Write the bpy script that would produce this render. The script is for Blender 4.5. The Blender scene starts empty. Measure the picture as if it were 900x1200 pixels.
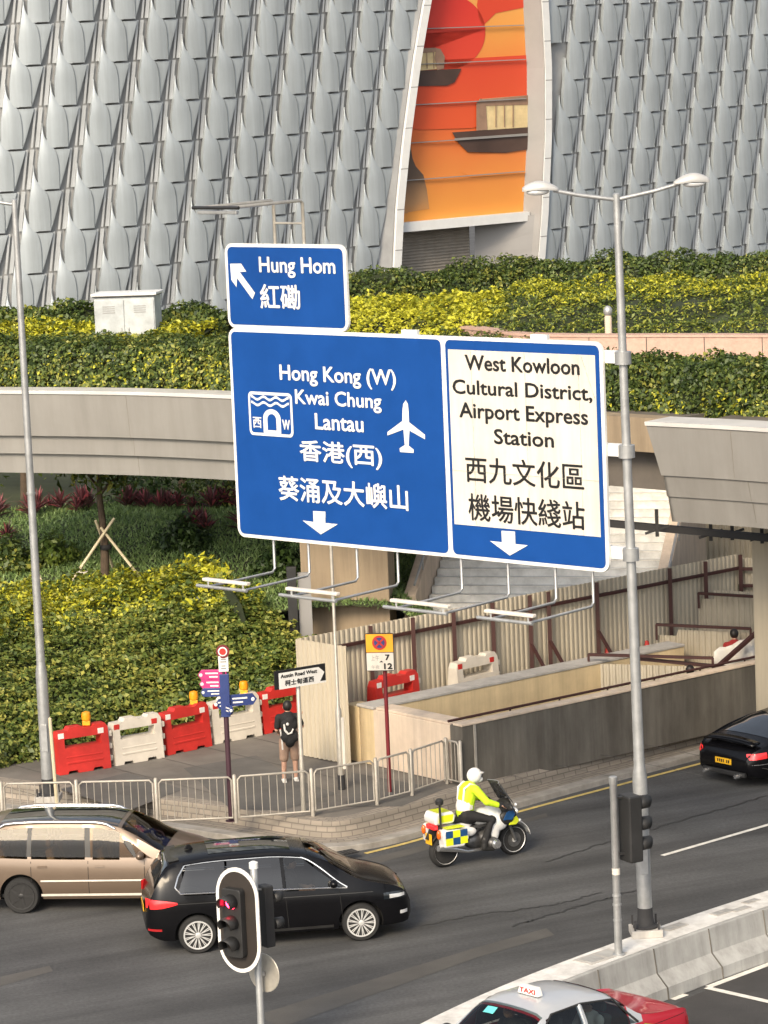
import bpy, bmesh, math, random
import numpy as np
from mathutils import Vector, Matrix
R = math.radians
random.seed(7); rng = np.random.default_rng(7)
scene = bpy.context.scene
col = scene.collection
# ------------------------------------------------------------------ camera
CAMH, F, YH, ROLL = 15.0, 3800.0, 60.0, R(2.4)
PITCH = math.atan2((600 - YH) * math.cos(ROLL), F)
R0 = Vector((1, 0, 0)); D0 = Vector((0, math.cos(PITCH), -math.sin(PITCH))); U0 = Vector((0, math.sin(PITCH), math.cos(PITCH)))
RC = R0 * math.cos(ROLL) - U0 * math.sin(ROLL); UC = R0 * math.sin(ROLL) + U0 * math.cos(ROLL)
cam = bpy.data.objects.new('camera', bpy.data.cameras.new('camera')); col.objects.link(cam)
mw = Matrix((RC, UC, -D0)).transposed().to_4x4(); mw.translation = (0, 0, CAMH)
cam.matrix_world = mw
cam.data.sensor_fit = 'VERTICAL'; cam.data.sensor_height = 24; cam.data.sensor_width = 18
cam.data.lens = F * 24 / 1200; cam.data.clip_start = 0.5; cam.data.clip_end = 3000
scene.camera = cam
# ------------------------------------------------------------------ light
SUN_EL, SUN_AZ = R(34), R(202)       # azimuth measured clockwise from +Y: sun is behind and to the left of the camera
world = bpy.data.worlds.new('World'); scene.world = world; world.use_nodes = True
wn, wl = world.node_tree.nodes, world.node_tree.links
sky = wn.new('ShaderNodeTexSky'); sky.sky_type = 'NISHITA'; sky.sun_disc = False
sky.sun_elevation = SUN_EL; sky.sun_rotation = SUN_AZ; sky.air_density = 1.0; sky.dust_density = 4.0; sky.ozone_density = 1.0
hs = wn.new('ShaderNodeHueSaturation'); hs.inputs['Saturation'].default_value = 0.45
wl.new(sky.outputs[0], hs.inputs['Color']); wl.new(hs.outputs[0], wn['Background'].inputs[0])
wn['Background'].inputs[1].default_value = 0.165
sl = bpy.data.lights.new('sun', 'SUN'); sl.energy = 2.5; sl.angle = R(18); sl.color = (1, 0.80, 0.54)
so = bpy.data.objects.new('sun', sl); col.objects.link(so)
sd = Vector((math.sin(SUN_AZ) * math.cos(SUN_EL), math.cos(SUN_AZ) * math.cos(SUN_EL), math.sin(SUN_EL)))
so.rotation_euler = sd.to_track_quat('Z', 'Y').to_euler(); so.location = (-30, -30, 60)
scene.view_settings.view_transform = 'Standard'; scene.view_settings.look = 'None'
scene.view_settings.gamma = 1; scene.view_settings.exposure = 0.40
# ------------------------------------------------------------------ helpers
def ray(px, py):
    return D0 * F + RC * (px - 450) - UC * (py - 600)
def at(px, py, h):                       # point of the photograph's pixel at height h
    d = ray(px, py); return Vector((0, 0, CAMH)) + d * ((h - CAMH) / d.z)
def aty(px, py, y):                      # the same at distance y
    d = ray(px, py); return Vector((0, 0, CAMH)) + d * (y / d.y)
def proj(v):
    v = Vector(v) - Vector((0, 0, CAMH)); z = v.dot(D0)
    return 450 + F * v.dot(RC) / z, 600 - F * v.dot(UC) / z
def on_plane(px, py, p0, n):
    d = ray(px, py); o = Vector((0, 0, CAMH)); return o + d * ((p0 - o).dot(n) / d.dot(n))

MATS = {}
def mat(name, c, rough=0.6, metal=0.0, var=0.12, scale=3.0, bump=0.0, bscale=60.0, coat=0.0, spec=0.5, emit=None, es=0.0, c2=None, stretch=(1, 1, 1), rvar=0.1):
    m = bpy.data.materials.new(name); m.use_nodes = True; MATS[name] = m
    n, l = m.node_tree.nodes, m.node_tree.links; b = n['Principled BSDF']
    b.inputs['Metallic'].default_value = metal; b.inputs['Coat Weight'].default_value = coat
    b.inputs['Coat Roughness'].default_value = 0.04; b.inputs['Specular IOR Level'].default_value = spec
    tc = n.new('ShaderNodeTexCoord'); mp = n.new('ShaderNodeMapping'); mp.inputs['Scale'].default_value = stretch
    l.new(tc.outputs['Object'], mp.inputs[0])
    nz = n.new('ShaderNodeTexNoise'); nz.inputs['Scale'].default_value = scale; nz.inputs['Detail'].default_value = 6; nz.inputs['Roughness'].default_value = 0.65
    l.new(mp.outputs[0], nz.inputs['Vector'])
    cr = n.new('ShaderNodeValToRGB'); e = cr.color_ramp.elements
    lo = tuple(x * (1 - var) for x in c) if c2 is None else c2
    hi = tuple(min(1, x * (1 + var)) for x in c)
    e[0].position = 0.32; e[0].color = (*lo, 1); e[1].position = 0.68; e[1].color = (*hi, 1)
    l.new(nz.outputs[0], cr.inputs[0]); l.new(cr.outputs[0], b.inputs['Base Color'])
    mr = n.new('ShaderNodeMapRange'); mr.inputs['To Min'].default_value = max(0.02, rough - rvar); mr.inputs['To Max'].default_value = min(1, rough + rvar)
    l.new(nz.outputs[0], mr.inputs[0]); l.new(mr.outputs[0], b.inputs['Roughness'])
    if bump:
        nb = n.new('ShaderNodeTexNoise'); nb.inputs['Scale'].default_value = bscale; nb.inputs['Detail'].default_value = 4
        l.new(tc.outputs['Object'], nb.inputs['Vector'])
        bp = n.new('ShaderNodeBump'); bp.inputs['Strength'].default_value = bump; bp.inputs['Distance'].default_value = 0.02
        l.new(nb.outputs[0], bp.inputs['Height']); l.new(bp.outputs[0], b.inputs['Normal'])
    if emit:
        b.inputs['Emission Color'].default_value = (*emit, 1); b.inputs['Emission Strength'].default_value = es
    return m
def leafmat(name, cols, pos=None, rough=0.5, trans=0.25):
    cols = [tuple(min(.62, x * 1.45) for x in c) for c in cols]
    m = bpy.data.materials.new(name); m.use_nodes = True; MATS[name] = m
    n, l = m.node_tree.nodes, m.node_tree.links; b = n['Principled BSDF']; b.inputs['Roughness'].default_value = rough
    g = n.new('ShaderNodeNewGeometry'); tc = n.new('ShaderNodeTexCoord')
    nz = n.new('ShaderNodeTexNoise'); nz.inputs['Scale'].default_value = 0.9; nz.inputs['Detail'].default_value = 3
    l.new(tc.outputs['Object'], nz.inputs['Vector'])
    mx = n.new('ShaderNodeMath'); mx.operation = 'MULTIPLY_ADD'; mx.inputs[1].default_value = 1.5; mx.inputs[2].default_value = -0.75
    l.new(nz.outputs[0], mx.inputs[0])
    ad = n.new('ShaderNodeMath'); ad.operation = 'ADD'; l.new(g.outputs['Random Per Island'], ad.inputs[0]); l.new(mx.outputs[0], ad.inputs[1]); ad.use_clamp = True
    cr = n.new('ShaderNodeValToRGB'); e = cr.color_ramp.elements
    while len(e) < len(cols): e.new(0.5)
    for i, c in enumerate(cols):
        e[i].position = i / (len(cols) - 1) if pos is None else pos[i]; e[i].color = (*c, 1)
    l.new(ad.outputs[0], cr.inputs[0]); l.new(cr.outputs[0], b.inputs['Base Color'])
    tr = n.new('ShaderNodeBsdfTranslucent'); l.new(cr.outputs[0], tr.inputs[0])
    ms = n.new('ShaderNodeMixShader'); ms.inputs[0].default_value = trans
    l.new(b.outputs[0], ms.inputs[1]); l.new(tr.outputs[0], ms.inputs[2]); l.new(ms.outputs[0], n['Material Output'].inputs[0])
    return m
M = MATS
def streaks(name, ang, amt=0.5):            # wear along the direction of travel
    m = M[name]; n, l = m.node_tree.nodes, m.node_tree.links; b = n['Principled BSDF']; src = b.inputs['Base Color'].links[0].from_socket
    tc = n.new('ShaderNodeTexCoord'); mp = n.new('ShaderNodeMapping'); mp.inputs['Rotation'].default_value = (0, 0, -ang); mp2 = n.new('ShaderNodeMapping'); mp2.inputs['Scale'].default_value = (0.06, 0.9, 1)
    l.new(tc.outputs['Object'], mp.inputs[0]); l.new(mp.outputs[0], mp2.inputs[0]); nz = n.new('ShaderNodeTexNoise'); nz.inputs['Scale'].default_value = 1.0; nz.inputs['Detail'].default_value = 8; nz.inputs['Roughness'].default_value = .6; l.new(mp2.outputs[0], nz.inputs['Vector'])
    cr = n.new('ShaderNodeValToRGB'); e = cr.color_ramp.elements; e[0].position = .3; e[0].color = (1 - amt, 1 - amt, 1 - amt, 1); e[1].position = .7; e[1].color = (1 + amt, 1 + amt, 1 + amt, 1); l.new(nz.outputs[0], cr.inputs[0])
    mx = n.new('ShaderNodeMix'); mx.data_type = 'RGBA'; mx.blend_type = 'MULTIPLY'; mx.inputs[0].default_value = 1; l.new(src, mx.inputs[6]); l.new(cr.outputs[0], mx.inputs[7])
    ng = n.new('ShaderNodeTexNoise'); ng.inputs['Scale'].default_value = 16; ng.inputs['Detail'].default_value = 3; l.new(tc.outputs['Object'], ng.inputs['Vector']); cg = n.new('ShaderNodeValToRGB'); g = cg.color_ramp.elements; g[0].position = .3; g[0].color = (.84, .84, .84, 1); g[1].position = .7; g[1].color = (1.16, 1.16, 1.16, 1); l.new(ng.outputs[0], cg.inputs[0]); my = n.new('ShaderNodeMix'); my.data_type = 'RGBA'; my.blend_type = 'MULTIPLY'; my.inputs[0].default_value = 1; l.new(mx.outputs[2], my.inputs[6]); l.new(cg.outputs[0], my.inputs[7]); l.new(my.outputs[2], b.inputs['Base Color'])

class MB:
    def __init__(s): s.v = []; s.f = []; s.m = []; s.cm = 0
    def add(s, vs, fs):
        o = len(s.v); s.v += [tuple(v) for v in vs]; s.f += [tuple(i + o for i in f) for f in fs]; s.m += [s.cm] * len(fs); return s
    def box(s, c, d, rz=0.0, rot=None, taper=1.0):
        c = Vector(c); x, y, z = d[0] / 2, d[1] / 2, d[2] / 2
        m = rot if rot is not None else Matrix.Rotation(rz, 3, 'Z')
        vs = [c + m @ Vector(((a * (taper if k > 0 else 1)) * x, (b * (taper if k > 0 else 1)) * y, k * z)) for k in (-1, 1) for b in (-1, 1) for a in (-1, 1)]
        return s.add(vs, [(0, 2, 3, 1), (4, 5, 7, 6), (0, 1, 5, 4), (2, 6, 7, 3), (0, 4, 6, 2), (1, 3, 7, 5)])
    def bar(s, p, q, w, h=None, up=(0, 0, 1)):     # a rectangular bar between two points
        p, q = Vector(p), Vector(q); h = h or w; d = q - p; L = d.length; z = d.normalized(); u = Vector(up)
        if abs(z.dot(u)) > 0.98: u = Vector((0, 1, 0))
        x = u.cross(z).normalized(); y = z.cross(x)
        return s.box((p + q) / 2, (w, h, L), rot=Matrix((x, y, z)).transposed())
    def tube(s, pts, r, n=10, cap=True):
        pts = [Vector(p) for p in pts]; rs = r if isinstance(r, (list, tuple)) else [r] * len(pts)
        rings = []; px = None
        for i, p in enumerate(pts):
            a = pts[max(0, i - 1)]; b = pts[min(len(pts) - 1, i + 1)]; t = (b - a)
            if t.length < 1e-9: t = Vector((0, 0, 1))
            t.normalize()
            if px is None:
                u = Vector((0, 0, 1)) if abs(t.z) < 0.9 else Vector((1, 0, 0)); px = (u - t * u.dot(t)).normalized()
            else:
                px = px - t * px.dot(t)
                px = px.normalized() if px.length > 1e-6 else t.orthogonal().normalized()
            py = t.cross(px)
            rings.append([p + (px * math.cos(2 * math.pi * k / n) + py * math.sin(2 * math.pi * k / n)) * rs[i] for k in range(n)])
        vs = [v for rg in rings for v in rg]; fs = []
        for i in range(len(rings) - 1):
            for k in range(n):
                k2 = (k + 1) % n; fs.append((i * n + k, i * n + k2, (i + 1) * n + k2, (i + 1) * n + k))
        if cap: fs.append(tuple(range(n))[::-1]); fs.append(tuple((len(rings) - 1) * n + k for k in range(n)))
        return s.add(vs, fs)
    def lathe(s, prof, c=(0, 0, 0), axis='z', n=24, m=None):      # prof (r, a) along axis
        c = Vector(c); vs = []
        for (r, a) in prof:
            for k in range(n):
                t = 2 * math.pi * k / n; x, y = r * math.cos(t), r * math.sin(t)
                v = Vector((x, y, a)) if axis == 'z' else (Vector((x, a, y)) if axis == 'y' else Vector((a, x, y)))
                vs.append(c + (m @ v if m is not None else v))
        fs = []
        for i in range(len(prof) - 1):
            for k in range(n):
                k2 = (k + 1) % n; fs.append((i * n + k, i * n + k2, (i + 1) * n + k2, (i + 1) * n + k))
        fs.append(tuple(range(n))[::-1]); fs.append(tuple((len(prof) - 1) * n + k for k in range(n)))
        return s.add(vs, fs)
    def prism(s, poly, f, t0, t1):        # polygon of (a, b) pairs; f(a, b, t) -> point
        n = len(poly); vs = [f(a, b, t0) for a, b in poly] + [f(a, b, t1) for a, b in poly]
        fs = [tuple(range(n)), tuple(range(n, 2 * n))[::-1]] + [(i, i + n, (i + 1) % n + n, (i + 1) % n) for i in range(n)]
        return s.add(vs, fs)
    def grid(s, rows):
        n = len(rows[0]); vs = [p for r in rows for p in r]
        return s.add(vs, [(i * n + k, i * n + k + 1, (i + 1) * n + k + 1, (i + 1) * n + k) for i in range(len(rows) - 1) for k in range(n - 1)])
    def ball(s, c, r, n=12, m=None, sq=(1, 1, 1)):
        pr = [(math.sin(math.pi * i / n) * r + 1e-5, -math.cos(math.pi * i / n) * r) for i in range(n + 1)]
        mm = (m or Matrix.Identity(3)) @ Matrix.Diagonal(sq); return s.lathe(pr, c, 'z', n + 4, mm)
    def build(s, name, mats, parent=None, world=False, smooth=None, bevel=0, fix=True, label=None):
        me = bpy.data.meshes.new(name)
        vs = s.v
        if parent is not None and world:
            r = parent
            while r.parent: r = r.parent
            inv = (Matrix.Translation(r.location) @ r.rotation_euler.to_matrix().to_4x4()).inverted(); vs = [tuple(inv @ Vector(v)) for v in vs]
        me.from_pydata(vs, [], s.f)
        mats = mats if isinstance(mats, (list, tuple)) else [mats]
        for m in mats: me.materials.append(M[m] if isinstance(m, str) else m)
        if len(mats) > 1: me.polygons.foreach_set('material_index', s.m)
        if fix:
            bm = bmesh.new(); bm.from_mesh(me); bmesh.ops.recalc_face_normals(bm, faces=bm.faces); bm.to_mesh(me); bm.free()
        if smooth: me.shade_smooth(); me.set_sharp_from_angle(angle=R(smooth))
        me.update()
        o = bpy.data.objects.new(name, me); col.objects.link(o)
        if parent is not None: o.parent = parent
        if bevel:
            b = o.modifiers.new('bevel', 'BEVEL'); b.width = bevel; b.segments = 2; b.limit_method = 'ANGLE'; b.angle_limit = R(40)
        if label: o['label'] = label
        return o
def tag(o, label, cat, group=None, kind=None):
    if label: o['label'] = label
    if cat: o['category'] = cat
    if group: o['group'] = group
    if kind: o['kind'] = kind
    return o
def thing(name, label, cat, loc=(0, 0, 0), rz=0.0, group=None):
    o = bpy.data.objects.new(name, None); col.objects.link(o); o.location = loc; o.rotation_euler = (0, 0, rz); o.empty_display_size = 0.2
    return tag(o, label, cat, group)
def struct(o): o['kind'] = 'structure'; return o
def dup(r, loc=None, rz=None, label=None, group=None):
    def cp(o, par):
        c = o.copy(); col.objects.link(c); c.parent = par
        for ch in list(o.children): cp(ch, c)
        return c
    c = cp(r, None)
    if loc is not None: c.location = loc
    if rz is not None: c.rotation_euler = (0, 0, rz)
    if label: c['label'] = label
    if group: c['group'] = group
    return c
def text_geo(s, bold=0.0, res=3):
    cu = bpy.data.curves.new('t', 'FONT'); cu.body = s; cu.offset = bold; cu.resolution_u = res; cu.fill_mode = 'FRONT'
    o = bpy.data.objects.new('t', cu); col.objects.link(o)
    dg = bpy.context.evaluated_depsgraph_get(); me = bpy.data.meshes.new_from_object(o.evaluated_get(dg))
    vs = [(v.co.x, v.co.y) for v in me.vertices]; fs = [tuple(p.vertices) for p in me.polygons]
    bpy.data.objects.remove(o); bpy.data.curves.remove(cu); bpy.data.meshes.remove(me)
    return vs, fs
def text_fit(mb, s, f, u0, u1, v0, v1, bold=0.0, cap=True, lift=None):     # fit: caps (or the whole box) of s into u0..u1 x v0..v1; f(u, v) -> point
    if bold and lift is not None:          # heavier strokes: the same glyphs laid a hair apart, each on its own level
        k = bold * (v1 - v0); i = 0
        for du, dv in ((-1, 0), (1, 0), (0, .8), (0, -.8), (-.7, .6), (.7, -.6), (0, 0)):
            text_fit(mb, s, lambda u, v, du=du, dv=dv, i=i: f(u + du * k, v + dv * k) + lift * (i * .0007), u0 + k, u1 - k, v0 + k * .8, v1 - k * .8, 0, cap); i += 1
        return
    vs, fs = text_geo(s, 0.0)
    if not vs: return
    xs = [v[0] for v in vs]; ys = [v[1] for v in vs]; x0, x1 = min(xs), max(xs)
    if cap:
        hv, _ = text_geo('H', 0.0); y0 = min(v[1] for v in hv); y1 = max(v[1] for v in hv)
    else: y0, y1 = min(ys), max(ys)
    mb.add([f(u0 + (x - x0) / (x1 - x0) * (u1 - u0), v0 + (y - y0) / (y1 - y0) * (v1 - v0)) for x, y in vs], fs)
_ph = rng.uniform(0, 6.28, (12, 3)); _dr = rng.normal(size=(12, 3)); _dr /= np.linalg.norm(_dr, axis=1)[:, None]
def lump(p, sc):                           # smooth 3-D lumps, about -1..1
    p = np.asarray(p) * (2 * math.pi / sc); o = np.zeros(len(p))
    for i in range(6): o += np.sin(p @ _dr[i] * (0.7 + 0.16 * i) + _ph[i, 0])
    return o / 3.2
def vstreak(*names, amt=.35, sc=2.2):       # rain streaks down walls
    for name in names:
        m = M[name]; n, l = m.node_tree.nodes, m.node_tree.links; b = n['Principled BSDF']; src = b.inputs['Base Color'].links[0].from_socket
        tc = n.new('ShaderNodeTexCoord'); mp = n.new('ShaderNodeMapping'); mp.inputs['Scale'].default_value = (sc, sc, sc * .06); l.new(tc.outputs['Object'], mp.inputs[0]); nz = n.new('ShaderNodeTexNoise'); nz.inputs['Scale'].default_value = 1.6; nz.inputs['Detail'].default_value = 7; nz.inputs['Roughness'].default_value = .7; l.new(mp.outputs[0], nz.inputs['Vector'])
        cr = n.new('ShaderNodeValToRGB'); e = cr.color_ramp.elements; e[0].position = .34; e[0].color = (1 - amt, 1 - amt * 1.05, 1 - amt * 1.1, 1); e[1].position = .60; e[1].color = (1.05, 1.05, 1.05, 1); l.new(nz.outputs[0], cr.inputs[0])
        mx = n.new('ShaderNodeMix'); mx.data_type = 'RGBA'; mx.blend_type = 'MULTIPLY'; mx.inputs[0].default_value = 1; l.new(src, mx.inputs[6]); l.new(cr.outputs[0], mx.inputs[7]); l.new(mx.outputs[2], b.inputs['Base Color'])
def leaves(name, P, N, size, matn, parent=None, aspect=0.5, spread=0.7, up=0.25, droop=0.0):
    P = np.asarray(P, float); n = len(P); N = np.asarray(N, float)
    d = N + rng.normal(size=(n, 3)) * spread; d[:, 2] += up; d /= np.linalg.norm(d, axis=1)[:, None]       # leaf face normal
    a = rng.normal(size=(n, 3)); a[:, 2] -= droop; a -= d * np.sum(a * d, 1)[:, None]; a /= np.linalg.norm(a, axis=1)[:, None]
    b = np.cross(d, a); L = (size[0] * .8 + (size[1] * 1.15 - size[0] * .8) * rng.random(n) ** 1.4)[:, None]; w = L * aspect * rng.uniform(.75, 1.25, (n, 1))
    V = np.empty((n, 4, 3)); V[:, 0] = P - a * L * .5; V[:, 1] = P - b * w * .5 + d * L * .08; V[:, 2] = P + a * L * .5 - d * L * .1; V[:, 3] = P + b * w * .5 + d * L * .08
    me = bpy.data.meshes.new(name); me.vertices.add(4 * n); me.vertices.foreach_set('co', V.reshape(-1))
    me.loops.add(4 * n); me.loops.foreach_set('vertex_index', np.arange(4 * n, dtype=np.int32)); me.polygons.add(n)
    me.polygons.foreach_set('loop_start', np.arange(0, 4 * n, 4, dtype=np.int32)); me.update(calc_edges=True)
    me.materials.append(M[matn]); o = bpy.data.objects.new(name, me); col.objects.link(o)
    if parent is not None: o.parent = parent
    return o
def pchip(xs, ys, x):
    xs = np.asarray(xs, float); ys = np.asarray(ys, float); h = np.diff(xs); d = np.diff(ys) / h; m = np.zeros(len(xs))
    m[0], m[-1] = d[0], d[-1]
    for i in range(1, len(xs) - 1):
        if d[i - 1] * d[i] > 0: w1 = 2 * h[i] + h[i - 1]; w2 = h[i] + 2 * h[i - 1]; m[i] = (w1 + w2) / (w1 / d[i - 1] + w2 / d[i])
    x = np.clip(x, xs[0], xs[-1]); k = np.clip(np.searchsorted(xs, x) - 1, 0, len(xs) - 2); t = (x - xs[k]) / h[k]
    return (1 + 2 * t) * (1 - t) ** 2 * ys[k] + t * (1 - t) ** 2 * h[k] * m[k] + t * t * (3 - 2 * t) * ys[k + 1] + t * t * (t - 1) * h[k] * m[k + 1]
def polyline_px(pts, h): return [at(x, y, h) for x, y in pts]
def resample(pts, n):
    P = np.array([tuple(p) for p in pts]); s = np.r_[0, np.cumsum(np.linalg.norm(np.diff(P, axis=0), axis=1))]
    t = np.linspace(0, s[-1], n); return [Vector((float(pchip(s, P[:, 0], a)), float(pchip(s, P[:, 1], a)), float(pchip(s, P[:, 2], a)))) for a in t]
def normals2d(pts):                        # left-hand plan normals of a polyline
    out = []
    for i in range(len(pts)):
        t = pts[min(i + 1, len(pts) - 1)] - pts[max(i - 1, 0)]; t.z = 0; t.normalize(); out.append(Vector((-t.y, t.x, 0)))
    return out
def offset(pts, d, z=None): return [Vector((p.x + n.x * d, p.y + n.y * d, p.z if z is None else z)) for p, n in zip(pts, normals2d(pts))]
def sweep(mb, pts, prof, closed=True, caps=True):     # prof: (offset to the left, z) swept along pts in plan
    nn = normals2d(pts); rows = [[Vector((p.x + n.x * a, p.y + n.y * a, b)) for a, b in prof] for p, n in zip(pts, nn)]
    if closed: rows = [r + [r[0]] for r in rows]
    k = len(rows[0]); o = len(mb.v); mb.grid(rows)
    if closed and caps: mb.f += [tuple(range(o, o + k - 1)), tuple(range(o + (len(rows) - 1) * k, o + len(rows) * k - 1))[::-1]]; mb.m += [mb.cm] * 2
RD = Vector((0.78, 0.626, 0)).normalized()       # the road's direction, away from the camera
RN = Vector((-RD.y, RD.x, 0))                    # across it, away from the carriageway
RANG = math.atan2(RD.y, RD.x)
# ------------------------------------------------------------------ materials
mat('asphalt', (0.071, 0.072, 0.073), 0.85, var=0.25, scale=0.35, bump=0.35, bscale=90)
streaks('asphalt', R(25), .42)
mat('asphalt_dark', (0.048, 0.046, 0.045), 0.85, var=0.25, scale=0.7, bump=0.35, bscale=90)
mat('paving', (0.15, 0.137, 0.12), 0.85, var=0.28, scale=0.8, bump=0.2, bscale=40)
mat('paving_patch', (0.105, 0.1, 0.092), 0.85, var=0.2, scale=1.2, bump=0.2, bscale=40)
mat('kerb_stone', (0.30, 0.28, 0.25), 0.8, var=0.25, scale=2.5, bump=0.2)
mat('white_paint', (0.72, 0.70, 0.64), 0.7, var=0.18, scale=6)
mat('yellow_paint', (0.55, 0.42, 0.14), 0.7, var=0.25, scale=5)
mat('concrete', (0.42, 0.40, 0.37), 0.85, var=0.15, scale=1.4, bump=0.15, bscale=30)
mat('barrier_concrete', (0.36, 0.36, 0.345), 0.85, var=0.14, scale=1.8, bump=0.15, bscale=30)
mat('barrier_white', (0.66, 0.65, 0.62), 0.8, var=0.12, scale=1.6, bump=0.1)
mat('mould_concrete', (0.12, 0.11, 0.094), 0.9, var=0.35, scale=1.1, bump=0.2, bscale=20, stretch=(1, 1, 0.35))
mat('cream_concrete', (0.62, 0.51, 0.40), 0.85, var=0.12, scale=1.2, bump=0.1, bscale=25)
mat('cream_inner', (0.66, 0.52, 0.31), 0.85, var=0.14, scale=1.0, bump=0.1, bscale=25)
mat('fascia', (0.245, 0.237, 0.222), 0.6, var=0.06, scale=0.8)
mat('fascia_top', (0.55, 0.54, 0.52), 0.5, var=0.1, scale=1.2)
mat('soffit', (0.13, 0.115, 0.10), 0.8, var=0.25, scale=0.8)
mat('column', (0.30, 0.235, 0.16), 0.8, var=0.10, scale=1.0, bump=0.1)
mat('hoarding', (0.43, 0.385, 0.30), 0.55, var=0.10, scale=1.6, stretch=(1, 1, 0.3))
mat('hoarding_frame', (0.050, 0.016, 0.013), 0.6, var=0.25)
mat('granite', (0.50, 0.33, 0.26), 0.6, var=0.12, scale=9, bump=0.05)
mat('galv', (0.42, 0.43, 0.43), 0.42, metal=0.55, var=0.14, scale=5)
mat('galv_warm', (0.50, 0.47, 0.41), 0.42, metal=0.45, var=0.14, scale=5)
mat('rail', (0.40, 0.37, 0.32), 0.5, metal=0.3, var=0.15, scale=6)
mat('alu', (0.36, 0.40, 0.425), 0.45, metal=0.3, var=0.07, scale=0.5)
mat('alu_back', (0.33, 0.335, 0.335), 0.6, metal=0.2, var=0.2, scale=0.6)
mat('alu_strip', (0.50, 0.52, 0.53), 0.45, metal=0.3, var=0.12, scale=0.9)
mat('joint_dark', (0.03, 0.03, 0.032), 0.8)
mat('frame_white', (0.70, 0.71, 0.70), 0.45, var=0.05)
mat('panel_grey', (0.27, 0.265, 0.26), 0.5, var=0.08, scale=0.6)
mat('screen_brown', (0.28, 0.25, 0.21), 0.7, var=0.15, scale=2)
mat('sign_blue', (0.004, 0.058, 0.26), 0.4, var=0.10, scale=1.2, spec=0.4)
mat('sign_white', (0.74, 0.73, 0.70), 0.45, var=0.05, scale=2)
mat('sign_cream', (0.66, 0.615, 0.545), 0.5, var=0.07, scale=1.1)
mat('sign_black', (0.012, 0.012, 0.013), 0.5)
mat('sign_back', (0.35, 0.36, 0.36), 0.5, metal=0.4)
mat('black_plastic', (0.022, 0.022, 0.022), 0.5, var=0.2)
mat('black_board', (0.028, 0.022, 0.018), 0.6, var=0.2)
mat('dark_red', (0.16, 0.012, 0.018), 0.5)
mat('cabinet', (0.43, 0.46, 0.47), 0.5, var=0.2, scale=3.0)
mat('red_plastic', (0.50, 0.028, 0.022), 0.5, var=0.18, scale=2.2)
mat('white_plastic', (0.62, 0.57, 0.49), 0.55, var=0.12, scale=2.2)
mat('amber', (0.85, 0.32, 0.015), 0.3, var=0.1)
mat('reflector', (0.80, 0.76, 0.72), 0.35)
mat('pink', (0.48, 0.03, 0.17), 0.45); mat('navy', (0.025, 0.045, 0.17), 0.45); mat('maroon_post', (0.05, 0.02, 0.03), 0.5)
mat('signal_yellow', (0.85, 0.38, 0.02), 0.45)
mat('tyre', (0.017, 0.017, 0.017), 0.8, var=0.2); mat('rim', (0.66, 0.66, 0.65), 0.35, metal=0.35); mat('rim_dark', (0.05, 0.05, 0.05), 0.4, metal=0.6)
mat('car_black', (0.004, 0.004, 0.005), 0.22, coat=0.08, spec=0.5, var=0.1, rvar=0.03)
M['car_black'].node_tree.nodes['Principled BSDF'].inputs['IOR'].default_value = 1.32
mat('car_brown', (0.17, 0.125, 0.09), 0.35, metal=0.45, coat=0.5, var=0.03, rvar=0.03)
mat('car_red', (0.42, 0.012, 0.03), 0.3, coat=0.7, var=0.04, rvar=0.03)
mat('car_silver', (0.52, 0.54, 0.56), 0.3, metal=0.35, coat=0.6, var=0.03, rvar=0.03)
mat('glass', (0.008, 0.011, 0.014), 0.05, coat=0.25, spec=0.5, rvar=0.02)
M['glass'].node_tree.nodes['Principled BSDF'].inputs['IOR'].default_value = 2.0
mat('glass_warm', (0.02, 0.017, 0.01), 0.05, coat=0.3, spec=0.5, rvar=0.02)
def clear_glass(name, tint, refl):
    m = bpy.data.materials.new(name); m.use_nodes = True; M[name] = m; n, l = m.node_tree.nodes, m.node_tree.links
    tr = n.new('ShaderNodeBsdfTransparent'); tr.inputs[0].default_value = (*tint, 1); gl = n.new('ShaderNodeBsdfGlossy'); gl.inputs['Roughness'].default_value = .03; lw = n.new('ShaderNodeFresnel'); lw.inputs[0].default_value = refl
    ms = n.new('ShaderNodeMixShader'); l.new(lw.outputs[0], ms.inputs[0]); l.new(tr.outputs[0], ms.inputs[1]); l.new(gl.outputs[0], ms.inputs[2]); l.new(ms.outputs[0], n['Material Output'].inputs[0])
clear_glass('car_glass', (.30, .34, .35), 1.75); clear_glass('car_glass_dark', (.14, .16, .17), 1.95); clear_glass('warm_reflection_glass', (.34, .27, .16), 1.32); clear_glass('taxi_glass', (.55, .62, .60), 1.6)  # brown car's windows: gold reflections put in as a warm tint
mat('seat_grey', (.07, .068, .065), .8, var=.15, scale=6); mat('seat_tan', (.20, .15, .10), .8, var=.15, scale=6); mat('cabin_dark', (.02, .02, .02), .8)
mat('chrome', (0.72, 0.72, 0.72), 0.15, metal=0.9, rvar=0.04)
mat('lamp_red', (0.60, 0.015, 0.018), 0.2, coat=0.8, emit=(1, 0.03, 0.03), es=0.5)
mat('lamp_red_off', (0.35, 0.012, 0.015), 0.15, coat=1.0)
mat('lamp_clear', (0.75, 0.76, 0.76), 0.12, metal=0.3, coat=1.0)
mat('signal_red', (0.8, 0.02, 0.03), 0.3, emit=(1, 0.02, 0.06), es=22)
mat('plate_yellow', (0.80, 0.44, 0.02), 0.4); mat('dark_gap', (0.008, 0.008, 0.008), 0.9)
mat('green_sticker', (0.16, 0.50, 0.05), 0.4)
mat('skin', (0.46, 0.27, 0.19), 0.5, var=0.06); mat('hair', (0.012, 0.01, 0.009), 0.5)
mat('cloth_black', (0.014, 0.014, 0.015), 0.85, var=0.25, scale=8, bump=0.3, bscale=25)
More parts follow.
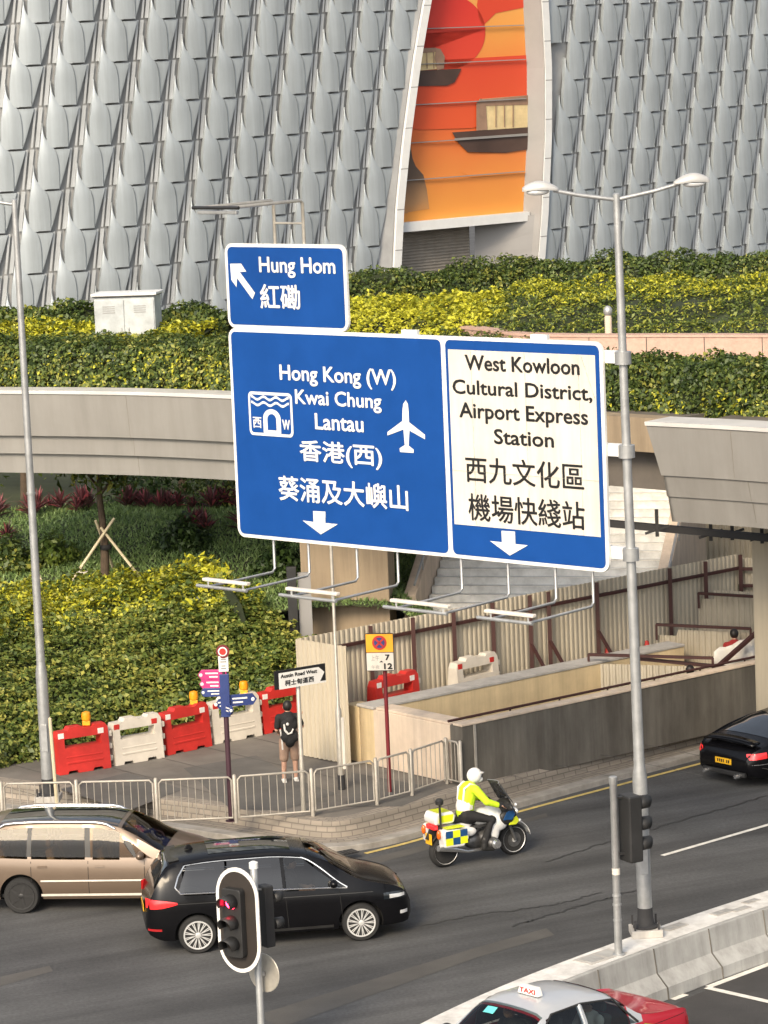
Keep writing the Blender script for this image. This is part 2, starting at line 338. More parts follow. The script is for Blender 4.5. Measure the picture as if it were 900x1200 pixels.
mat('cloth_tan', (0.30, 0.20, 0.145), 0.85, var=0.15, scale=8, bump=0.3, bscale=25)
mat('cloth_red', (0.30, 0.02, 0.02), 0.85, var=0.2, scale=8); mat('cloth_white', (0.68, 0.66, 0.62), 0.8, var=0.06)
mat('hivis', (0.55, 0.80, 0.02), 0.7, var=0.12, scale=8, bump=0.3, bscale=25)
mat('police_yellow', (0.72, 0.80, 0.02), 0.35, coat=0.5); mat('police_blue', (0.012, 0.07, 0.20), 0.35, coat=0.5); mat('bike_white', (0.70, 0.70, 0.68), 0.3, coat=0.7)
mat('helmet_white', (0.80, 0.79, 0.77), 0.25, coat=0.8); mat('engine', (0.13, 0.13, 0.13), 0.4, metal=0.6, var=0.3, scale=12)
mat('orange_lamp', (0.75, 0.14, 0.01), 0.25, coat=0.7)
mat('soil', (0.035, 0.028, 0.02), 0.95, var=0.3); mat('lawn_soil', (0.04, 0.052, 0.022), 0.95, var=0.35, scale=1.0)
mat('bark', (0.085, 0.06, 0.04), 0.9, var=0.35, scale=6, bump=0.4); mat('bamboo', (0.58, 0.50, 0.34), 0.6, var=0.12)
mat('tile_white', (0.62, 0.63, 0.63), 0.5, var=0.06, scale=0.5)
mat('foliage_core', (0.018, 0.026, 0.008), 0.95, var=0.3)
vstreak('barrier_concrete', 'column', 'barrier_white', amt=.22); vstreak('fascia', amt=.09, sc=1.2); mat('fascia_joint', (.20, .185, .165), .7); vstreak('mould_concrete', amt=.32, sc=1.6); vstreak('cream_concrete', 'cream_inner', 'concrete', amt=.16); vstreak('hoarding', amt=.07); vstreak('alu', amt=.10, sc=3); vstreak('sign_cream', amt=.10, sc=2.5)
leafmat('leaf_green', [(0.022, 0.040, 0.010), (0.055, 0.085, 0.018), (0.11, 0.14, 0.028), (0.22, 0.22, 0.042)], [0, .45, .85, 1])
leafmat('leaf_bank', [(0.03, 0.052, 0.011), (0.085, 0.12, 0.023), (0.16, 0.18, 0.038), (0.30, 0.29, 0.06)], [0, .35, .8, 1])
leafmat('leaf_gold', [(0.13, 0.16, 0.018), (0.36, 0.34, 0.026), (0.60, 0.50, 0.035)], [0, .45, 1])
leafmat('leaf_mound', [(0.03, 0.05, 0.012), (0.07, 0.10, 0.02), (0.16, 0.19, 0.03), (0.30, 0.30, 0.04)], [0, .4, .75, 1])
leafmat('leaf_dark', [(0.013, 0.028, 0.008), (0.028, 0.055, 0.013), (0.06, 0.10, 0.022)])
leafmat('leaf_tree', [(0.03, 0.055, 0.012), (0.07, 0.11, 0.02), (0.14, 0.18, 0.03)])
leafmat('leaf_red', [(0.06, 0.035, 0.03), (0.13, 0.04, 0.05), (0.42, 0.09, 0.10)], [0, .7, 1])
leafmat('grass', [(0.08, 0.13, 0.045), (0.13, 0.20, 0.065), (0.20, 0.27, 0.09)])
leafmat('grass_gold', [(0.10, 0.13, 0.02), (0.20, 0.22, 0.032), (0.33, 0.32, 0.045)])
# ------------------------------------------------------------------ ground, road, pavement
PH = 0.42                                  # height of the pavement above the carriageway
g = MB(); g.box((0, 480, -0.25), (1600, 1100, 0.5)); struct(g.build('ground', 'asphalt'))
KPX = [(-260, 905), (-120, 935), (0, 953), (120, 966), (230, 979), (310, 993), (362, 1004), (388, 1006), (415, 1003), (455, 992), (520, 973), (640, 938), (820, 890), (960, 852), (1150, 800)]
K0 = resample(polyline_px(KPX, 0.0), 140)
for _ in range(30): K0 = [K0[0]] + [(K0[i - 1] + K0[i] * 2 + K0[i + 1]) / 4 for i in range(1, len(K0) - 1)] + [K0[-1]]  # kerb line
mb = MB(); sweep(mb, K0, [(0, -0.05), (0.01, 0.12), (0.30, 0.125), (0.30, -0.05)]); struct(mb.build('kerb', 'kerb_stone', bevel=0.015))
# coursed stone edge that holds the raised pavement
m = bpy.data.materials.new('stone_edge'); m.use_nodes = True; M['stone_edge'] = m
n, l = m.node_tree.nodes, m.node_tree.links
bt = n.new('ShaderNodeTexBrick'); bt.inputs['Scale'].default_value = 1.0; bt.inputs['Color1'].default_value = (0.46, 0.40, 0.33, 1); bt.inputs['Color2'].default_value = (0.36, 0.32, 0.265, 1); bt.inputs['Mortar'].default_value = (0.24, 0.21, 0.18, 1)
bt.inputs['Brick Width'].default_value = 0.34; bt.inputs['Row Height'].default_value = 0.115; bt.inputs['Mortar Size'].default_value = 0.012
uv = n.new('ShaderNodeUVMap'); l.new(uv.outputs[0], bt.inputs['Vector'])
nz = n.new('ShaderNodeTexNoise'); nz.inputs['Scale'].default_value = 2.0; mx = n.new('ShaderNodeMix'); mx.data_type = 'RGBA'; mx.blend_type = 'MULTIPLY'; mx.inputs[0].default_value = 0.7
l.new(bt.outputs[0], mx.inputs[6]); l.new(nz.outputs[0], mx.inputs[7]); l.new(mx.outputs[2], n['Principled BSDF'].inputs['Base Color']); n['Principled BSDF'].inputs['Roughness'].default_value = 0.9
hm = n.new('ShaderNodeMath'); hm.operation = 'MULTIPLY'; hm.inputs[1].default_value = 1.6
K1 = offset(K0, 0.30, 0.0)
mb = MB(); sweep(mb, K1, [(0.0, 0.02), (0.0, 0.10), (0.42, 0.11), (0.50, PH), (0.82, PH), (0.82, 0.0)], closed=False)
o = mb.build('pavement_edge', 'stone_edge'); struct(o)
uvl = o.data.uv_layers.new(name='UVMap'); acc = [0.0]
for a, b in zip(K1[:-1], K1[1:]): acc.append(acc[-1] + (b - a).length)
hv = [0, 0.08, 0.46, 0.79, 1.11, 1.5]
for p in o.data.polygons:
    for li in p.loop_indices:
        vi = o.data.loops[li].vertex_index; uvl.data[li].uv = (acc[vi // 6], hv[vi % 6])
K2 = offset(K0, 1.12, PH - 0.003)
mb = MB(); back = [Vector((40, 110, PH - .003)), Vector((-40, 110, PH - .003))]
mb.add([tuple(p) for p in K2] + [tuple(p) for p in back], [tuple(range(len(K2) + 2))]); struct(mb.build('pavement', 'paving'))
# darker relaid patches of the paving
for pp in ([(215, 900), (300, 885), (352, 915), (395, 930), (330, 950), (270, 948)], [(70, 925), (150, 905), (215, 925), (150, 950)], [(412, 905), (520, 925), (470, 945), (405, 945)]):
    mb = MB(); v = polyline_px(pp, PH + 0.004); mb.add(v, [tuple(range(len(v)))]); struct(mb.build('pavement_patch', 'paving_patch'))
# slab joints across the pavement
mb = MB()
for k in range(14):
    p = Vector((-14 + 1.6 * k, 64.5, PH + .008)); mb.box(p + RN * 3, (9, 0.02, 0.002), math.atan2(RN.y, RN.x))
struct(mb.build('pavement_joint', 'paving_patch'))
# painted lines, patched asphalt
def line_px(name, pts, w, matn, z=0.004, n=40):
    c = resample(polyline_px(pts, 0), n); mb = MB(); mb.grid([offset(c, w / 2, z), offset(c, -w / 2, z)]); return struct(mb.build(name, matn, fix=False))
line_px('yellow_line', [(428, 1000.5), (470, 990), (530, 973), (645, 941.5), (730, 919), (825, 894), (960, 858)], 0.11, 'yellow_paint', z=0.008)
line_px('lane_line', [(776, 1003), (905, 965.5)], 0.11, 'white_paint', z=0.008, n=3)
line_px('lane_line', [(340, 1001), (392, 1009)], 0.09, 'yellow_paint', z=0.008, n=4)
def sheet_px(name, pts, matn, z):
    v = [Vector((p.x, p.y, z)) for p in polyline_px(pts, 0)]; mb = MB(); mb.add(v, [tuple(range(len(v)))]); return struct(mb.build(name, matn, fix=False))
mat('asphalt_patch', (0.056, 0.053, 0.051), 0.85, var=0.25, scale=0.35, bump=0.35, bscale=90)
mat('asphalt_worn', (0.082, 0.078, 0.072), 0.85, var=0.25, scale=0.5, bump=0.35, bscale=90)
sheet_px('asphalt_strip', [(300, 1190), (560, 1110), (640, 1088), (650, 1096), (560, 1122), (330, 1204)], 'asphalt_worn', 0.004)
sheet_px('asphalt_strip', [(0, 1145), (58, 1132), (62, 1138), (0, 1156)], 'asphalt_worn', 0.004)
sheet_px('asphalt_strip', [(425, 1008), (520, 985), (640, 953), (642, 957), (520, 991), (428, 1016)], 'asphalt_worn', 0.004)
# dark lane in front of the median, with its white box
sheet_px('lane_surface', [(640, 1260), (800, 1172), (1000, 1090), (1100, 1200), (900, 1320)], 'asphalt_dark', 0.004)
line_px('box_line', [(830, 1157), (960, 1108)], 0.13, 'white_paint', z=0.008, n=3)
line_px('box_line', [(828, 1158), (960, 1188)], 0.13, 'white_paint', z=0.012, n=3)
line_px('box_line', [(788, 1172), (804, 1166)], 0.12, 'white_paint', z=0.012, n=3)
def tar(pts):
    c = resample(polyline_px(pts, 0), 60); q = [p + Vector((rng.normal() * .03, rng.normal() * .03, 0)) for p in c]; mb = MB(); mb.grid([offset(q, .018 + .02 * rng.random(), .006), offset(q, -.018, .006)]); struct(mb.build('tar_seam', 'asphalt_dark', fix=False))
mat('asphalt_dark', (.03, .03, .03), .6)
tar([(497, 1085), (560, 1072), (640, 1062), (706, 1046)]); tar([(600, 1086), (680, 1062), (760, 1040)]); tar([(640, 1010), (720, 985), (840, 950), (930, 925)])
# drain grating at the corner
t = thing('drain_grate', 'black iron gully grating set in the kerb at the corner', 'drain', at(390, 1000, 0.13))
mb = MB(); dd = (at(418, 997, .13) - at(382, 1004, .13)); da = math.atan2(dd.y, dd.x); mb.box(at(400, 1000, 0.135), (0.62, 0.26, 0.03), da); mb.build('frame', 'joint_dark', t, world=True)
mb = MB()
for k in range(7): mb.box(at(400, 1000, .153) + Vector((math.cos(da), math.sin(da), 0)) * (k - 3) * .08, (0.02, 0.22, 0.012), da)
mb.build('bars', 'rim_dark', t, world=True)

# ------------------------------------------------------------------ median barrier
BPX = [(430, 1240), (480, 1206), (540, 1176), (590, 1154), (640, 1134), (740, 1097), (820, 1069), (900, 1043), (1000, 1010), (1150, 960)]
B0 = resample(polyline_px(BPX, 0.8), 60)             # far top edge
t = thing('concrete_barrier', 'pale grey concrete median barrier with sloped foot beside the taxi lane', 'barrier', (B0[30].x, B0[30].y, 0))
mb = MB(); sweep(mb, B0, [(0.03, 0.0), (0.0, 0.8), (-0.72, 0.8), (-0.78, 0.40), (-0.98, 0.2), (-1.0, 0.0)]); mb.build('wall', 'barrier_concrete', t, world=True, bevel=0.02)
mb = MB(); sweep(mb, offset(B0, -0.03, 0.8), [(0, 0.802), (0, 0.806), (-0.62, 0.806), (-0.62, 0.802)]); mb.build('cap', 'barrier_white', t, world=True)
nn = normals2d(B0)
for k in range(4, 60, 5):
    p, q = B0[k], nn[k]; mb = MB()
    for a, b, c, d in ((-.722, .79, -.782, .40), (-.782, .40, -.985, .2), (-.985, .2, -1.003, 0)):
        mb.bar(p.xy.to_3d() + q * a + Vector((0, 0, b)), p.xy.to_3d() + q * c + Vector((0, 0, d)), 0.025, 0.012)
    mb.build('joint', 'mould_concrete', t, world=True)
for (x, y, w, dd) in ((703, 1121, .85, .40), (790, 1086, .5, .22), (846, 1069, .45, .2), (880, 1056, .35, .15), (868, 1065, .4, .15)):
    mb = MB(); p = at(x, y, 0.81); mb.box(p, (w, dd, 0.012), math.atan2((B0[40] - B0[30]).y, (B0[40] - B0[30]).x)); mb.build('cover_plate', 'concrete', t, world=True, bevel=0.004)
    mb = MB(); a = math.atan2((B0[40] - B0[30]).y, (B0[40] - B0[30]).x)
    for k in (-1, 1): mb.box(p + Vector((math.cos(a), math.sin(a), 0)) * k * w * .22 + Vector((0, 0, .0075)), (w * .36, dd * .7, 0.004), a)
    mb.build('plate_recess', 'barrier_concrete', t, world=True)

# ------------------------------------------------------------------ trench walls on the pavement
C1 = at(544, 921, PH); WL = C1 + RD * 22
def wall_seg(mb, p, q, th, z0, z1, side=1):          # a wall from p to q, thickness to its left
    d = (q - p); d.z = 0; d.normalize(); n_ = Vector((-d.y, d.x, 0)) * side
    mb.prism([(0, z0), (0, z1), (th, z1), (th, z0)], lambda a, b, t_: Vector((0, 0, b)) + n_ * a + (p.xy.to_3d() if t_ == 0 else q.xy.to_3d()), 0, 1)
HW = 1.2
t = thing('parapet_wall', 'grey weather stained concrete parapet beside the carriageway behind the motorcyclist', 'wall', C1, RANG)
mb = MB(); wall_seg(mb, C1, WL, 0.38, PH - .1, PH + HW); mb.build('wall', 'mould_concrete', t, world=True, bevel=0.015)
mb = MB(); wall_seg(mb, C1 + RN * -.02 - RD * .02, WL - RN * .02, 0.28, PH + HW + .003, PH + HW + 0.05); mb.build('coping', 'cream_concrete', t, world=True, bevel=0.01)
mb = MB(); p = C1 + RD * .32 - RN * .012; mb.box(p + Vector((0, 0, HW / 2)), (0.05, 0.03, HW), RANG); mb.build('corner_strip', 'kerb_stone', t, world=True)
mb = MB(); q0 = C1 + RN * .42 + Vector((0, 0, HW + .06)); mb.tube([q0, q0 + RD * 10], 0.028, 8)
for k in range(8): mb.tube([q0 + RD * (.3 + 1.35 * k), q0 + RD * (.3 + 1.35 * k) - Vector((0, 0, .12))], .02, 6)
mb.build('handrail', 'hoarding_frame', t, world=True)
C2 = C1 + RN * 3.3
t = thing('trench_wall', 'cream painted concrete wall round the open stair pit, its near end facing the pavement', 'wall', C2, RANG)
mb = MB(); wall_seg(mb, C1 + RN * .385, C2 + RN * .0, 0.42, PH - .02, PH + HW - .02, -1); mb.build('end_wall', 'cream_concrete', t, world=True, bevel=0.015)
mb = MB(); wall_seg(mb, C2, C2 + RD * 8.9, 0.5, -2.5, PH + HW - .02, -1); wall_seg(mb, C2, C2 + RD * .42, 0.5, PH - .02, PH + HW - .025, 1); mb.build('side_wall', 'cream_inner', t, world=True, bevel=0.015)
mb = MB(); wall_seg(mb, C2 - RD * .03 + RN * .04, C2 + RD * 8.9 + RN * .04, 0.56, PH + HW - .017, PH + HW + .04, -1); mb.build('side_coping', 'concrete', t, world=True, bevel=0.01)
mb = MB(); wall_seg(mb, C1 + RN * .39 + RD * .02, C2 - RN * .55 + RD * .02, 0.44, PH + HW - .017, PH + HW + .035, -1); mb.build('end_coping', 'cream_concrete', t, world=True, bevel=0.01)

# ------------------------------------------------------------------ site hoardings
def corrugated(mb, p, q, z0, z1, period=0.14, depth=0.032, zf=None):
    d = (q - p); d.z = 0; L = d.length; d.normalize(); n_ = Vector((-d.y, d.x, 0)); pts = []; k = 0; x = 0.0
    seq = [(0, 0), (.30, 0), (.45, 1), (.75, 1), (.95, 0)]
    while x < L:
        for a, b in seq:
            xx = x + a * period
            if xx <= L: pts.append((xx, b * depth))
        x += period
    mk = lambda x_, y_, z_: p.xy.to_3d() + d * x_ + n_ * y_ + Vector((0, 0, z_))
    mb.grid([[mk(a, b, z0) for a, b in pts], [mk(a, b, z1 if zf is None else zf(a)) for a, b in pts]])
    mb.grid([[mk(a, b - .012, z0) for a, b in pts], [mk(a, b - .012, z1 if zf is None else zf(a)) for a, b in pts]])
HP = at(353, 886, PH); HT = PH + 2.5
HQ = at(412, 897, PH)
t = thing('site_hoarding', 'long beige corrugated hoarding with dark red posts, round the corner behind the street name sign', 'hoarding', HP)
mb = MB(); corrugated(mb, HP, HQ, PH + .02, HT); mb.build('panel', 'hoarding', t, world=True)
HE = at(866, 649, HT); HB = Vector((HE.x, HE.y, PH))
mb = MB(); dl = (HB - HP); dl.z = 0; dh = dl.normalized(); corrugated(mb, HP, HB, PH + .02, HT); mb.build('panel', 'hoarding', t, world=True)
HN = Vector((dh.y, -dh.x, 0))                # towards the trench and the road
for hgt, nm in ((HT - .32, 'rail'), (PH + .55, 'rail')):
    mb = MB(); mb.bar(HP + HN * .07 + dh * .1 + Vector((0, 0, hgt - PH)), HB + HN * .07 + Vector((0, 0, hgt - PH)), 0.07, 0.07); mb.build(nm, 'hoarding_frame', t, world=True)
for px in (428, 478, 526, 572, 616, 638, 695, 781, 823, 864):
    # post where the photograph's column of pixels meets the hoarding line
    d = ray(px, 700); a = Vector((d.x, d.y)); k = (HP.x * a.y - HP.y * a.x) / (dh.y * a.x - dh.x * a.y); p = HP + dh * k + HN * .13
    mb = MB(); mb.bar(p, p + Vector((0, 0, 2.5)), 0.09, 0.06); mb.build('post', 'hoarding_frame', t, world=True)
    if px in (638, 616, 695): 
        mb = MB(); mb.bar(p + Vector((0, 0, 1.4)), p + HN * 1.1 + Vector((0, 0, 0.05)), 0.07, 0.05); mb.build('brace', 'hoarding_frame', t, world=True)
HR = HB + Vector((3.0, -0.6, 0))
mb = MB(); corrugated(mb, HB, HR, PH, HT - .1); mb.build('panel', 'hoarding', t, world=True)
for z in (HT - .35, HT - .75): 
    mb = MB(); mb.bar(HB + Vector((0, -.08, z - PH)), HR + Vector((0, -.08, z - PH)), .07); mb.build('rail', 'hoarding_frame', t, world=True)
def cross_hoarding(pl, pr, ztop, zb, label, rail=None, steps=0.0):
    t = thing('site_hoarding', label, 'hoarding', (pl.x, pl.y, zb)); L = (pr - pl).xy.length
    mb = MB(); corrugated(mb, Vector((pl.x, pl.y, 0)), Vector((pr.x, pr.y, 0)), zb, ztop, zf=lambda a: ztop + (steps if a > L * .22 else 0)); mb.build('panel', 'hoarding', t, world=True)
    if rail:
        mb = MB(); a = Vector((pl.x, pl.y - .12, ztop + rail)); b = Vector((pr.x, pr.y - .12, ztop + rail)); mb.bar(a, b, 0.07, 0.06); mb.build('rail', 'hoarding_frame', t, world=True)
        mb = MB(); mb.bar(a, a - Vector((0, 0, .35)), 0.05); mb.build('post', 'hoarding_frame', t, world=True)
        mb = MB(); mb.bar(b, b - Vector((0, 0, rail + 1.2)), 0.05); mb.build('post', 'hoarding_frame', t, world=True)
cross_hoarding(aty(818, 702, 74.0), aty(905, 702, 73.0), 15 - (702 - 43) * 74 / 3800, .0, 'beige corrugated hoarding panel, farthest of the three across the pit', 0.14, .22)
cross_hoarding(aty(769, 746, 72.0), aty(879, 746, 71.0), 15 - (746 - 45) * 72 / 3800, -1.5, 'beige corrugated hoarding panel in front of the worker with the dark hair', 0.26, .14)
cross_hoarding(aty(690, 793, 69.6), aty(835, 789, 68.6), 15 - (780 - 48) * 69.6 / 3800, -2.4, 'low beige corrugated hoarding panel, nearest of the three, just above the parapet', 0.22, .0)
cross_hoarding(aty(793, 622, 84), aty(930, 615, 84), 5.0, 0.4, 'tall beige corrugated hoarding under the bridge end beside the stair', None)
mb = MB(); a, b = C2 + RN * .56, C2 + RD * 10.5 + RN * .56; mb.prism([(0, PH - .3), (0, PH + .52), (2.0, PH + .52), (2.0, PH - .3)], lambda x_, z_, w_: (a if w_ == 0 else b).xy.to_3d() + RN * x_ * (1 if x_ == 0 else .44) + Vector((0, 0, z_)), 0, 1); struct(mb.build('platform', 'concrete'))
t = thing('raking_prop', 'dark red diagonal steel prop beside the right bridge column', 'prop', at(840, 785, PH))
mb = MB(); a = aty(838, 784, 69.4); b = aty(897, 732, 70); mb.bar(a, b, .1, .08); mb.build('strut', 'hoarding_frame', t, world=True); 
mb = MB(); a = aty(748, 772, 69.2); b = aty(875, 784, 68.4); mb.bar(a, b, .07, .07); mb.build('rail', 'hoarding_frame', t, world=True)

# ------------------------------------------------------------------ footbridge
EPX = [(-160, 458), (0, 457.5), (150, 459), (268, 463), (400, 469), (560, 477), (712, 487)]
E = [at(x, y, 7.5) for x, y in EPX]; E0 = resample(E, 60)
cut = 0
E1 = [p for p in E0 if proj(p)[0] < 640]; E1d = [p for p in E0 if proj(p)[0] < 420]; EC = [p for p in E0 if proj(p)[0] >= 625] + [at(760, 490, 7.5)]
EC = resample(EC, 10)
t = thing('footbridge', 'planted footbridge with stepped beige cladding running left behind the big road sign', 'bridge', (E0[20].x, E0[20].y, 0))
mb = MB(); sweep(mb, E1, [(0.0, 7.42), (0.10, 6.42), (0.22, 6.40), (0.24, 5.98), (0.36, 5.96), (0.40, 5.50), (0.8, 5.50), (0.8, 7.42)]); mb.build('fascia', 'fascia', t, world=True)
mb = MB(); sweep(mb, E1, [(-0.03, 7.423), (-0.03, 7.5), (0.75, 7.5), (0.75, 7.423)]); mb.build('coping', 'fascia_top', t, world=True, bevel=0.01)
for k in range(6, 50, 14):
    mb = MB(); p, q = E1[k] if k < len(E1) else E1[-1], normals2d(E1)[min(k, len(E1) - 1)]
    for a, b, c, d in ((0, 7.4, .10, 6.44), (.22, 6.4, .24, 6.0), (.36, 5.95, .40, 5.52)):
        mb.bar(p.xy.to_3d() + q * (a - .002) + Vector((0, 0, b)), p.xy.to_3d() + q * (c - .002) + Vector((0, 0, d)), .014, .006)
    mb.build('panel_joint', 'fascia_joint', t, world=True)
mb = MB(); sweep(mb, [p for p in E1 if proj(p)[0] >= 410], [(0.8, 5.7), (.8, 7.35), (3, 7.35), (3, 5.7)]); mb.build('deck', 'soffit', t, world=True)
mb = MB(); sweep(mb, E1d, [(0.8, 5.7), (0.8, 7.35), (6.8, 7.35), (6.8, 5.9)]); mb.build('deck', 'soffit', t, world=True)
# raw concrete edge beam where the cladding stops
mb = MB(); sweep(mb, EC, [(0.35, 6.75), (0.33, 7.45), (0.8, 7.45), (0.8, 6.75)]); mb.build('edge_beam', 'column', t, world=True)
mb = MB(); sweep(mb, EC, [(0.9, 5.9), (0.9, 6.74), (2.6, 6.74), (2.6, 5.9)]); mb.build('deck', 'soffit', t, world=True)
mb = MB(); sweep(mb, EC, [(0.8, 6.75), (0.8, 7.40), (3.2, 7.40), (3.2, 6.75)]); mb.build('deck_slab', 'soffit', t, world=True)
cx = aty(409, 700, 74.6); mb = MB(); mb.box((cx.x, cx.y + .7, 3.2), (2.05, 1.5, 5.6), R(-6)); mb.build('column', 'column', t, world=True, bevel=0.02)
t = thing('footbridge', 'end of a stepped grey beige bridge deck crossing above the black sports car', 'bridge', at(860, 840, 0))
FPX = [(757, 494), (800, 496), (850, 498.5), (905, 502), (1000, 510), (1150, 524)]
E2 = resample([at(x, y, 7.5) for x, y in FPX], 30)
# each tier starts a little farther right, as a chamfered end
def tier(z1, z0, o1, o0, xs, matn, nm):
    a = [p for p in E2 if proj(p)[0] > xs - 4]; mb = MB(); sweep(mb, [aty(xs, proj(a[0])[1], a[0].y).lerp(a[0], 0.0) if False else a[0]] + a[1:], [(o1, z1), (o0, z0), (1.6, z0), (1.6, z1)]); mb.build(nm, matn, t, world=True)
def prow(z1, z0, o1, o0, s1, s0, matn, nm, inner=1.5):
    nn = normals2d(E2); tt = (E2[1] - E2[0]).normalized(); rows1 = []; n_ = len(E2); vs = []; 
    for i, p in enumerate(E2):
        q = nn[i]; s1_ = tt * s1 if i == 0 else Vector(); s0_ = tt * s0 if i == 0 else Vector()
        vs.append([Vector((p.x, p.y, 0)) + q * o1 + s1_ + Vector((0, 0, z1)), Vector((p.x, p.y, 0)) + q * o0 + s0_ + Vector((0, 0, z0)), Vector((p.x, p.y, 0)) + q * inner + s0_ + Vector((0, 0, z0)), Vector((p.x, p.y, 0)) + q * inner + s1_ + Vector((0, 0, z1))])
    mb = MB(); rows = [r + [r[0]] for r in vs]; mb.grid(rows); mb.f += [(0, 1, 2, 3)]; mb.m += [0]; mb.build(nm, matn, t, world=True)
prow(7.42, 6.42, 0.0, 0.10, 0.0, 0.26, 'fascia', 'upper_fascia')
prow(6.417, 5.98, 0.14, 0.24, 0.42, 0.55, 'fascia', 'middle_fascia')
prow(5.977, 5.45, 0.28, 0.40, 0.75, 0.98, 'fascia', 'lower_fascia')
prow(7.50, 7.423, -.03, -.03, -.02, -.01, 'fascia_top', 'coping', 0.9)
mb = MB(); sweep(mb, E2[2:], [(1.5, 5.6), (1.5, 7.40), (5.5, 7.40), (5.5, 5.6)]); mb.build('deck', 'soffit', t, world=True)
mb = MB(); tt = E2
for xs in (858,):
    for a, b, c, d, xx in ((0, 7.4, .10, 6.44, 858), (.14, 6.4, .24, 6.0, 866), (.28, 5.95, .40, 5.48, 876)):
        p = min(E2, key=lambda q: abs(proj(q)[0] - xx)); q = normals2d(E2)[E2.index(p)]
        mb.bar(p.xy.to_3d() + q * (a - .002) + Vector((0, 0, b)), p.xy.to_3d() + q * (c - .002) + Vector((0, 0, d)), .016, .006)
mb.build('panel_joints', 'fascia_joint', t, world=True)
c = aty(907, 700, 66.5); mb = MB(); mb.box((c.x + .25, c.y + .5, 2.6), (0.9, 1.0, 5.6), R(20)); mb.build('column', 'hoarding', t, world=True, bevel=.02)
# dark steel beam slung under the deck
t = thing('steel_beam', 'dark steel beam with hanging brackets under the bridge end', 'beam', aty(800, 625, 66))
mb = MB(); mb.bar(aty(700, 612, 68), aty(930, 633, 65.5), .16, .14); mb.build('beam', 'joint_dark', t, world=True)
for x, y in ((770, 622), (833, 627), (858, 626), (893, 630)):
    mb = MB(); a = aty(x, y, 66.6); mb.bar(a + Vector((0, 0, .45)), a - Vector((0, 0, .12)), .07); mb.bar(a + Vector((-.25, 0, -.05)), a + Vector((.25, 0, .1)), .05); mb.build('bracket', 'joint_dark', t, world=True)

# ------------------------------------------------------------------ stair behind the hoarding
sdir = Vector((0.967, -0.255, 0)); sup = Vector((0.255, 0.967, 0)); S0 = aty(500, 716, 76.6); S0 = Vector((S0.x, S0.y, 0)) - sup * 2.4
t = thing('staircase', 'wide pale concrete staircase with white nosings behind the beige hoarding', 'staircase', (S0.x, S0.y, PH))
SW = 5.6; mb = MB(); mn = MB(); 
for k in range(5, 26):
    p = S0 + sup * (.3 * k) + sdir * SW / 2; z = PH + .16 * (k + 1)
    mb.box(p + sup * .15 + Vector((0, 0, z - .6)), (SW, 0.30, 1.2), math.atan2(sdir.y, sdir.x))
    mn.box(p + sup * .035 + Vector((0, 0, z + .003)), (SW - .06, 0.085, 0.012), math.atan2(sdir.y, sdir.x))
mat('step_grey', (.62, .62, .60), .8, var=.2); mb.build('steps', 'step_grey', t, world=True); mn.build('nosings', 'white_paint', t, world=True)
for sx, nm, mm in ((-.18, 'side_wall', 'cream_concrete'), (SW + .18, 'side_wall', 'cream_concrete')):
    mb = MB(); a = S0 + sdir * sx
    mb.prism([(1.5, PH), (1.5, PH + 1.8), (7.8, PH + 1.0 + 4.16), (7.8, PH)], lambda u, v, w: a + sup * u + Vector((0, 0, v)) + sdir * w, -.15, .15); mb.build(nm, mm, t, world=True, bevel=.01)
for sx in (-.05, SW + .35):
    mb = MB(); a = S0 + sdir * sx + Vector((0, 0, PH + 1.25)); mb.tube([a + sup * 1.5 + Vector((0, 0, .8)), a + sup * 7.8 + Vector((0, 0, 4.16))], .03, 8)
    for k in range(2, 7): mb.tube([a + sup * 1.2 * k + Vector((0, 0, .64 * k)), a + sup * 1.2 * k + Vector((0, 0, .64 * k - .4))], .02, 6)
    mb.build('handrail', 'galv', t, world=True)
for (x, y), lb in (((484, 698), 'red and white striped plastic bollard lying on the stair wall'), ((516, 657), 'red plastic barrier piece at the top of the stair under the sign')):
    p = aty(x, y, 77.5 if x < 500 else 80); t = thing('bollard', lb, 'bollard', p)
    mb = MB(); mb.lathe([(.02, 0), (.16, 0), (.15, .1), (.11, .12), (.11, .28), (.115, .28), (.115, .38), (.11, .38), (.11, .62), (.05, .66)], (0, 0, -.3)); mb.build('body', 'red_plastic', t)
    mb = MB(); mb.lathe([(.118, .28), (.118, .40)], (0, 0, -.3)); mb.build('band', 'reflector', t)

# ------------------------------------------------------------------ theatre facade
# plan curve of the wall: nearly parallel to the picture at the left, turning away to the right
fx = [-30, -17, -12.5, -9, -5, 0, 6, 12, 20, 30]; fs = []
ang = {-30: 0, -17: 4, -12.5: 10, -9: 24, -5: 38, 0: 40, 6: 42, 12: 43, 20: 43, 30: 43}
xs_ = np.linspace(-30, 30, 400); th = np.interp(xs_, fx, [ang[a] for a in fx]); ys_ = np.r_[0, np.cumsum(np.tan(np.radians((th[1:] + th[:-1]) / 2)) * np.diff(xs_))]
ys_ += 105.5 - np.interp(-4, xs_, ys_); as_ = np.r_[0, np.cumsum(np.hypot(np.diff(xs_), np.diff(ys_)))]
def fac(a, h, n_=0.0):                     # arc length, height, distance out of the wall
    x = float(np.interp(a, as_, xs_)); y = float(np.interp(a, as_, ys_)); t_ = math.radians(float(np.interp(x, xs_, th)))
    return Vector((x + math.sin(t_) * n_, y - math.cos(t_) * n_, h))
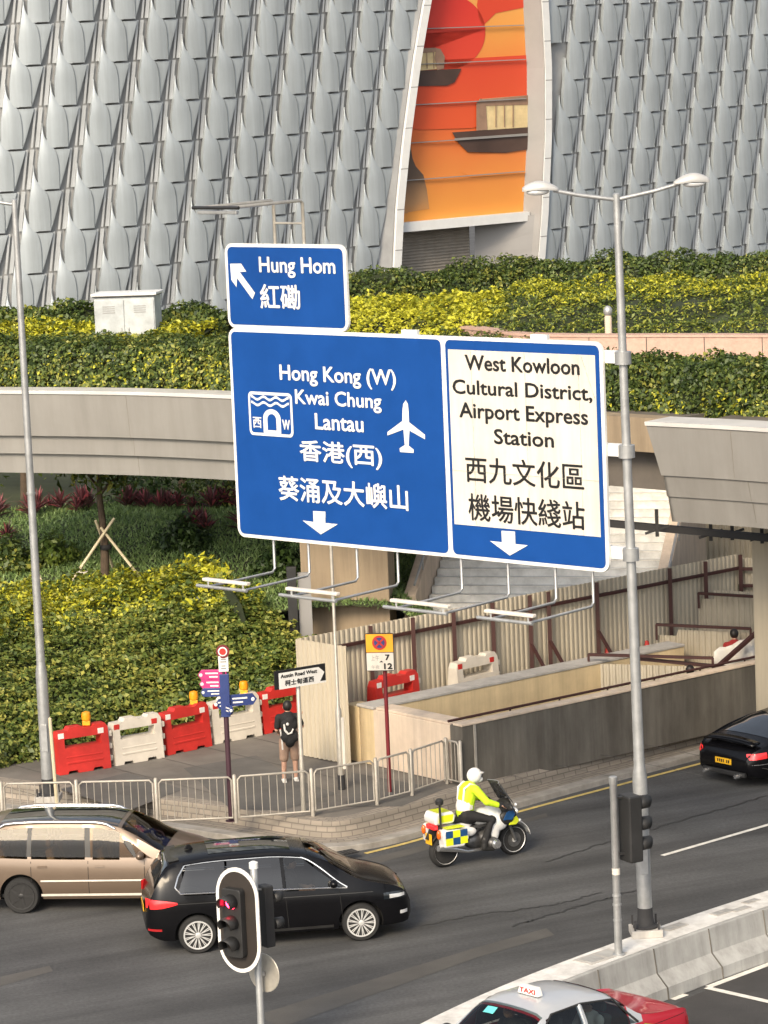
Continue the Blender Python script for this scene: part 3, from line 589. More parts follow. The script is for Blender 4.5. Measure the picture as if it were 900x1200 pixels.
def facpx(px, py):                         # pixel -> (arc length, height)
    d = ray(px, py); sx = xs_ * d.y - ys_ * d.x; i = int(np.argmax(sx > 0)); f = -sx[i - 1] / (sx[i] - sx[i - 1]); x = xs_[i - 1] + f * (xs_[i] - xs_[i - 1]); y = ys_[i - 1] + f * (ys_[i] - ys_[i - 1])
    k = y / d.y; return float(np.interp(x, xs_, as_)), CAMH + d.z * k
TH = thing('theatre_building', 'large grey theatre facade of overlapping wavy metal fins with a tall picture opening', 'building', (0, 106, 0))
OPL = [facpx(x, y) for x, y in ((511, -70), (495, 0), (483, 70), (471, 160), (463, 240), (458, 345))]; OPR = [facpx(x, y) for x, y in ((626, -70), (632, 0), (636, 80), (636, 160), (632, 250), (625, 345))]
OL = lambda h: float(np.interp(-h, [-p[1] for p in OPL], [p[0] for p in OPL])); OR_ = lambda h: float(np.interp(-h, [-p[1] for p in OPR], [p[0] for p in OPR]))
PC, PR, LEAN = 1.42, 1.29, 0.27
VL, LL = (-.6, -.3, 0, .3, 1), (-.06, -.02, 0, .02, .155)
VR, RR = (-.6, -.45, -.32, -.18, -.05, .1, .3, .6, 1), (-.055, -.02, .03, .115, .25, .365, .45, .535, .62)
tile = MB(); rd_ = MB(); side_ = MB(); jt = MB(); back_ = MB(); st = MB()
sm = lambda x: max(0, min(1, x)) ** 2 * (3 - 2 * max(0, min(1, x)))
H0, H1 = 6.0, 21.5
A0, A1 = facpx(-60, 200)[0] - 6, facpx(960, 150)[0] + 3
kc = int((A1 - A0) / PC) + 6
for k in range(-4, kc):
    for r in range(int((H1 - H0) / PR) + 1):
        hb = H0 + r * PR; ab = A0 + k * PC + LEAN * (hb - H0); am = ab + LEAN * PR / 2
        if am < A0 - 2 or am > A1 + 2: continue
        hm_ = hb + PR / 2; Lo = OL(hm_) - 0.25; Ro = OR_(hm_) + 0.05
        L_, R__, NV = [], [], 20
        if am + .25 * PC > Lo - .30 and am + .25 * PC < Ro + .12: continue
        jit = rng.uniform(-.012, .012)
        lf, rf = [], []
        for i in range(NV + 1):
            v = -.60 + 1.60 * i / NV; h = hb + PR * (1 - v); ax = ab + LEAN * (h - hb) + jit; a0 = ax + PC * float(pchip(VL, LL, v))
            w = max(.002, ax + PC * float(pchip(VR, RR, v)) - a0); rid = .06 + .12 * sm((v + .62) / .85)
            row = []
            for j in range(6):
                u = j / 5; row.append(fac(a0 + w * u, h, rid * (.74 + .26 * math.sin(u * math.pi / 2)) + .03 * math.sin(u * math.pi) * w / (PC * .475)))
            lf.append(row)
            if v >= 0:
                e = ax + PC * (.70 - .06 * v) - a0; e = max(e, w + .02)
                rf.append([fac(a0 + w, h, .02 + rid), fac(a0 + w + .004, h, rid - .035), fac(a0 + w + (e - w) * .6, h, rid - .015), fac(a0 + e, h, rid - .03), fac(a0 + e + .01, h, -.02)])
        tile.grid([[fac(float(as_[0]), 0, 0)] * 0 or [r_[0], r_[0]][0], ] for r_ in lf) if False else None; tile.grid(lf); tile.grid(rf); rd_.grid([[r_[0] + Vector((0, 0, 0)), r_[1]] for r_ in rf if (r_[3] - r_[1]).length > .03] if sum((r_[3] - r_[1]).length > .03 for r_ in rf) > 1 else [[rf[0][0], rf[0][1]], [rf[1][0], rf[1][1]]]); side_.grid([[r_[0], r_[0] + (fac(ab, hb, -1) - fac(ab, hb, 0)) * .14] for r_ in lf])
        # underside of the tile: the dark shadow joint
        b = lf[-1]; jt.grid([[p + Vector((0, 0, .014)) + (p - fac(ab + PC * .4, hb, -3)).normalized() * .004 for p in b[2:]], [p + (p - fac(ab + PC * .4, hb, -3)).normalized() * .004 for p in b[2:]]]); jt.grid([b, [fac(ab + PC * (.155 + .465 * j / 5) + jit, hb + .012, .06) for j in range(6)]])
        jt.grid([[fac(ab + PC * (.13 + .07 * j), hb + .045, .385) for j in range(6)], [fac(ab + PC * (.13 + .07 * j), hb - .012, .385) for j in range(6)]]) if False else None
        # strips between the fins
        for sa, sw, sn in ((.775, .05, .05), (.88, .09, .01)):
            a_ = [ab + PC * sa + .05, ab + PC * sa + LEAN * PR * .55 + .05]; g_ = .03
            st.grid([[fac(a_[0], hb + g_, sn), fac(a_[0] + PC * sw, hb + g_, sn)], [fac(a_[1], hb + PR - g_, sn), fac(a_[1] + PC * sw, hb + PR - g_, sn)]])
tile.build('cladding', 'alu', TH, world=True, smooth=50, fix=False); mat('facade_joint_shade', (.06, .062, .065), .7); rd_.build('ridge_shadow_lines', 'facade_joint_shade', TH, world=True, fix=False); side_.build('cladding_sides', 'alu', TH, world=True, fix=False); jt.build('cladding_joints', 'facade_joint_shade', TH, world=True, fix=False); st.build('mullion_strips', 'alu_strip', TH, world=True, fix=False)  # ridge strips are dark to paint the thin shadow line at each step
aa = list(np.linspace(A0 - 4, A1 + 4, 120)); hh = list(np.linspace(0, H1 + 1, 30))
bw = MB()
for i in range(len(hh) - 1):
    h = (hh[i] + hh[i + 1]) / 2
    lim = (OL(h), OR_(h)) if h > 5 else (0, 0)
    for seg in ((A0 - 4, lim[0]), (lim[1], A1 + 4)) if h > 5 else ((A0 - 4, A1 + 4),):
        q = np.linspace(seg[0], seg[1], 70); e0 = [list(q), list(q)]
        if h > 5:
            f0 = lambda hq: np.linspace(A0 - 4, OL(hq), 70) if seg[0] == A0 - 4 else np.linspace(OR_(hq), A1 + 4, 70)
            bw.grid([[fac(a, hh[i], -.07) for a in f0(hh[i])], [fac(a, hh[i + 1], -.07) for a in f0(hh[i + 1])]])
        else: bw.grid([[fac(a, hh[i], -.3) for a in q], [fac(a, hh[i + 1], -.3) for a in q]])
bw.build('wall', 'alu_back', TH, world=True, fix=False)
lw = MB(); lw.grid([[fac(a, z, -.25) for a in aa] for z in (0, 2.5, 5.2)]); lw.build('base_wall', 'tile_white', TH, world=True, fix=False)
# opening: white frame strips, reveals, picture, beam, screen below
HT_, HBt = 20.5, 6.0; hs_ = list(np.linspace(HBt, HT_, 24))
mb = MB()
for fn, w in ((OL, .32), (OR_, .32)):
    mb.grid([[fac(fn(h) - w / 2, h, .30), fac(fn(h) + w / 2, h, .30)] for h in hs_]); mb.grid([[fac(fn(h) + w / 2, h, .30), fac(fn(h) + w / 2, h, -.4)] for h in hs_]); mb.grid([[fac(fn(h) - w / 2, h, .30), fac(fn(h) - w / 2, h, -.4)] for h in hs_])
mb.build('opening_frame', 'frame_white', TH, world=True, smooth=30)
mb = MB(); 
for h in np.arange(7, 20, 1.35):
    for fn, w in ((OL, .32), (OR_, .32)): mb.grid([[fac(fn(h) - w / 2, h, .303), fac(fn(h) + w / 2, h, .303)], [fac(fn(h + .03) - w / 2, h + .03, .303), fac(fn(h + .03) + w / 2, h + .03, .303)]])
mb.build('frame_joints', 'panel_grey', TH, world=True)
mb = MB(); mb.grid([[fac(OL(h) - .62, h, .05), fac(OL(h) - .2, h, .22)] for h in hs_]); mb.build('dark_reveal', 'alu_back', TH, world=True)
PD = -.38
mb = MB(); mb.grid([[fac(OR_(h) - .2, h, .28), fac(OR_(h) - .42, h, PD)] for h in hs_]); mb.build('reveal_panel', 'panel_grey', TH, world=True)
# picture, as flat layers of print one centimetre apart
hb_l = facpx(464, 262)[1]; hbot = hb_l
def gradmat(name, stops, h0, h1):
    m = bpy.data.materials.new(name); m.use_nodes = True; M[name] = m; n, l = m.node_tree.nodes, m.node_tree.links
    tc = n.new('ShaderNodeTexCoord'); sp = n.new('ShaderNodeSeparateXYZ'); mr = n.new('ShaderNodeMapRange'); cr = n.new('ShaderNodeValToRGB'); nz = n.new('ShaderNodeTexNoise'); nz.inputs['Scale'].default_value = .7; nz.inputs['Detail'].default_value = 8
    l.new(tc.outputs['Object'], sp.inputs[0]); ma = n.new('ShaderNodeMath'); ma.operation = 'MULTIPLY_ADD'; ma.inputs[1].default_value = .8; l.new(nz.outputs[0], ma.inputs[0]); l.new(sp.outputs[2], ma.inputs[2]); l.new(tc.outputs['Object'], nz.inputs['Vector'])
    mr.inputs['From Min'].default_value = h0 + .4; mr.inputs['From Max'].default_value = h1 + .4; l.new(ma.outputs[0], mr.inputs[0]); l.new(mr.outputs[0], cr.inputs[0]); e = cr.color_ramp.elements
    while len(e) < len(stops): e.new(.5)
    for i, (p, c) in enumerate(stops): e[i].position = p; e[i].color = (*c, 1)
    b = n['Principled BSDF']; l.new(cr.outputs[0], b.inputs['Base Color']); b.inputs['Roughness'].default_value = .45
gradmat('print_sky', [(0, (.72, .30, .055)), (.22, (.68, .22, .05)), (.40, (.68, .13, .035)), (.60, (.72, .20, .045)), (.80, (.74, .32, .07)), (1, (.74, .36, .10))], hbot, 17.3)
gradmat('print_sun', [(0, (.66, .07, .03)), (1, (.60, .028, .025))], 13.5, 17.5)
gradmat('print_sea', [(0, (.70, .12, .03)), (1, (.62, .06, .025))], 11.0, 14.6)
gradmat('print_rock', [(0, (.66, .28, .07)), (.22, (.40, .22, .10)), (.55, (.12, .08, .055)), (1, (.09, .06, .045))], hbot, 12.0)
gradmat('print_sail', [(0, (.62, .50, .24)), (.55, (.42, .30, .18)), (1, (.12, .07, .05))], 0, 1)
mat('print_hull', (.075, .045, .035), .5, var=.25, scale=.5); mat('print_cream', (.66, .52, .28), .5, var=.2, scale=1.2); mat('print_tan', (.30, .19, .13), .5, var=.25, scale=1)
aL_, aR_ = OL(9.0), OR_(9.0); pL, pR = fac(aL_, 0, PD), fac(aR_, 0, PD); pN = Vector((pR.y - pL.y, pL.x - pR.x, 0)).normalized()
if pN.y > 0: pN = -pN
def pic(a, h, o): return pL + (pR - pL) * ((a - aL_) / (aR_ - aL_)) + pN * o + Vector((0, 0, h))
P = MB(); pm = ['print_sky', 'print_sun', 'print_sea', 'print_rock', 'print_hull', 'print_cream', 'print_tan', 'fascia']
hq = [h for h in np.linspace(hbot, HT_, 20)]
def pface(px_, lay, mi, clip=True):
    P.cm = mi; v = []
    for x, y in px_:
        a, h = facpx(x, y); 
        if clip: a = min(max(a, OL(h) + .12), OR_(h) - .36)
        v.append(pic(a, h, .014 * lay))
    P.add(v, [tuple(range(len(v)))])
P.cm = 0; P.grid([[pic(OL(h) - .1, h, 0), pic(OR_(h) - .32, h, 0)] for h in hq])
pface([(490, 66)] + [(534 + 44 * math.cos(a), 37 + 46 * math.sin(a)) for a in np.linspace(0, 2 * math.pi, 40)][:0] + [(534 + 44 * math.cos(a), 37 + 44 * math.sin(a)) for a in np.linspace(-math.pi * .98, math.pi * .98, 40)], 1, 1)
pface([(572, -20), (568, 5), (570, 20), (575, 30), (590, 15), (625, 8), (625, -60), (580, -60)], 1, 2)
pface([(483, 95), (520, 75), (560, 66), (600, 66), (632, 64), (636, 120), (560, 140), (470, 135)], 1, 2) if False else pface([(520, 70), (560, 68), (632, 64), (640, 110), (632, 118), (470, 122), (480, 84)], 1, 2)
pface([(462, 121), (632, 112), (632, 140), (600, 143), (560, 150), (500, 152), (480, 148), (462, 140)], 2, 2)
pface([(480, 58), (520, 56), (525, 62), (527, 80), (480, 84), (470, 84)], 3, 5); pface([(480, 57), (519, 55.5), (522, 60), (480, 64)], 4, 6); pface([(519, 56), (524, 57), (529, 66), (528, 80), (520, 82), (517, 68)], 5, 6)
pface([(470, 84), (549, 80), (541, 96), (532, 100), (490, 101), (475, 96)], 4, 4)
pface([(570, 116), (633, 111), (640, 151), (572, 153)], 3, 5); pface([(574, 116), (633, 111), (636, 122), (576, 124)], 4, 6); pface([(566, 121), (571, 115), (577, 118), (579, 152), (566, 153)], 5, 6)
pface([(538, 155), (640, 148), (640, 174), (600, 179), (556, 178), (545, 167)], 4, 4); pface([(540, 162), (640, 155), (640, 158), (541, 165)], 5, 7)
pface([(470, 135), (477, 145), (481, 156), (489, 165), (492, 185), (496, 195), (505, 205), (509, 222), (512, 245), (466, 252), (461, 200)], 1, 3)
pface([(468, 150), (480, 170), (486, 190), (488, 215), (492, 245), (462, 248)], 2, 3)
pface([(462, 190), (472, 205), (480, 212), (486, 250), (460, 252)], 3, 3)
pface([(548, 200), (560, 190), (575, 182), (600, 176), (640, 172), (640, 202), (560, 208)], 1, 0) 
for xx in (489, 498, 507, 515): pface([(xx, 60), (xx + 1, 60), (xx + 1.5, 80), (xx + .3, 80)], 6, 6)
for xx in (588, 598, 608): pface([(xx, 119), (xx + 1.2, 119), (xx + 1.2, 149), (xx, 149)], 6, 6)
P.build('picture', pm, TH, world=True, fix=False)
mb = MB()
for (x0, y0, x1, y1) in ((485, 34, 628, 26), (478, 76, 632, 69), (470, 124, 634, 117), (466, 169, 634, 160), (464, 213, 634, 203)):
    (a0, h0), (a1, h1) = facpx(x0, y0), facpx(x1, y1); a0 = max(a0, OL(h0) + .15); a1 = min(a1, OR_(h1) - .55); mb.bar(pic(a0, h0, .10), pic(a1, h0, .10), .045, .03)
mb.build('glazing_bar', 'panel_grey', TH, world=True)
mb = MB(); mb.grid([[fac(a, hbot - .32, PD + .3) for a in np.linspace(OL(hbot), OR_(hbot) - .4, 6)], [fac(a, hbot, PD + .3) for a in np.linspace(OL(hbot), OR_(hbot) - .4, 6)], [fac(a, hbot, PD - .1) for a in np.linspace(OL(hbot), OR_(hbot) - .4, 6)]]); mb.grid([[fac(a, hbot - .32, PD + .3) for a in np.linspace(OL(hbot), OR_(hbot) - .4, 6)], [fac(a, hbot - .32, PD - 1.2) for a in np.linspace(OL(hbot), OR_(hbot) - .4, 6)]]); mb.build('beam', 'frame_white', TH, world=True)
hlow = hbot - .32; asp = facpx(575, 280)[0]
mb = MB(); n_ = 40
mb.grid([[fac(a, h, -1.1 + .03 * (i % 2)) for a in np.linspace(OL(6) - .3, asp, 10)] for i, h in enumerate(np.linspace(5, hlow + .2, 2 * n_))]); mb.build('ribbed_screen', 'screen_brown', TH, world=True)
mb = MB(); mb.grid([[fac(asp, h, -1.15), fac(asp + .25 * (h - 5.5) / 4, h, -1.3)] for h in (5, hlow + .2)]); mb.build('gap', 'joint_dark', TH, world=True)
mb = MB(); mb.grid([[fac(asp + .12 + .22 * (h - 5.5) / 4, h, -1.1), fac(OR_(h) - .2, h, .1)] for h in np.linspace(5, hlow + .2, 8)]); mb.build('slanted_panel', 'panel_grey', TH, world=True)
# ------------------------------------------------------------------ planting
def bank_points(rows, n, lumpsc, lumpa, thick):
    """random points on a ruled surface given as a list of cross polylines (each a list of points, front to back)"""
    G = np.array([[tuple(p) for p in r] for r in rows]); a, b = G.shape[:2]
    # area weights per cell
    C = np.linalg.norm(np.cross(G[1:, :-1] - G[:-1, :-1], G[:-1, 1:] - G[:-1, :-1]), axis=2); w = (C / C.sum()).ravel()
    k = rng.choice(len(w), n, p=w); i, j = k // (b - 1), k % (b - 1); u, v = rng.random((n, 1)), rng.random((n, 1))
    P = (G[i, j] * (1 - u) + G[i + 1, j] * u) * (1 - v) + (G[i, j + 1] * (1 - u) + G[i + 1, j + 1] * u) * v
    N = np.cross(G[i + 1, j] - G[i, j], G[i, j + 1] - G[i, j]); N /= np.linalg.norm(N, axis=1)[:, None] + 1e-9
    P = P + N * (lump(P, lumpsc)[:, None] * lumpa + lump(P + 31.0, lumpsc * .37)[:, None] * lumpa * .5 - rng.random((n, 1)) * thick)
    return P, N
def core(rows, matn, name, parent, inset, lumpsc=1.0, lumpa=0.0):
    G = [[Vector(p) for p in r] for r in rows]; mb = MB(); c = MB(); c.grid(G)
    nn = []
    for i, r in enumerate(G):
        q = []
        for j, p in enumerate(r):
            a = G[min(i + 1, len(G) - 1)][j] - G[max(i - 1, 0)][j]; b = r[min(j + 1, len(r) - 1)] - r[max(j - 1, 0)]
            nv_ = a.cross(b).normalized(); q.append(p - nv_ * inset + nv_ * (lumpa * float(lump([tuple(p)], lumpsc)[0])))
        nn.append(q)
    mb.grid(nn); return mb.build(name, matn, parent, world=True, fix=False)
def shrubs(name, label, cat, rows, n, size, matn, lumpsc=1.2, lumpa=.12, thick=.22, aspect=.5, spread=.7, up=.25, inset=.22, group=None, corem='foliage_core', mats2=None):
    G = rows; c = Vector(rows[len(rows) // 2][0]); t = thing(name, label, cat, (c.x, c.y, c.z), group=group)
    if corem: core(rows, corem, 'stems', t, inset, lumpsc, lumpa)
    P, N = bank_points(rows, n, lumpsc, lumpa, thick); P -= np.array([[c.x, c.y, c.z]])
    leaves('foliage', P, N, size, matn, t, aspect, spread, up)
    if mats2:
        for (mt, nn_, cond, nm) in mats2:
            P, N = bank_points(rows, nn_ * 3, lumpsc, lumpa * 1.15, thick * .4); k = cond(P); P, N = P[k][:nn_], N[k][:nn_]; P -= np.array([[c.x, c.y, c.z]]); leaves(nm, P, N, size, mt, t, aspect, spread, up + .2)
    return t
def hedge_rows(line, z0, h, depth, seg=40, tilt=.15):
    """front foot line (left to right), returns cross sections front-bottom -> front-top -> back-top -> back-bottom"""
    L = resample(line, seg); out = []
    for p, q in zip(L, normals2d(L)):
        r = []
        for a, b in ((0, 0), (.02, .35), (tilt * .5, .75), (tilt, .93), (tilt + .15, 1.0), (depth * .5, 1.04), (depth - .2, 1.0), (depth, .8), (depth, .2)):
            r.append(Vector((p.x, p.y, z0)) + q * a + Vector((0, 0, h * b)))
        out.append(r)
    return out
# big planted bank behind the water barriers
LB = resample([at(x, y, PH) for x, y in ((-160, 925), (0, 905), (60, 893), (150, 873), (250, 858), (340, 850), (380, 844), (430, 834))], 44)
BK = []
for p, q in zip(LB, normals2d(LB)):
    r = []
    for a, b in ((.25, .0), (.35, .45), (.8, .95), (1.6, 1.35), (2.4, 1.7), (3.2, 2.0), (4.0, 2.25)): r.append(Vector((p.x, p.y, PH)) + q * a + Vector((0, 0, b)))
    BK.append(r)
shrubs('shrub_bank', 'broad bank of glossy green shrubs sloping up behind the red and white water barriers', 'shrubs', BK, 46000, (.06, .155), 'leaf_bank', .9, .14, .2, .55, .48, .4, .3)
BK2 = []
for p, q in zip(LB, normals2d(LB)):
    r = []
    for a, b in ((3.7, 1.9), (3.8, 2.3), (4.3, 2.62), (5.2, 2.66), (6.2, 2.7), (6.6, 2.4)): r.append(Vector((p.x, p.y, PH)) + q * a + Vector((0, 0, b)))
    BK2.append(r)
shrubs('golden_shrubs', 'strip of yellow leaved shrubs along the top of the shrub bank, below the lawn', 'shrubs', BK2, 22000, (.07, .17), 'leaf_gold', .9, .16, .25, .55, .7, .5, .34, corem=None, mats2=[('leaf_bank', 14000, lambda P: rng.random(len(P)) < .5, 'green_foliage')])
# rising lawn behind it
lp = []
for i in range(30):
    x = -24 + 1.15 * i; r = []
    for j in range(26):
        y = 74.0 + j * 1.1 - max(0, x + 2) * .0; z = PH + 1.9 + .06 * (min(y, 84) - 74) + .10 * math.sin(x * .5 + y * .35)
        if x > 0: z -= min(2.2, (x) * .8)
        r.append(Vector((x, y, max(z, .3))))
    lp.append(r)
mb = MB(); mb.grid(lp); struct(mb.build('lawn_slope', 'lawn_soil', smooth=60))
def grass(name, rows, n, hgt, matn, kind, wind=.3, w=.02):
    P, N = bank_points(rows, n, 2.0, .02, .0); N = np.where(N[:, 2:3] < 0, -N, N); d = N * 0 + [[0, 0, 1]] + rng.normal(size=(n, 3)) * wind; d /= np.linalg.norm(d, axis=1)[:, None]
    H = rng.uniform(.5, 1.2, (n, 1)) * hgt; s = rng.normal(size=(n, 3)); s[:, 2] = 0; s /= np.linalg.norm(s, axis=1)[:, None] + 1e-9
    V = np.empty((n, 3, 3)); V[:, 0] = P - s * w; V[:, 1] = P + s * w; V[:, 2] = P + d * H
    me = bpy.data.meshes.new(name); me.vertices.add(3 * n); me.vertices.foreach_set('co', V.reshape(-1)); me.loops.add(3 * n); me.loops.foreach_set('vertex_index', np.arange(3 * n, dtype=np.int32)); me.polygons.add(n); me.polygons.foreach_set('loop_start', np.arange(0, 3 * n, 3, dtype=np.int32)); me.update(calc_edges=True)
    me.materials.append(M[matn]); o = bpy.data.objects.new(name, me); col.objects.link(o); return o
o = grass('ground_cover', [r[:14] for r in lp[:24]], 120000, .13, 'grass', 'stuff', .9, .03); tag(o, 'low dark green ground cover over the garden slope under the footbridge', 'ground cover', kind='stuff')
def lawn_z(x, y): 
    z = PH + 1.9 + .06 * (min(y, 84) - 74) + .10 * math.sin(x * .5 + y * .35)
    return z - (min(2.2, x * .8) if x > 0 else 0)
# red cordylines in two drifts and low shrubs
def rosette(name, label, cat, p, n, L, matn, w=.05, group=None):
    t = thing(name, label, cat, p, group=group) if label else None
    V, Fc = MB(), None
    for k in range(n):
        az = rng.uniform(0, 6.28); el = rng.uniform(.35, 1.4); l_ = L * rng.uniform(.7, 1.15); d = Vector((math.cos(az) * math.cos(el), math.sin(az) * math.cos(el), math.sin(el))); s = Vector((-math.sin(az), math.cos(az), 0)) * w
        b = Vector((0, 0, rng.uniform(0, .35) * L)); V.add([b, b + d * l_ * .5 + s, b + d * l_ - Vector((0, 0, .15 * l_)), b + d * l_ * .5 - s], [(0, 1, 2, 3)])
    return V
CORD = [rosette('x', None, '', None, 34, .75, 'leaf_red') for _ in range(3)]
cm_ = []
for i, v in enumerate(CORD): 
    o = v.build('cordyline', 'leaf_red', fix=False); cm_.append(o.data); bpy.data.objects.remove(o)
for i in range(120):
    dr = i % 2; x0 = rng.uniform(-14, .2); y0 = (87.2 if dr else 83.0) + rng.uniform(-.7, .7)
    if dr == 0 and -9.5 < x0 < -5 : continue
    o = bpy.data.objects.new('cordyline', cm_[i % 3]); col.objects.link(o); o.location = (x0, y0, lawn_z(x0, y0)); o.rotation_euler = (0, 0, rng.uniform(0, 6.28)); s_ = rng.uniform(.45, .9); o.scale = (s_,) * 3
    tag(o, 'dark red long leaved cordyline plant in the far row under the bridge' if dr else 'dark red long leaved cordyline plant in the near row on the garden slope', 'plant', 'red cordylines in the far row' if dr else 'red cordylines in the near row')
def tree(name, label, p, H, cr, n, matn, trunk_r=.09, crown_h=None, group=None, size=(.12, .26), seed=0):
    r_ = np.random.default_rng(seed + 11); t = thing(name, label, 'tree', p, group=group); mb = MB(); ch = crown_h or H * .45
    pts = [(0, 0, -.2), (.03, .02, H * .3), (-.03, .05, H * .6), (0, 0, H * .92)]; mb.tube(pts, [trunk_r * 1.2, trunk_r, trunk_r * .75, trunk_r * .3], 9)
    ends = []
    for k in range(9):
        z = ch + (H - ch) * (k + .3) / 9; az = k * 2.4; L = cr * r_.uniform(.5, .95); e = Vector((math.cos(az) * L, math.sin(az) * L, z + L * .35)); ends.append(e); mb.tube([(0, 0, z - .25), (e.x * .5, e.y * .5, z + L * .12), e], [trunk_r * .4, trunk_r * .25, trunk_r * .1], 6)
    mb.build('trunk', 'bark', t, smooth=50)
    cs = np.array([tuple(e) for e in ends] + [(0, 0, H)]); k = r_.integers(0, len(cs), n); P = cs[k] + r_.normal(size=(n, 3)) * cr * .27; N = P - np.array([[0, 0, (H + ch) / 2]]); N /= np.linalg.norm(N, axis=1)[:, None]
    leaves('crown', P, N, size, matn, t, .5, .9, .3); return t
tp = aty(124, 694, 78.5); tree('young_tree', 'slim young tree tied to three bamboo stakes on the garden slope', (tp.x, tp.y, lawn_z(tp.x, tp.y)), 3.3, .9, 1000, 'leaf_green', .10, 2.3, seed=1)
zt = lawn_z(tp.x, tp.y); t = thing('tree_stakes', 'tripod of pale bamboo stakes propping the slim young tree', 'stakes', (tp.x, tp.y, zt))
for (x0, y0, x1, y1, dy) in ((75, 694, 134, 607, -.5), (172, 687, 118, 618, -.35), (135, 672, 112, 610, .8)):
    a, b = aty(x0, y0, tp.y + dy), aty(x1, y1, tp.y - .12); mb = MB(); mb.tube([a, b], .035, 8); mb.build('stake', 'bamboo', t, world=True)
mb = MB(); a = aty(124, 641, tp.y); mb.lathe([(.13, -.06), (.15, 0), (.13, .06)], a); mb.build('tie', 'cloth_black', t, world=True)
tp2 = aty(44, 735, 75.6); t = thing('tree_stakes', 'short pale bamboo stakes leaning together beside the left lamp post', 'stakes', (tp2.x, tp2.y, lawn_z(tp2.x, tp2.y)))
for (x0, y0, x1, y1) in ((30, 738, 44, 650), (68, 728, 40, 660)):
    mb = MB(); mb.tube([aty(x0, y0, 75.2), aty(x1, y1, 75.4)], .03, 8); mb.build('stake', 'bamboo', t, world=True)
for i, (px, y, H, cr_, lb) in enumerate(((30, 90.0, 3.6, 1.5, 'bright green bushy tree at the far left under the bridge'), (215, 91.0, 3.2, 1.5, 'dark bushy tree behind the staked young tree'), (-60, 92.0, 3.8, 1.7, 'green tree at the left edge of the garden'), (300, 92, 3.4, 1.6, 'green tree under the bridge just left of the big road sign'))):
    p = aty(px, 600, y); tree('garden_tree', lb, (p.x, p.y, lawn_z(p.x, p.y) - .2), H, cr_, 2600, ('leaf_tree', 'leaf_green')[i % 2], .12, 1.2, seed=5 + i)
for i, (px, py, y, r_, mt, lb) in enumerate(((60, 640, 80.5, .7, 'leaf_tree', 'light green round shrub left of the staked young tree'), (170, 575, 89, 1.3, 'leaf_dark', 'dark rounded shrub behind the staked young tree'), (215, 640, 81, .75, 'leaf_dark', 'dark green low shrub right of the staked young tree'), (10, 655, 80, .8, 'leaf_green', 'green shrub at the left edge of the garden slope'), (262, 590, 88, 1.2, 'leaf_green', 'green shrub beside the red cordylines near the road sign'), (330, 680, 77.5, .7, 'leaf_dark', 'dark green shrub just below the left corner of the big sign'))):
    p = aty(px, py, y); t = thing('shrub', lb, 'shrub', (p.x, p.y, lawn_z(p.x, p.y))); n = 1500; d = rng.normal(size=(n, 3)); d /= np.linalg.norm(d, axis=1)[:, None]; d[:, 2] = np.abs(d[:, 2]); P = d * r_ * (rng.random((n, 1)) ** .4) * (1 + .25 * lump(d * 2, 1.3)[:, None]); leaves('foliage', P, d, (.1, .2), mt, t, .5, .7, .3)
t = thing('landscape_light', 'small white flat lamp lying in the ground cover beside the stakes', 'lamp', aty(97, 672, 77.4)); mb = MB(); mb.lathe([(.02, 0), (.16, .02), (.16, .06), (.02, .08)]); mb.build('head', 'white_plastic', t); mb = MB(); mb.tube([(0, 0, -.4), (0, 0, .02)], .03, 8); mb.build('stem', 'galv', t)
# dark door leaf beside the bridge column
t = thing('doorway_frame', 'black steel gate post with a grey panel beside the brown bridge column', 'gate', aty(348, 760, 73)); a = aty(346, 770, 73.2)
mb = MB(); mb.box((a.x, a.y, a.z + 1.0), (.22, .2, 2.2)); mb.build('post', 'black_plastic', t, world=True, bevel=.01)
mb = MB(); mb.box((a.x + .28, a.y + .06, a.z + .95), (.30, .08, 2.0)); mb.build('panel', 'panel_grey', t, world=True)

# --- planting on the bridge and the podium
def elift(p, q, a, z): return Vector((p.x + q.x * a, p.y + q.y * a, z))
EL = [p for p in E1]; hl = [Vector((p.x + n_.x * .9, p.y + n_.y * .9, 7.5)) for p, n_ in zip(EL, normals2d(EL))]
HL = [p for p in hl if proj(p)[0] < 420]
pod = MB()
def slab(nm, pts, z, th, matn):
    t_ = MB(); t_.prism([(p[0], p[1]) for p in pts], lambda a, b, w: Vector((a, b, z - th * w)), 0, 1); return t_
# podium
pl = [(-3.6, 82.6), (1.9, 82.6), (2.6, 81.2), (3.4, 79.9), (5.2, 78.6), (12, 77.0), (30, 73), (40, 120), (8, 108), (-3.6, 98)]
t = thing('podium', 'raised planted podium in front of the grey theatre, edged with pink granite on the right', 'podium', (0, 90, 0))
slab('slab', pl, 7.42, .6, 'soffit').build('slab', 'soffit', t, world=True)
for px, y in ((560, 90), (700, 88)):
    p = aty(px, 600, y); mb = MB(); mb.box((p.x, p.y, 3.4), (.8, .8, 6.9)); mb.build('column', 'column', t, world=True)
gr = [aty(x, 395, y) for x, y in ((540, 82.2), (568, 81.0), (600, 79.6), (690, 78.2), (780, 77.4), (900, 76.2), (1100, 74))]; gw = MB(); GR = resample([Vector((p.x, p.y, 0)) for p in gr], 20)
sweep(gw, GR, [(0, 7.3), (0, 7.95), (.35, 7.95), (.35, 7.3)]); gw.build('granite_wall', 'granite', t, world=True)
gw = MB(); sweep(gw, GR, [(-.03, 7.953), (-.03, 8.01), (.4, 8.01), (.4, 7.953)]); gw.build('granite_coping', 'granite', t, world=True)
gw = MB()
for px in (686, 750, 818, 887):
    p = min(GR, key=lambda q: abs(proj((q.x, q.y, 7.7))[0] - px)); gw.box((p.x, p.y - .002, 7.63), (.022, .012, .64), math.atan2((GR[5] - GR[4]).y, (GR[5] - GR[4]).x))
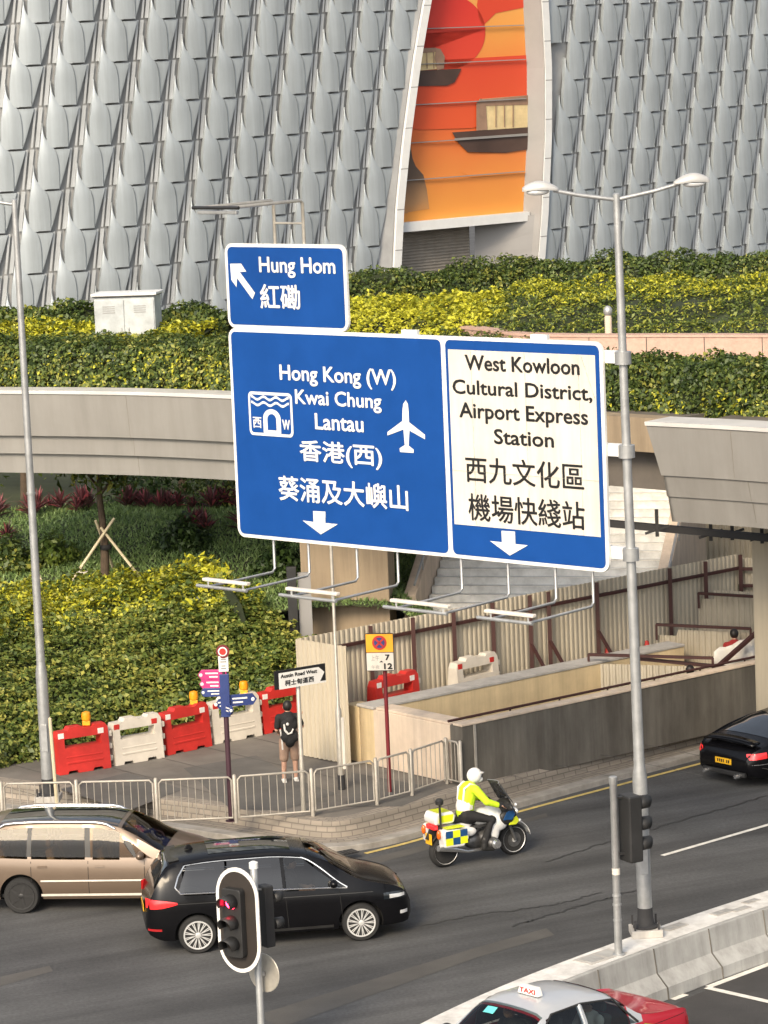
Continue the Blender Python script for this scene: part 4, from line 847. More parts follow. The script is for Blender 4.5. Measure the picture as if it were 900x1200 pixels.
gw.build('granite_joints', 'soffit', t, world=True)
gw = MB(); sweep(gw, offset(GR, -.5, 0), [(0, 7.2), (0, 7.5), (.2, 7.5), (.2, 7.2)]); gw.build('ledge', 'fascia_top', t, world=True)
# hedge along the bridge edge, left; and right
shrubs('hedge', 'dense green hedge along the edge of the footbridge, left of the big road sign', 'hedge', hedge_rows(HL, 7.45, 1.08, 2.0), 44000, (.05, .135), 'leaf_green', 1.1, .12, .22, .55, .5, .3, mats2=[('leaf_gold', 1300, lambda P: P[:, 2] < 8.3, 'young_or_sunlit_foliage')])
nE0 = normals2d(E1d); EB, nE = zip(*[(p, q) for p, q in zip(E1d, nE0) if proj((p.x + q.x * 6, p.y + q.y * 6, 8.4))[0] < 285])
GB = [[Vector((p.x + q.x * a, p.y + q.y * a, z)) for a, z in ((2.9, 7.6), (3.0, 8.15), (3.5, 8.45), (4.4, 8.6), (5.3, 8.65), (5.6, 8.0))] for p, q in zip(EB, nE)]
CABX = at(152, 402, 8.4).x * 78.9 / at(152, 402, 8.4).y
shrubs('golden_shrubs', 'bed of yellow green shrubs behind the left bridge hedge, round the white cabinet', 'shrubs', GB, 26000, (.06, .15), 'leaf_gold', 1.2, .13, .2, .55, .7, .5, mats2=[('leaf_green', 7000, lambda P: rng.random(len(P)) < .6, 'green_foliage')])
HB2 = [Vector((p.x + q.x * 5.5, p.y + q.y * 5.5, 7.4)) for p, q in zip(EB, nE)]
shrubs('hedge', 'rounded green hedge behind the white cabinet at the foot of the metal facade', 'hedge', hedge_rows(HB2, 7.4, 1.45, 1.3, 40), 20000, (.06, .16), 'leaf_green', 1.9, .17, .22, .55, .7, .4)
hr2 = resample([Vector((aty(x, 480, y).x, aty(x, 480, y).y, 7.4)) for x, y in ((640, 67.8), (712, 67.0), (800, 66.0), (910, 64.6), (1060, 62.8))], 30)
shrubs('hedge', 'dense green hedge above the right bridge end, below the pink granite wall', 'hedge', hedge_rows(hr2, 7.0, 1.45, 1.6), 32000, (.05, .135), 'leaf_green', .9, .12, .22, .55, .75, .3, mats2=[('leaf_gold', 900, lambda P: P[:, 2] < 7.9, 'young_or_sunlit_foliage')])
# golden shrubs behind the big sign, mound of long grass, hedge in front of the facade
gz = [[Vector((x, y0 + a, z)) for a, z in ((0, 7.4), (.1, 7.9), (.8, 8.2), (2.5, 8.4), (4.0, 8.5), (5.0, 8.5), (5.3, 7.9))] for x, y0 in [(-3.6 + .25 * i, 82.6 - .03 * i) for i in range(29)]]
shrubs('golden_shrubs', 'bright yellow leaved shrub bed behind the top edge of the big blue sign', 'shrubs', gz, 22000, (.06, .155), 'leaf_gold', 1.0, .15, .2, .6, .7, .55)
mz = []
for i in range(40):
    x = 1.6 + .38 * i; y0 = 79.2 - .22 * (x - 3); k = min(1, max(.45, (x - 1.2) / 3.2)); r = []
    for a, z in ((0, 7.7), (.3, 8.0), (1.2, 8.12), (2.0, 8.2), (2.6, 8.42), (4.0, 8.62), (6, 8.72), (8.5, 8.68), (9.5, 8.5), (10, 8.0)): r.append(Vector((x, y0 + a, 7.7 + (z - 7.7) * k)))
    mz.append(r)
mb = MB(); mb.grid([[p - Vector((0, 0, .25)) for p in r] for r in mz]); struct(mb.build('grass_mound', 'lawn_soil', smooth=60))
shrubs('clipped_shrubs', 'long rounded mound of fine clipped shrubs with sunlit gold tops above the pink granite wall', 'shrubs', mz, 60000, (.06, .14), 'leaf_mound', 1.6, .12, .18, .45, .8, .5, .12, mats2=[('leaf_gold', 12000, lambda P: P[:, 2] > 8.60 - .12 * rng.random(len(P)), 'young_or_sunlit_foliage')])  # gold leaves above the height threshold paint the sunlit top of the mound
fh = [Vector((aty(x, 330, y).x, aty(x, 330, y).y, 7.5)) for x, y in ((380, 89.0), (450, 89.4), (520, 90), (590, 91), (680, 91.6), (780, 91), (900, 90), (1000, 89))]
hrw = hedge_rows(fh, 7.5, 1.42, 1.8, 60)
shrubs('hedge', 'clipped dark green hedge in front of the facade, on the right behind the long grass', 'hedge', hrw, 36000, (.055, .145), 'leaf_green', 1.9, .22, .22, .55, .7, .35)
# white electrical cabinet
cp = aty(152, 402, 78.9); t = thing('cabinet', 'white painted metal electrical cabinet standing among the yellow shrubs', 'cabinet', (cp.x, cp.y, 7.45), R(-8))
mb = MB(); mb.box((0, 0, .98), (1.5, .8, 1.9)); mb.build('body', 'cabinet', t, bevel=.015)
mb = MB(); mb.box((0, 0, 1.985), (1.62, .92, .07)); mb.build('roof', 'frame_white', t, bevel=.02); mb = MB(); mb.box((0, -.02, 1.938), (1.54, .86, .02)); mb.build('gap', 'joint_dark', t)
for k in (-1, 1):
    mb = MB(); mb.box((k * .37, -.412, 1.0), (.71, .025, 1.7)); d = mb.build('door', 'cabinet', t, bevel=.006)
    mb = MB(); mb.box((k * .09, -.435, 1.1), (.03, .03, .16)); mb.build('handle', 'galv', d)
    mb = MB(); [mb.box((k * .385, -.428, 1.55 + .05 * q), (.3, .01, .018)) for q in range(4)]; mb.build('vent', 'panel_grey', d)
cp = aty(713, 384, 78.9); t = thing('bollard_light', 'short pale post with rounded grey head behind the tall lamp post', 'bollard', (cp.x, cp.y, 7.9))
mb = MB(); mb.tube([(0, 0, -.4), (0, 0, .45), (0, 0, .5)], [.09, .09, .08], 12); mb.build('post', 'cream_concrete', t, smooth=40); mb = MB(); mb.ball((0, 0, .6), .11, 10, sq=(1, 1, 1.3)); mb.build('head', 'galv', t, smooth=60)
# ------------------------------------------------------------------ tall lamp posts
mat('lamp_grey', (.50, .50, .49), .4, metal=.2, var=.08)
def lamp_post(label, bx, by, bh, topy, ang, left_only=False):
    p = at(bx, by, bh); ztop = CAMH - (topy - (YH - .042 * (bx - 35 - 450))) * p.y / F; H = ztop - bh
    t = thing('street_lamp', label, 'street lamp', p, ang)
    mb = MB(); mb.box((0, 0, .06), (.50, .50, .12)); mb.build('plinth', 'concrete', t, bevel=.01)
    mb = MB(); mb.lathe([(.20, .12), (.205, .15), (.15, .17), (.125, .30), (.12, .45)], n=20); [mb.box((sx * .19, sy * .19, .2), (.03, .03, .16)) for sx in (-1, 1) for sy in (-1, 1)]; mb.build('base_flange', 'joint_dark', t)
    mb = MB(); mb.lathe([(.118, .40), (.118, 2.55), (.114, 2.62), (.088, 2.80), (.086, 3.0), (.058, H - .05), (.058, H), (.03, H + .02)], n=20); pole = mb.build('pole', 'galv', t, smooth=35)
    mb = MB(); mb.box((0, -.125, 1.3), (.13, .02, .55)); mb.build('access_door', 'galv', pole, bevel=.004)
    mb = MB(); [mb.lathe([(.092, z), (.092, z + .04)], n=20) for z in (2.85, 6.2)]; mb.build('band', 'galv', pole)
    for s in ((-1,) if left_only else (-1, 1)):
        mb = MB(); mb.tube([(s * .03, 0, H - .08), (s * .6, 0, H + .02), (s * .98, 0, H + .11)], [.034, .032, .03], 10); a = mb.build('arm', 'galv', t, smooth=50)
        mb = MB(); rows = []
        for i in range(13):
            u = i / 12; x = s * (.90 + .56 * u); wy = .13 * (math.sin(math.pi * (.10 + .83 * u)) ** .8); hz_ = .105 * (math.sin(math.pi * (.08 + .80 * u)) ** .8); zc = H + .115 + .05 * math.sin(math.pi * u * .9) 
            rows.append([Vector((x, wy * math.cos(q), zc + hz_ * max(-.35, math.sin(q)))) for q in np.linspace(0, 2 * math.pi, 17)])
        mb.grid(rows); mb.f += [tuple(range(17)), tuple(range(12 * 17, 13 * 17))]; mb.m += [0, 0]; hd = mb.build('lamp_head', 'lamp_grey', t, smooth=60)
        mb = MB(); mb.ball((s * 1.22, 0, H + .10), .105, 10, sq=(1.7, .9, .55)); mb.build('lens', 'lamp_clear', hd, smooth=60)
    return t, p, ztop
LP, LPp, LPz = lamp_post('tall double armed galvanised lamp post bolted to the concrete median, right of the big sign', 757, 1095, 0.806, 225, R(2)); bpy.data.objects[LP.name].rotation_euler = (0, R(-.5), R(2))
lamp_post('tall slim lamp post at the left edge of the photo, behind the brown car', 57, 938, PH, 232, R(-3), True)
t = thing('marker_post', 'thin pale upright post beside the foot of the left lamp post', 'post', at(68, 958, PH)); p = t.location; mb = MB(); mb.tube([(0, 0, 0), (-.05, 0, 1.98), (-.05, 0, 2.0)], [.035, .035, .01], 8); mb.build('post', 'bamboo', t)

# ------------------------------------------------------------------ big road sign
# vertical plane through the lamp post, square to the road
sl_ = 67.35; SA = aty(273, 500, F / sl_); sr_ = sl_ * 623 / 560.5; SB = aty(709, 500, F / sr_)
sdv = Vector((SB.x - SA.x, SB.y - SA.y, 0)); SLEN = sdv.length; sdv.normalize(); snv = Vector((sdv.y, -sdv.x, 0)); SP0 = Vector((SA.x, SA.y, 0))
if snv.y > 0: snv = -snv
def sg(px, py):
    p = on_plane(px, py, SP0, snv); return (p - SP0).dot(sdv), p.z
def sp(u, v, n_=0.0): return SP0 + sdv * u + Vector((0, 0, v)) + snv * n_
LT, LBm = sg(268, 380), sg(278, 627); RT, RBm = sg(706, 405), sg(714, 673); DT = sg(520.5, 394); DB = sg(527, 653)
ZT = (LT[1] + RT[1] + DT[1]) / 3; ZB = (LBm[1] + RBm[1] + DB[1]) / 3; UL = (LT[0] + LBm[0]) / 2; UR = (RT[0] + RBm[0]) / 2; UD = (DT[0] + DB[0]) / 2
print('SIGN', LT, LBm, RT, RBm, DT, DB, 'size', UR - UL, ZT - ZB)
S = thing('road_sign', 'huge blue and white bilingual direction sign with lighting arms, carried over the road', 'road sign', sp((UL + UR) / 2, ZB))
def rrect(u0, u1, v0, v1, r, n=6):
    o = []
    for (cu, cv, a0) in ((u1 - r, v1 - r, 0), (u0 + r, v1 - r, 90), (u0 + r, v0 + r, 180), (u1 - r, v0 + r, 270)):
        for k in range(n + 1): a = R(a0 + 90 * k / n); o.append((cu + r * math.cos(a), cv + r * math.sin(a)))
    return o
def panel(u0, u1, v0, v1, label, ml=.065, mr=.065):
    mb = MB(); mb.prism(rrect(u0, u1, v0, v1, .17), lambda a, b, t_: sp(a, b, -.05 + .05 * t_), 0, 1); pn = mb.build('sign_panel', ['sign_white'], S, world=True, label=label)
    mb = MB(); mb.add([sp(a, b, .004) for a, b in rrect(u0 + ml, u1 - mr, v0 + .06, v1 - .06, .10)], [tuple(range(28))]); mb.build('blue_field', 'sign_blue', pn, world=True)
    return pn
PLf = panel(UL, UD - .004, ZB, ZT, 'left blue panel naming Hong Kong (W), Kwai Chung and Lantau', mr=.045)
PRt = panel(UD + .004, UR, ZB, ZT, 'right panel with black lettering on a cream field and a blue border', ml=.045)
a, b, c, d = sg(262, 283), sg(406, 289), sg(407, 382), sg(268, 374)
su0, su1, sv1, sv0 = (a[0] + d[0]) / 2, (b[0] + c[0]) / 2, (a[1] + b[1]) / 2, (c[1] + d[1]) / 2; sv0 = ZT + .004
PSm = panel(su0, su1, sv0, sv1, 'small blue panel on top naming Hung Hom')
mb = MB(); mb.box(sp(UD, (ZB + ZT) / 2, -.03), (.30, .05, ZT - ZB - .004), math.atan2(sdv.y, sdv.x)); mb.build('joint_strip', 'sign_white', S, world=True)
wi = [sg(525, 407.6), sg(697, 418), sg(705, 631), sg(533, 612.5)]; cu0, cu1 = (wi[0][0] + wi[3][0]) / 2, (wi[1][0] + wi[2][0]) / 2; cv1, cv0 = (wi[0][1] + wi[1][1]) / 2, (wi[2][1] + wi[3][1]) / 2
mb = MB(); mb.add([sp(cu0, cv0, .008), sp(cu1, cv0, .008), sp(cu1, cv1, .008), sp(cu0, cv1, .008)], [(0, 1, 2, 3)]); mb.build('cream_field', 'sign_cream', PRt, world=True)
mat('seam', (.46, .42, .36), .6, var=.4, scale=12)
mb = MB(); [mb.bar(sp(cu0 + (cu1 - cu0) * k, cv0 + .01, .010), sp(cu0 + (cu1 - cu0) * k, cv1 - .01, .010), .014, .002) for k in (.16, .53, .89)]; mb.bar(sp(cu0, cv0 + .9, .0105), sp(cu1, cv0 + .9, .0105), .016, .002); mb.bar(sp(cu0 + (cu1 - cu0) * .91, cv1 - .02, .011), sp(cu1 - .02, cv0 + 2.2, .011), .016, .002); mb.build('sheet_seams', 'seam', PRt, world=True)
FS = lambda u, v: sp(u, v, .013)
def line(pn, s, xl, yl, xr, yr, yt, matn, bold=.036, cap=True):
    a, b, c = sg(xl, yl), sg(xr, yr), sg(xl, yt); v0 = (a[1] + b[1]) / 2; mb = MB(); text_fit(mb, s, FS, a[0], b[0], v0, v0 + (c[1] - a[1]), bold, cap, snv); mb.build('lettering', matn, pn, world=True, fix=False)
W_, K_ = 'sign_white', 'sign_black'
line(PSm, 'Hung Hom', 304.4, 318, 394, 322, 299.5, W_); line(PSm, '紅磡', 306, 361.5, 353, 364, 332, W_, .022, False)
line(PLf, 'Hong Kong (W)', 328.5, 444, 465, 453, 426, W_); line(PLf, 'Kwai Chung', 346.7, 473, 448, 479, 456, W_); line(PLf, 'Lantau', 370, 503, 427, 506.5, 484, W_)
line(PLf, '香港(西)', 352.5, 545, 449, 550, 516, W_, .022, False); line(PLf, '葵涌及大嶼山', 327.5, 585, 479.5, 600, 556, W_, .022, False)
line(PRt, 'West Kowloon', 545.5, 432, 680, 441, 414, K_); line(PRt, 'Cultural District,', 531, 459, 695, 472, 442, K_); line(PRt, 'Airport Express', 539, 488, 690, 499, 470, K_); line(PRt, 'Station', 579.7, 519.6, 650, 525, 502, K_)
line(PRt, '西九文化區', 546.7, 565, 685.5, 575, 534, K_, .014, False); line(PRt, '機場快綫站', 550, 609, 686.5, 622, 577, K_, .014, False)
def poly(pn, px_, nm, matn, lift=.013):
    v = [sg(x, y) for x, y in px_]; mb = MB(); mb.add([sp(a, b, lift) for a, b in v], [tuple(range(len(v)))]); return mb.build(nm, matn, pn, world=True, fix=False)
z1 = lambda pts, ox, oy, k: [(ox + x / k, oy + y / k) for x, y in pts]
poly(PSm, z1([(58, 163), (130, 162), (165, 215), (122, 218), (222, 355), (205, 397), (104, 258), (100, 318), (65, 268)], 260, 280, 5.625), 'arrow', W_)
poly(PLf, z1([(328, 745), (382, 748), (382, 798), (437, 803), (362, 848), (282, 787), (330, 793)], 280, 400, 3.75), 'arrow', W_)
poly(PRt, z1([(320, 948), (385, 952), (387, 1012), (447, 1018), (360, 1067), (265, 997), (322, 1003)], 510, 390, 4.09), 'arrow', W_)
poly(PLf, z1([(735, 258), (724, 275), (721, 300), (720, 350), (655, 398), (655, 413), (725, 387), (731, 455), (708, 470), (710, 486), (770, 490), (770, 475), (748, 458), (752, 392), (820, 430), (820, 410), (750, 355), (748, 305), (745, 275)], 280, 400, 3.75), 'aeroplane_symbol', W_)
# tunnel symbol
q = [sg(*p) for p in z1([(42, 213), (238, 235), (240, 428), (50, 405)], 280, 400, 3.75)]; tu0, tu1 = (q[0][0] + q[3][0]) / 2, (q[1][0] + q[2][0]) / 2; tv1, tv0 = (q[0][1] + q[1][1]) / 2, (q[2][1] + q[3][1]) / 2; tw, th_ = tu1 - tu0, tv1 - tv0
mb = MB(); mb.add([sp(a, b, .013) for a, b in rrect(tu0, tu1, tv0, tv1, .09)], [tuple(range(28))]); ts = mb.build('tunnel_symbol', W_, PLf, world=True, fix=False)
mb = MB(); mb.add([sp(a, b, .017) for a, b in rrect(tu0 + .05, tu1 - .05, tv0 + .05, tv1 - .05, .06)], [tuple(range(28))]); mb.build('symbol_field', 'sign_blue', ts, world=True, fix=False)
tq = lambda u, v, l_=.021: sp(tu0 + tw * u, tv0 + th_ * v, l_)
mb = MB()
for v0 in (.86, .73):
    us = np.linspace(.07, .93, 41); w = lambda u: .035 * math.cos((u - .07) / .86 * 2 * math.pi * 3)
    mb.grid([[tq(u, v0 + w(u) + .028) for u in us], [tq(u, v0 + w(u) - .028) for u in us]])
out = [(.33, .07), (.33, .40)] + [(.53 - .20 * math.cos(x), .40 + .22 * math.sin(x)) for x in np.linspace(.2, math.pi - .2, 14)] + [(.73, .40), (.73, .07)]
mb.add([tq(u, v) for u, v in out], [tuple(range(len(out)))]); mb.build('waves_and_tunnel', W_, ts, world=True, fix=False)
out = [(.43, .14), (.43, .36)] + [(.53 - .10 * math.cos(x), .38 + .13 * math.sin(x)) for x in np.linspace(.2, math.pi - .2, 12)] + [(.63, .36), (.63, .14)]
mb = MB(); mb.add([tq(u, v, .025) for u, v in out], [tuple(range(len(out)))]); mb.build('tunnel_mouth', 'sign_blue', ts, world=True, fix=False)
mb = MB(); text_fit(mb, '西', lambda u, v: tq(u, v), .09, .29, .17, .42, .02, False, snv); mb.build('lettering', W_, ts, world=True, fix=False)
mb = MB(); text_fit(mb, 'W', lambda u, v: tq(u, v), .76, .94, .17, .40, .03, True, snv); mb.build('lettering', W_, ts, world=True, fix=False)
# frame behind, running to the lamp post
for py in (419, 528, 648):
    v = sg(712, py)[1]; mb = MB(); e = Vector((LPp.x - .0087 * (v - .8), LPp.y, 0)); ue = (e - SP0).dot(sdv); ne = (e - SP0).dot(snv); mb.bar(sp(UL + .3, v, -.16), sp(ue - .05, v, min(-.12, ne)), .12, .20); mb.build('frame_beam', 'frame_white', S, world=True, bevel=.01)
    mb = MB(); mb.lathe([(.13, -.1), (.13, .1)], (e.x, e.y, v)); mb.build('clamp', 'galv', S, world=True)
for u, zz_ in ((UL + .9, 1.2), (UL + 1.9, 1.2), (sg(476, 388)[0], .10), (sg(628, 398)[0], .10)):
    mb = MB(); mb.box(sp(u, (ZB + ZT + zz_) / 2, -.10), (.34 if zz_ < 1 else .12, .07, ZT - ZB + zz_ - .06), math.atan2(sdv.y, sdv.x)); mb.build('frame_stanchion', 'frame_white', S, world=True)
# lighting arms
AL = 1.55
for (xa, xb) in ((317, 358), (414, 462), (536, 591), (646, 690)):
    ua, ub = sg(xa, 640)[0], sg(xb, 650)[0]; zl = ZB - .58; lt = MB()
    for u in (ua, ub): lt.tube([sp(u, ZB + .1, -.08), sp(u, zl + .06, -.08), sp(u, zl, -.02), sp(u, zl - .02, AL)], .024, 8)
    ar = lt.build('light_arm', 'galv', S, world=True, smooth=50); ext = .28
    mb = MB(); mb.tube([sp(ua - ext, zl - .02, AL), sp(ub + ext * .3, zl - .02, AL)], .03, 8); mb.build('cross_tube', 'galv', ar, world=True)
    mb = MB(); mb.bar(sp(ua - .12, zl + .10, AL - .02), sp(ub + .12, zl + .10, AL - .02), .10, .055); mb.build('floodlight', 'sign_cream', ar, world=True, bevel=.015)
    mb = MB(); [mb.bar(sp(u, zl - .02, AL), sp(u, zl + .08, AL), .03) for u in (ua, ub)]; mb.build('bracket', 'galv', ar, world=True)
ua, ub = sg(318, 270)[0], sg(352, 270)[0]; ztp = sg(318, 235)[1]; lt = MB()
for u in (ua, ub): lt.tube([sp(u, sv1 - .2, -.08), sp(u, ztp - .05, -.08), sp(u, ztp, -.03), sp(u, ztp - .02, AL + .1)], .03, 8)
lt.tube([sp(ua, sv1 + .35, -.08), sp(ub, sv1 + .35, -.08)], .02, 6); ar = lt.build('light_arm', 'galv_warm', S, world=True, smooth=50)
mb = MB(); mb.bar(sp(ua - .12, ztp - .10, AL + .05), sp(ub + .12, ztp - .10, AL + .05), .07, .06); mb.build('floodlight', 'galv', ar, world=True, bevel=.015)
mb = MB(); mb.tube([sp(ua - .2, ztp - .02, AL + .1), sp(ub + .2, ztp - .02, AL + .1)], .03, 8); mb.build('cross_tube', 'rim_dark', ar, world=True)

# ------------------------------------------------------------------ traffic signals
def visor(mb, c, ax, r, L, up=Vector((0, 0, 1))):
    sd_ = ax.cross(up).normalized(); rows = []
    for i in range(2):
        rows.append([c + ax * (L * i * (1 - .35 * (1 - math.sin(q)) / 2)) + (sd_ * math.cos(q) + up * math.sin(q)) * r * (1 - .06 * i) for q in np.linspace(-.5, math.pi + .5, 16)])
    mb.grid(rows)
# near signal with its white edged board
pt_ = aty(297, 1013, 47.0); SG = thing('traffic_light', 'traffic signal with white edged black oval board showing red, near the camera', 'traffic light', (pt_.x, pt_.y, 0))
mb = MB(); mb.lathe([(.055, 0), (.055, pt_.z), (.04, pt_.z + .02)]); mb.build('pole', 'galv', SG, smooth=40); mb = MB(); mb.lathe([(.068, pt_.z - .06), (.068, pt_.z + .03), (.03, pt_.z + .05)]); mb.build('cap', 'frame_white', SG)
bn = Vector((-.55, -.83, 0)).normalized(); bs = Vector((-bn.y, bn.x, 0)); bs = bs if bs.x > 0 else -bs
bc = aty(280, 1078, 46.75); bw_, bh_ = .385, .80
def pill(w, h, n=16):
    o = []
    for k in range(n + 1): a = math.pi * k / n; o.append((w * math.cos(a), h - w * 1.15 + w * 1.15 * math.sin(a)))
    for k in range(n + 1): a = math.pi + math.pi * k / n; o.append((w * math.cos(a), -h + w * 1.15 + w * 1.15 * math.sin(a)))
    return o
fb = lambda a, b, n_: bc + bs * a + Vector((0, 0, b)) + bn * n_
mb = MB(); mb.prism(pill(bw_, bh_), lambda a, b, t_: fb(a, b, t_ * .02), 0, 1); bd = mb.build('backing_board', 'sign_white', SG, world=True)
mb = MB(); pp = pill(bw_ - .055, bh_ - .06); mb.add([fb(a, b, .024) for a, b in pp], [tuple(range(len(pp)))]); mb.build('board_face', 'black_board', bd, world=True)
mb = MB(); mb.prism(rrect(-.17, .17, -.54, .50, .05, 3), lambda a, b, t_: fb(a - .02, b, .02 + .13 * t_), 0, 1); hs2 = mb.build('signal_housing', 'black_plastic', SG, world=True, bevel=.01)
for i, (z, mt, nm) in enumerate(((.30, 'signal_red', 'red_lens'), (-.02, 'black_board', 'amber_lens'), (-.34, 'black_board', 'green_lens'))):
    mb = MB(); rot = bn.to_track_quat('Z', 'Y').to_matrix(); mb.ball(fb(-.02, z, .14), .105, 10, rot, (1, 1, .4)); mb.build(nm, mt, hs2, world=True, smooth=60)
    mb = MB(); visor(mb, fb(-.02, z, .14), bn, .125, .26); v = mb.build('visor', 'black_plastic', hs2, world=True, smooth=60); s_ = v.modifiers.new('solid', 'SOLIDIFY'); s_.thickness = .008
mb = MB(); [mb.bar(fb(0, z, -.0), Vector((pt_.x, pt_.y, bc.z + z)), .05, .04) for z in (-.4, .4)]; mb.build('bracket', 'galv', SG, world=True)
# pedestrian head on the far side of the pole, facing away
pc = aty(312, 1073, 47.15); mb = MB(); mb.box(pc, (.16, .22, .94), R(35)); ph = mb.build('pedestrian_head', 'black_plastic', SG, world=True, bevel=.02)
mb = MB(); [visor(mb, pc + Vector((.10, .07, z)), Vector((.82, .57, 0)), .10, .16) for z in (.24, -.16)]; v = mb.build('visor', 'black_plastic', ph, world=True, smooth=60); v.modifiers.new('solid', 'SOLIDIFY').thickness = .008
mb = MB(); mb.bar(pc + Vector((0, 0, .40)), Vector((pt_.x, pt_.y, pc.z + .46)), .03); mb.build('bracket', 'galv', ph, world=True)
dc = aty(309, 1140, 47.08); dn = Vector((.62, .78, 0)); rot = dn.to_track_quat('Z', 'Y').to_matrix(); mb = MB(); mb.lathe([(.29, 0), (.30, .006), (.30, .012), (.29, .018)], dc, 'z', 32, rot); mb.build('disc_back', 'galv_warm', SG, world=True)
mb = MB(); mb.box(dc + Vector((-.06, -.02, 0)), (.16, .05, .06), R(-38)); mb.build('disc_clamp', 'galv', SG, world=True)
# signal on the median, facing away to the right
pm_ = at(725, 1119, .806); zt_ = CAMH - (920 - 48.6) * pm_.y / F; SM = thing('traffic_light', 'black traffic signal on a short grey pole on the concrete median, turned to the right', 'traffic light', pm_)
H = zt_ - .806; mb = MB(); mb.lathe([(.10, 0), (.10, .02), (.062, .03), (.058, H - .12), (.066, H - .11), (.066, H), (.04, H + .015)]); pl_ = mb.build('pole', 'galv', SM, smooth=40)
mb = MB(); [mb.lathe([(.064, z), (.064, z + w)]) for z, w in ((1.30, .10),)]; mb.build('sticker', 'sign_cream', pl_); mb = MB(); [mb.lathe([(.07, z), (.07, z + .03)]) for z in (.55, .8, .95)]; mb.build('band', 'galv', pl_)
an = Vector((.88, .47, 0)).normalized(); hc = aty(739, 970, pm_.y + .05); mb = MB(); mb.box(hc, (.24, .34, 1.06), math.atan2(an.y, an.x)); hh_ = mb.build('signal_housing', 'black_plastic', SM, world=True, bevel=.025)
mb = MB(); [visor(mb, hc + an * .12 + Vector((0, 0, z)), an, .13, .24) for z in (.36, .02, -.30)]; v = mb.build('visor', 'black_plastic', hh_, world=True, smooth=60); v.modifiers.new('solid', 'SOLIDIFY').thickness = .01
mb = MB(); [mb.bar(hc + Vector((0, 0, z)), Vector((pm_.x, pm_.y, hc.z + z)), .05, .03) for z in (-.4, .5)]; mb.build('bracket', 'rim_dark', hh_, world=True)

# ------------------------------------------------------------------ railing
FP = [at(x, y, PH) for x, y in ((-92, 974), (4, 972), (92, 970), (185, 968), (277, 964), (367, 956.5), (442, 943.5), (483, 932.5), (524, 918.5), (541, 922.5))]
t = thing('pedestrian_railing', 'long grey steel pedestrian railing curving round the pavement corner', 'railing', FP[4])
for i, p in enumerate(FP):
    mb = MB(); mb.tube([p, p + Vector((0, 0, .93)), p + Vector((0, 0, .95))], [.038, .038, .02], 10); mb.build('post', 'rail', t, world=True, smooth=50)
for p, q in zip(FP[:-1], FP[1:]):
    d = (q - p); L = d.length; d.normalize(); a, b = p + d * .06, q - d * .06; zt_ = Vector((0, 0, .90)); zb_ = Vector((0, 0, .10)); mb = MB()
    mb.tube([a + zb_, a + zt_ - Vector((0, 0, .06)), a + zt_ + d * .06, b + zt_ - d * .06, b + zt_ - Vector((0, 0, .06)), b + zb_, a + zb_], .022, 8)
    n_ = max(3, int(L / .15))
    for k in range(1, n_): c = a.lerp(b, k / n_); mb.tube([c + zb_, c + zt_], .009, 6)
    mb.build('panel', 'rail', t, world=True, smooth=50)

# ------------------------------------------------------------------ water barriers
def water_barrier(label, p, q, colr, group):
    d = q - p; L = d.length; t = thing('water_barrier', label, 'barrier', p, math.atan2(d.y, d.x), group); Hh = .96
    prof = [(.0, .0), (.0, Hh * .80), (.04, Hh * .92), (L * .22, Hh * .93), (L * .26, Hh), (L * .48, Hh), (L * .52, Hh * .95), (L * .70, Hh * .95), (L * .74, Hh), (L * .93, Hh), (L - .02, Hh * .9), (L - .02, 0), (L * .84, 0), (L * .82, .06), (L * .66, .06), (L * .64, 0), (L * .36, 0), (L * .34, .06), (L * .18, .06), (L * .16, 0)]
    hole = (L * .14, L * .84, Hh * .56, Hh * .76)
    # body as bands round the slot
    mb = MB(); D = .40
    def taper(a, b, t_):
        k = D * (1 - .45 * b / Hh); return Vector((a, -k / 2 + k * t_, b))
    up = [(0, hole[3])] + prof[1:11] + [(L - .02, hole[3])]; lo = [(0, hole[2]), (L - .02, hole[2])] + prof[11:] + [(0, 0)]
    mb.prism(up, taper, 0, 1); mb.prism(lo, taper, 0, 1); mb.prism([(0, hole[2]), (0, hole[3]), (hole[0], hole[3]), (hole[0], hole[2])], taper, 0, 1); mb.prism([(hole[1], hole[2]), (hole[1], hole[3]), (L - .02, hole[3]), (L - .02, hole[2])], taper, 0, 1)
    m_ = 'red_plastic' if colr == 'red' else 'white_plastic'; mb.build('body', m_, t)
    mb = MB()
    for k in (0,): mb.box((L * .5, -.175, .22), (L * .7, .03, .05)); mb.box((L * .5, -.160, .34), (L * .7, .03, .04))
    mb.build('ribs', m_, t, bevel=.012)
    for x in (L * .08, L * .84): mb = MB(); mb.box((x, -.126, Hh * .84), (.13, .012, .11)); mb.build('reflector', 'reflector' if colr == 'red' else 'red_plastic', t)
    mb = MB(); [mb.box((L + .03, -.02, z), (.10, .16, .12)) for z in (.18, .44, .70)]; mb.build('hinge_lugs', 'white_plastic', t, bevel=.02)
    return t
wb = [(66, 907, 127, 897.5, 'red', 'red plastic water barrier nearest the left lamp post'), (131, 896, 188.5, 886, 'white', 'white plastic water barrier between two red ones, left of the finger post'), (190.5, 884, 243, 872.5, 'red', 'red plastic water barrier in the middle of the row, left of the finger post'), (246, 871, 302.5, 860, 'white', 'white plastic water barrier behind the blue finger post'), (304.5, 859, 357, 849, 'red', 'red plastic water barrier behind the pedestrian in black')]
for x0, y0, x1, y1, c_, lb in wb: water_barrier(lb, at(x0, y0, PH), at(x1, y1, PH), c_, 'water barriers along the shrub bank')
for (px, py, w) in ((107, 849, 0), (228, 822, 0), (288, 812, 0)):
    pass
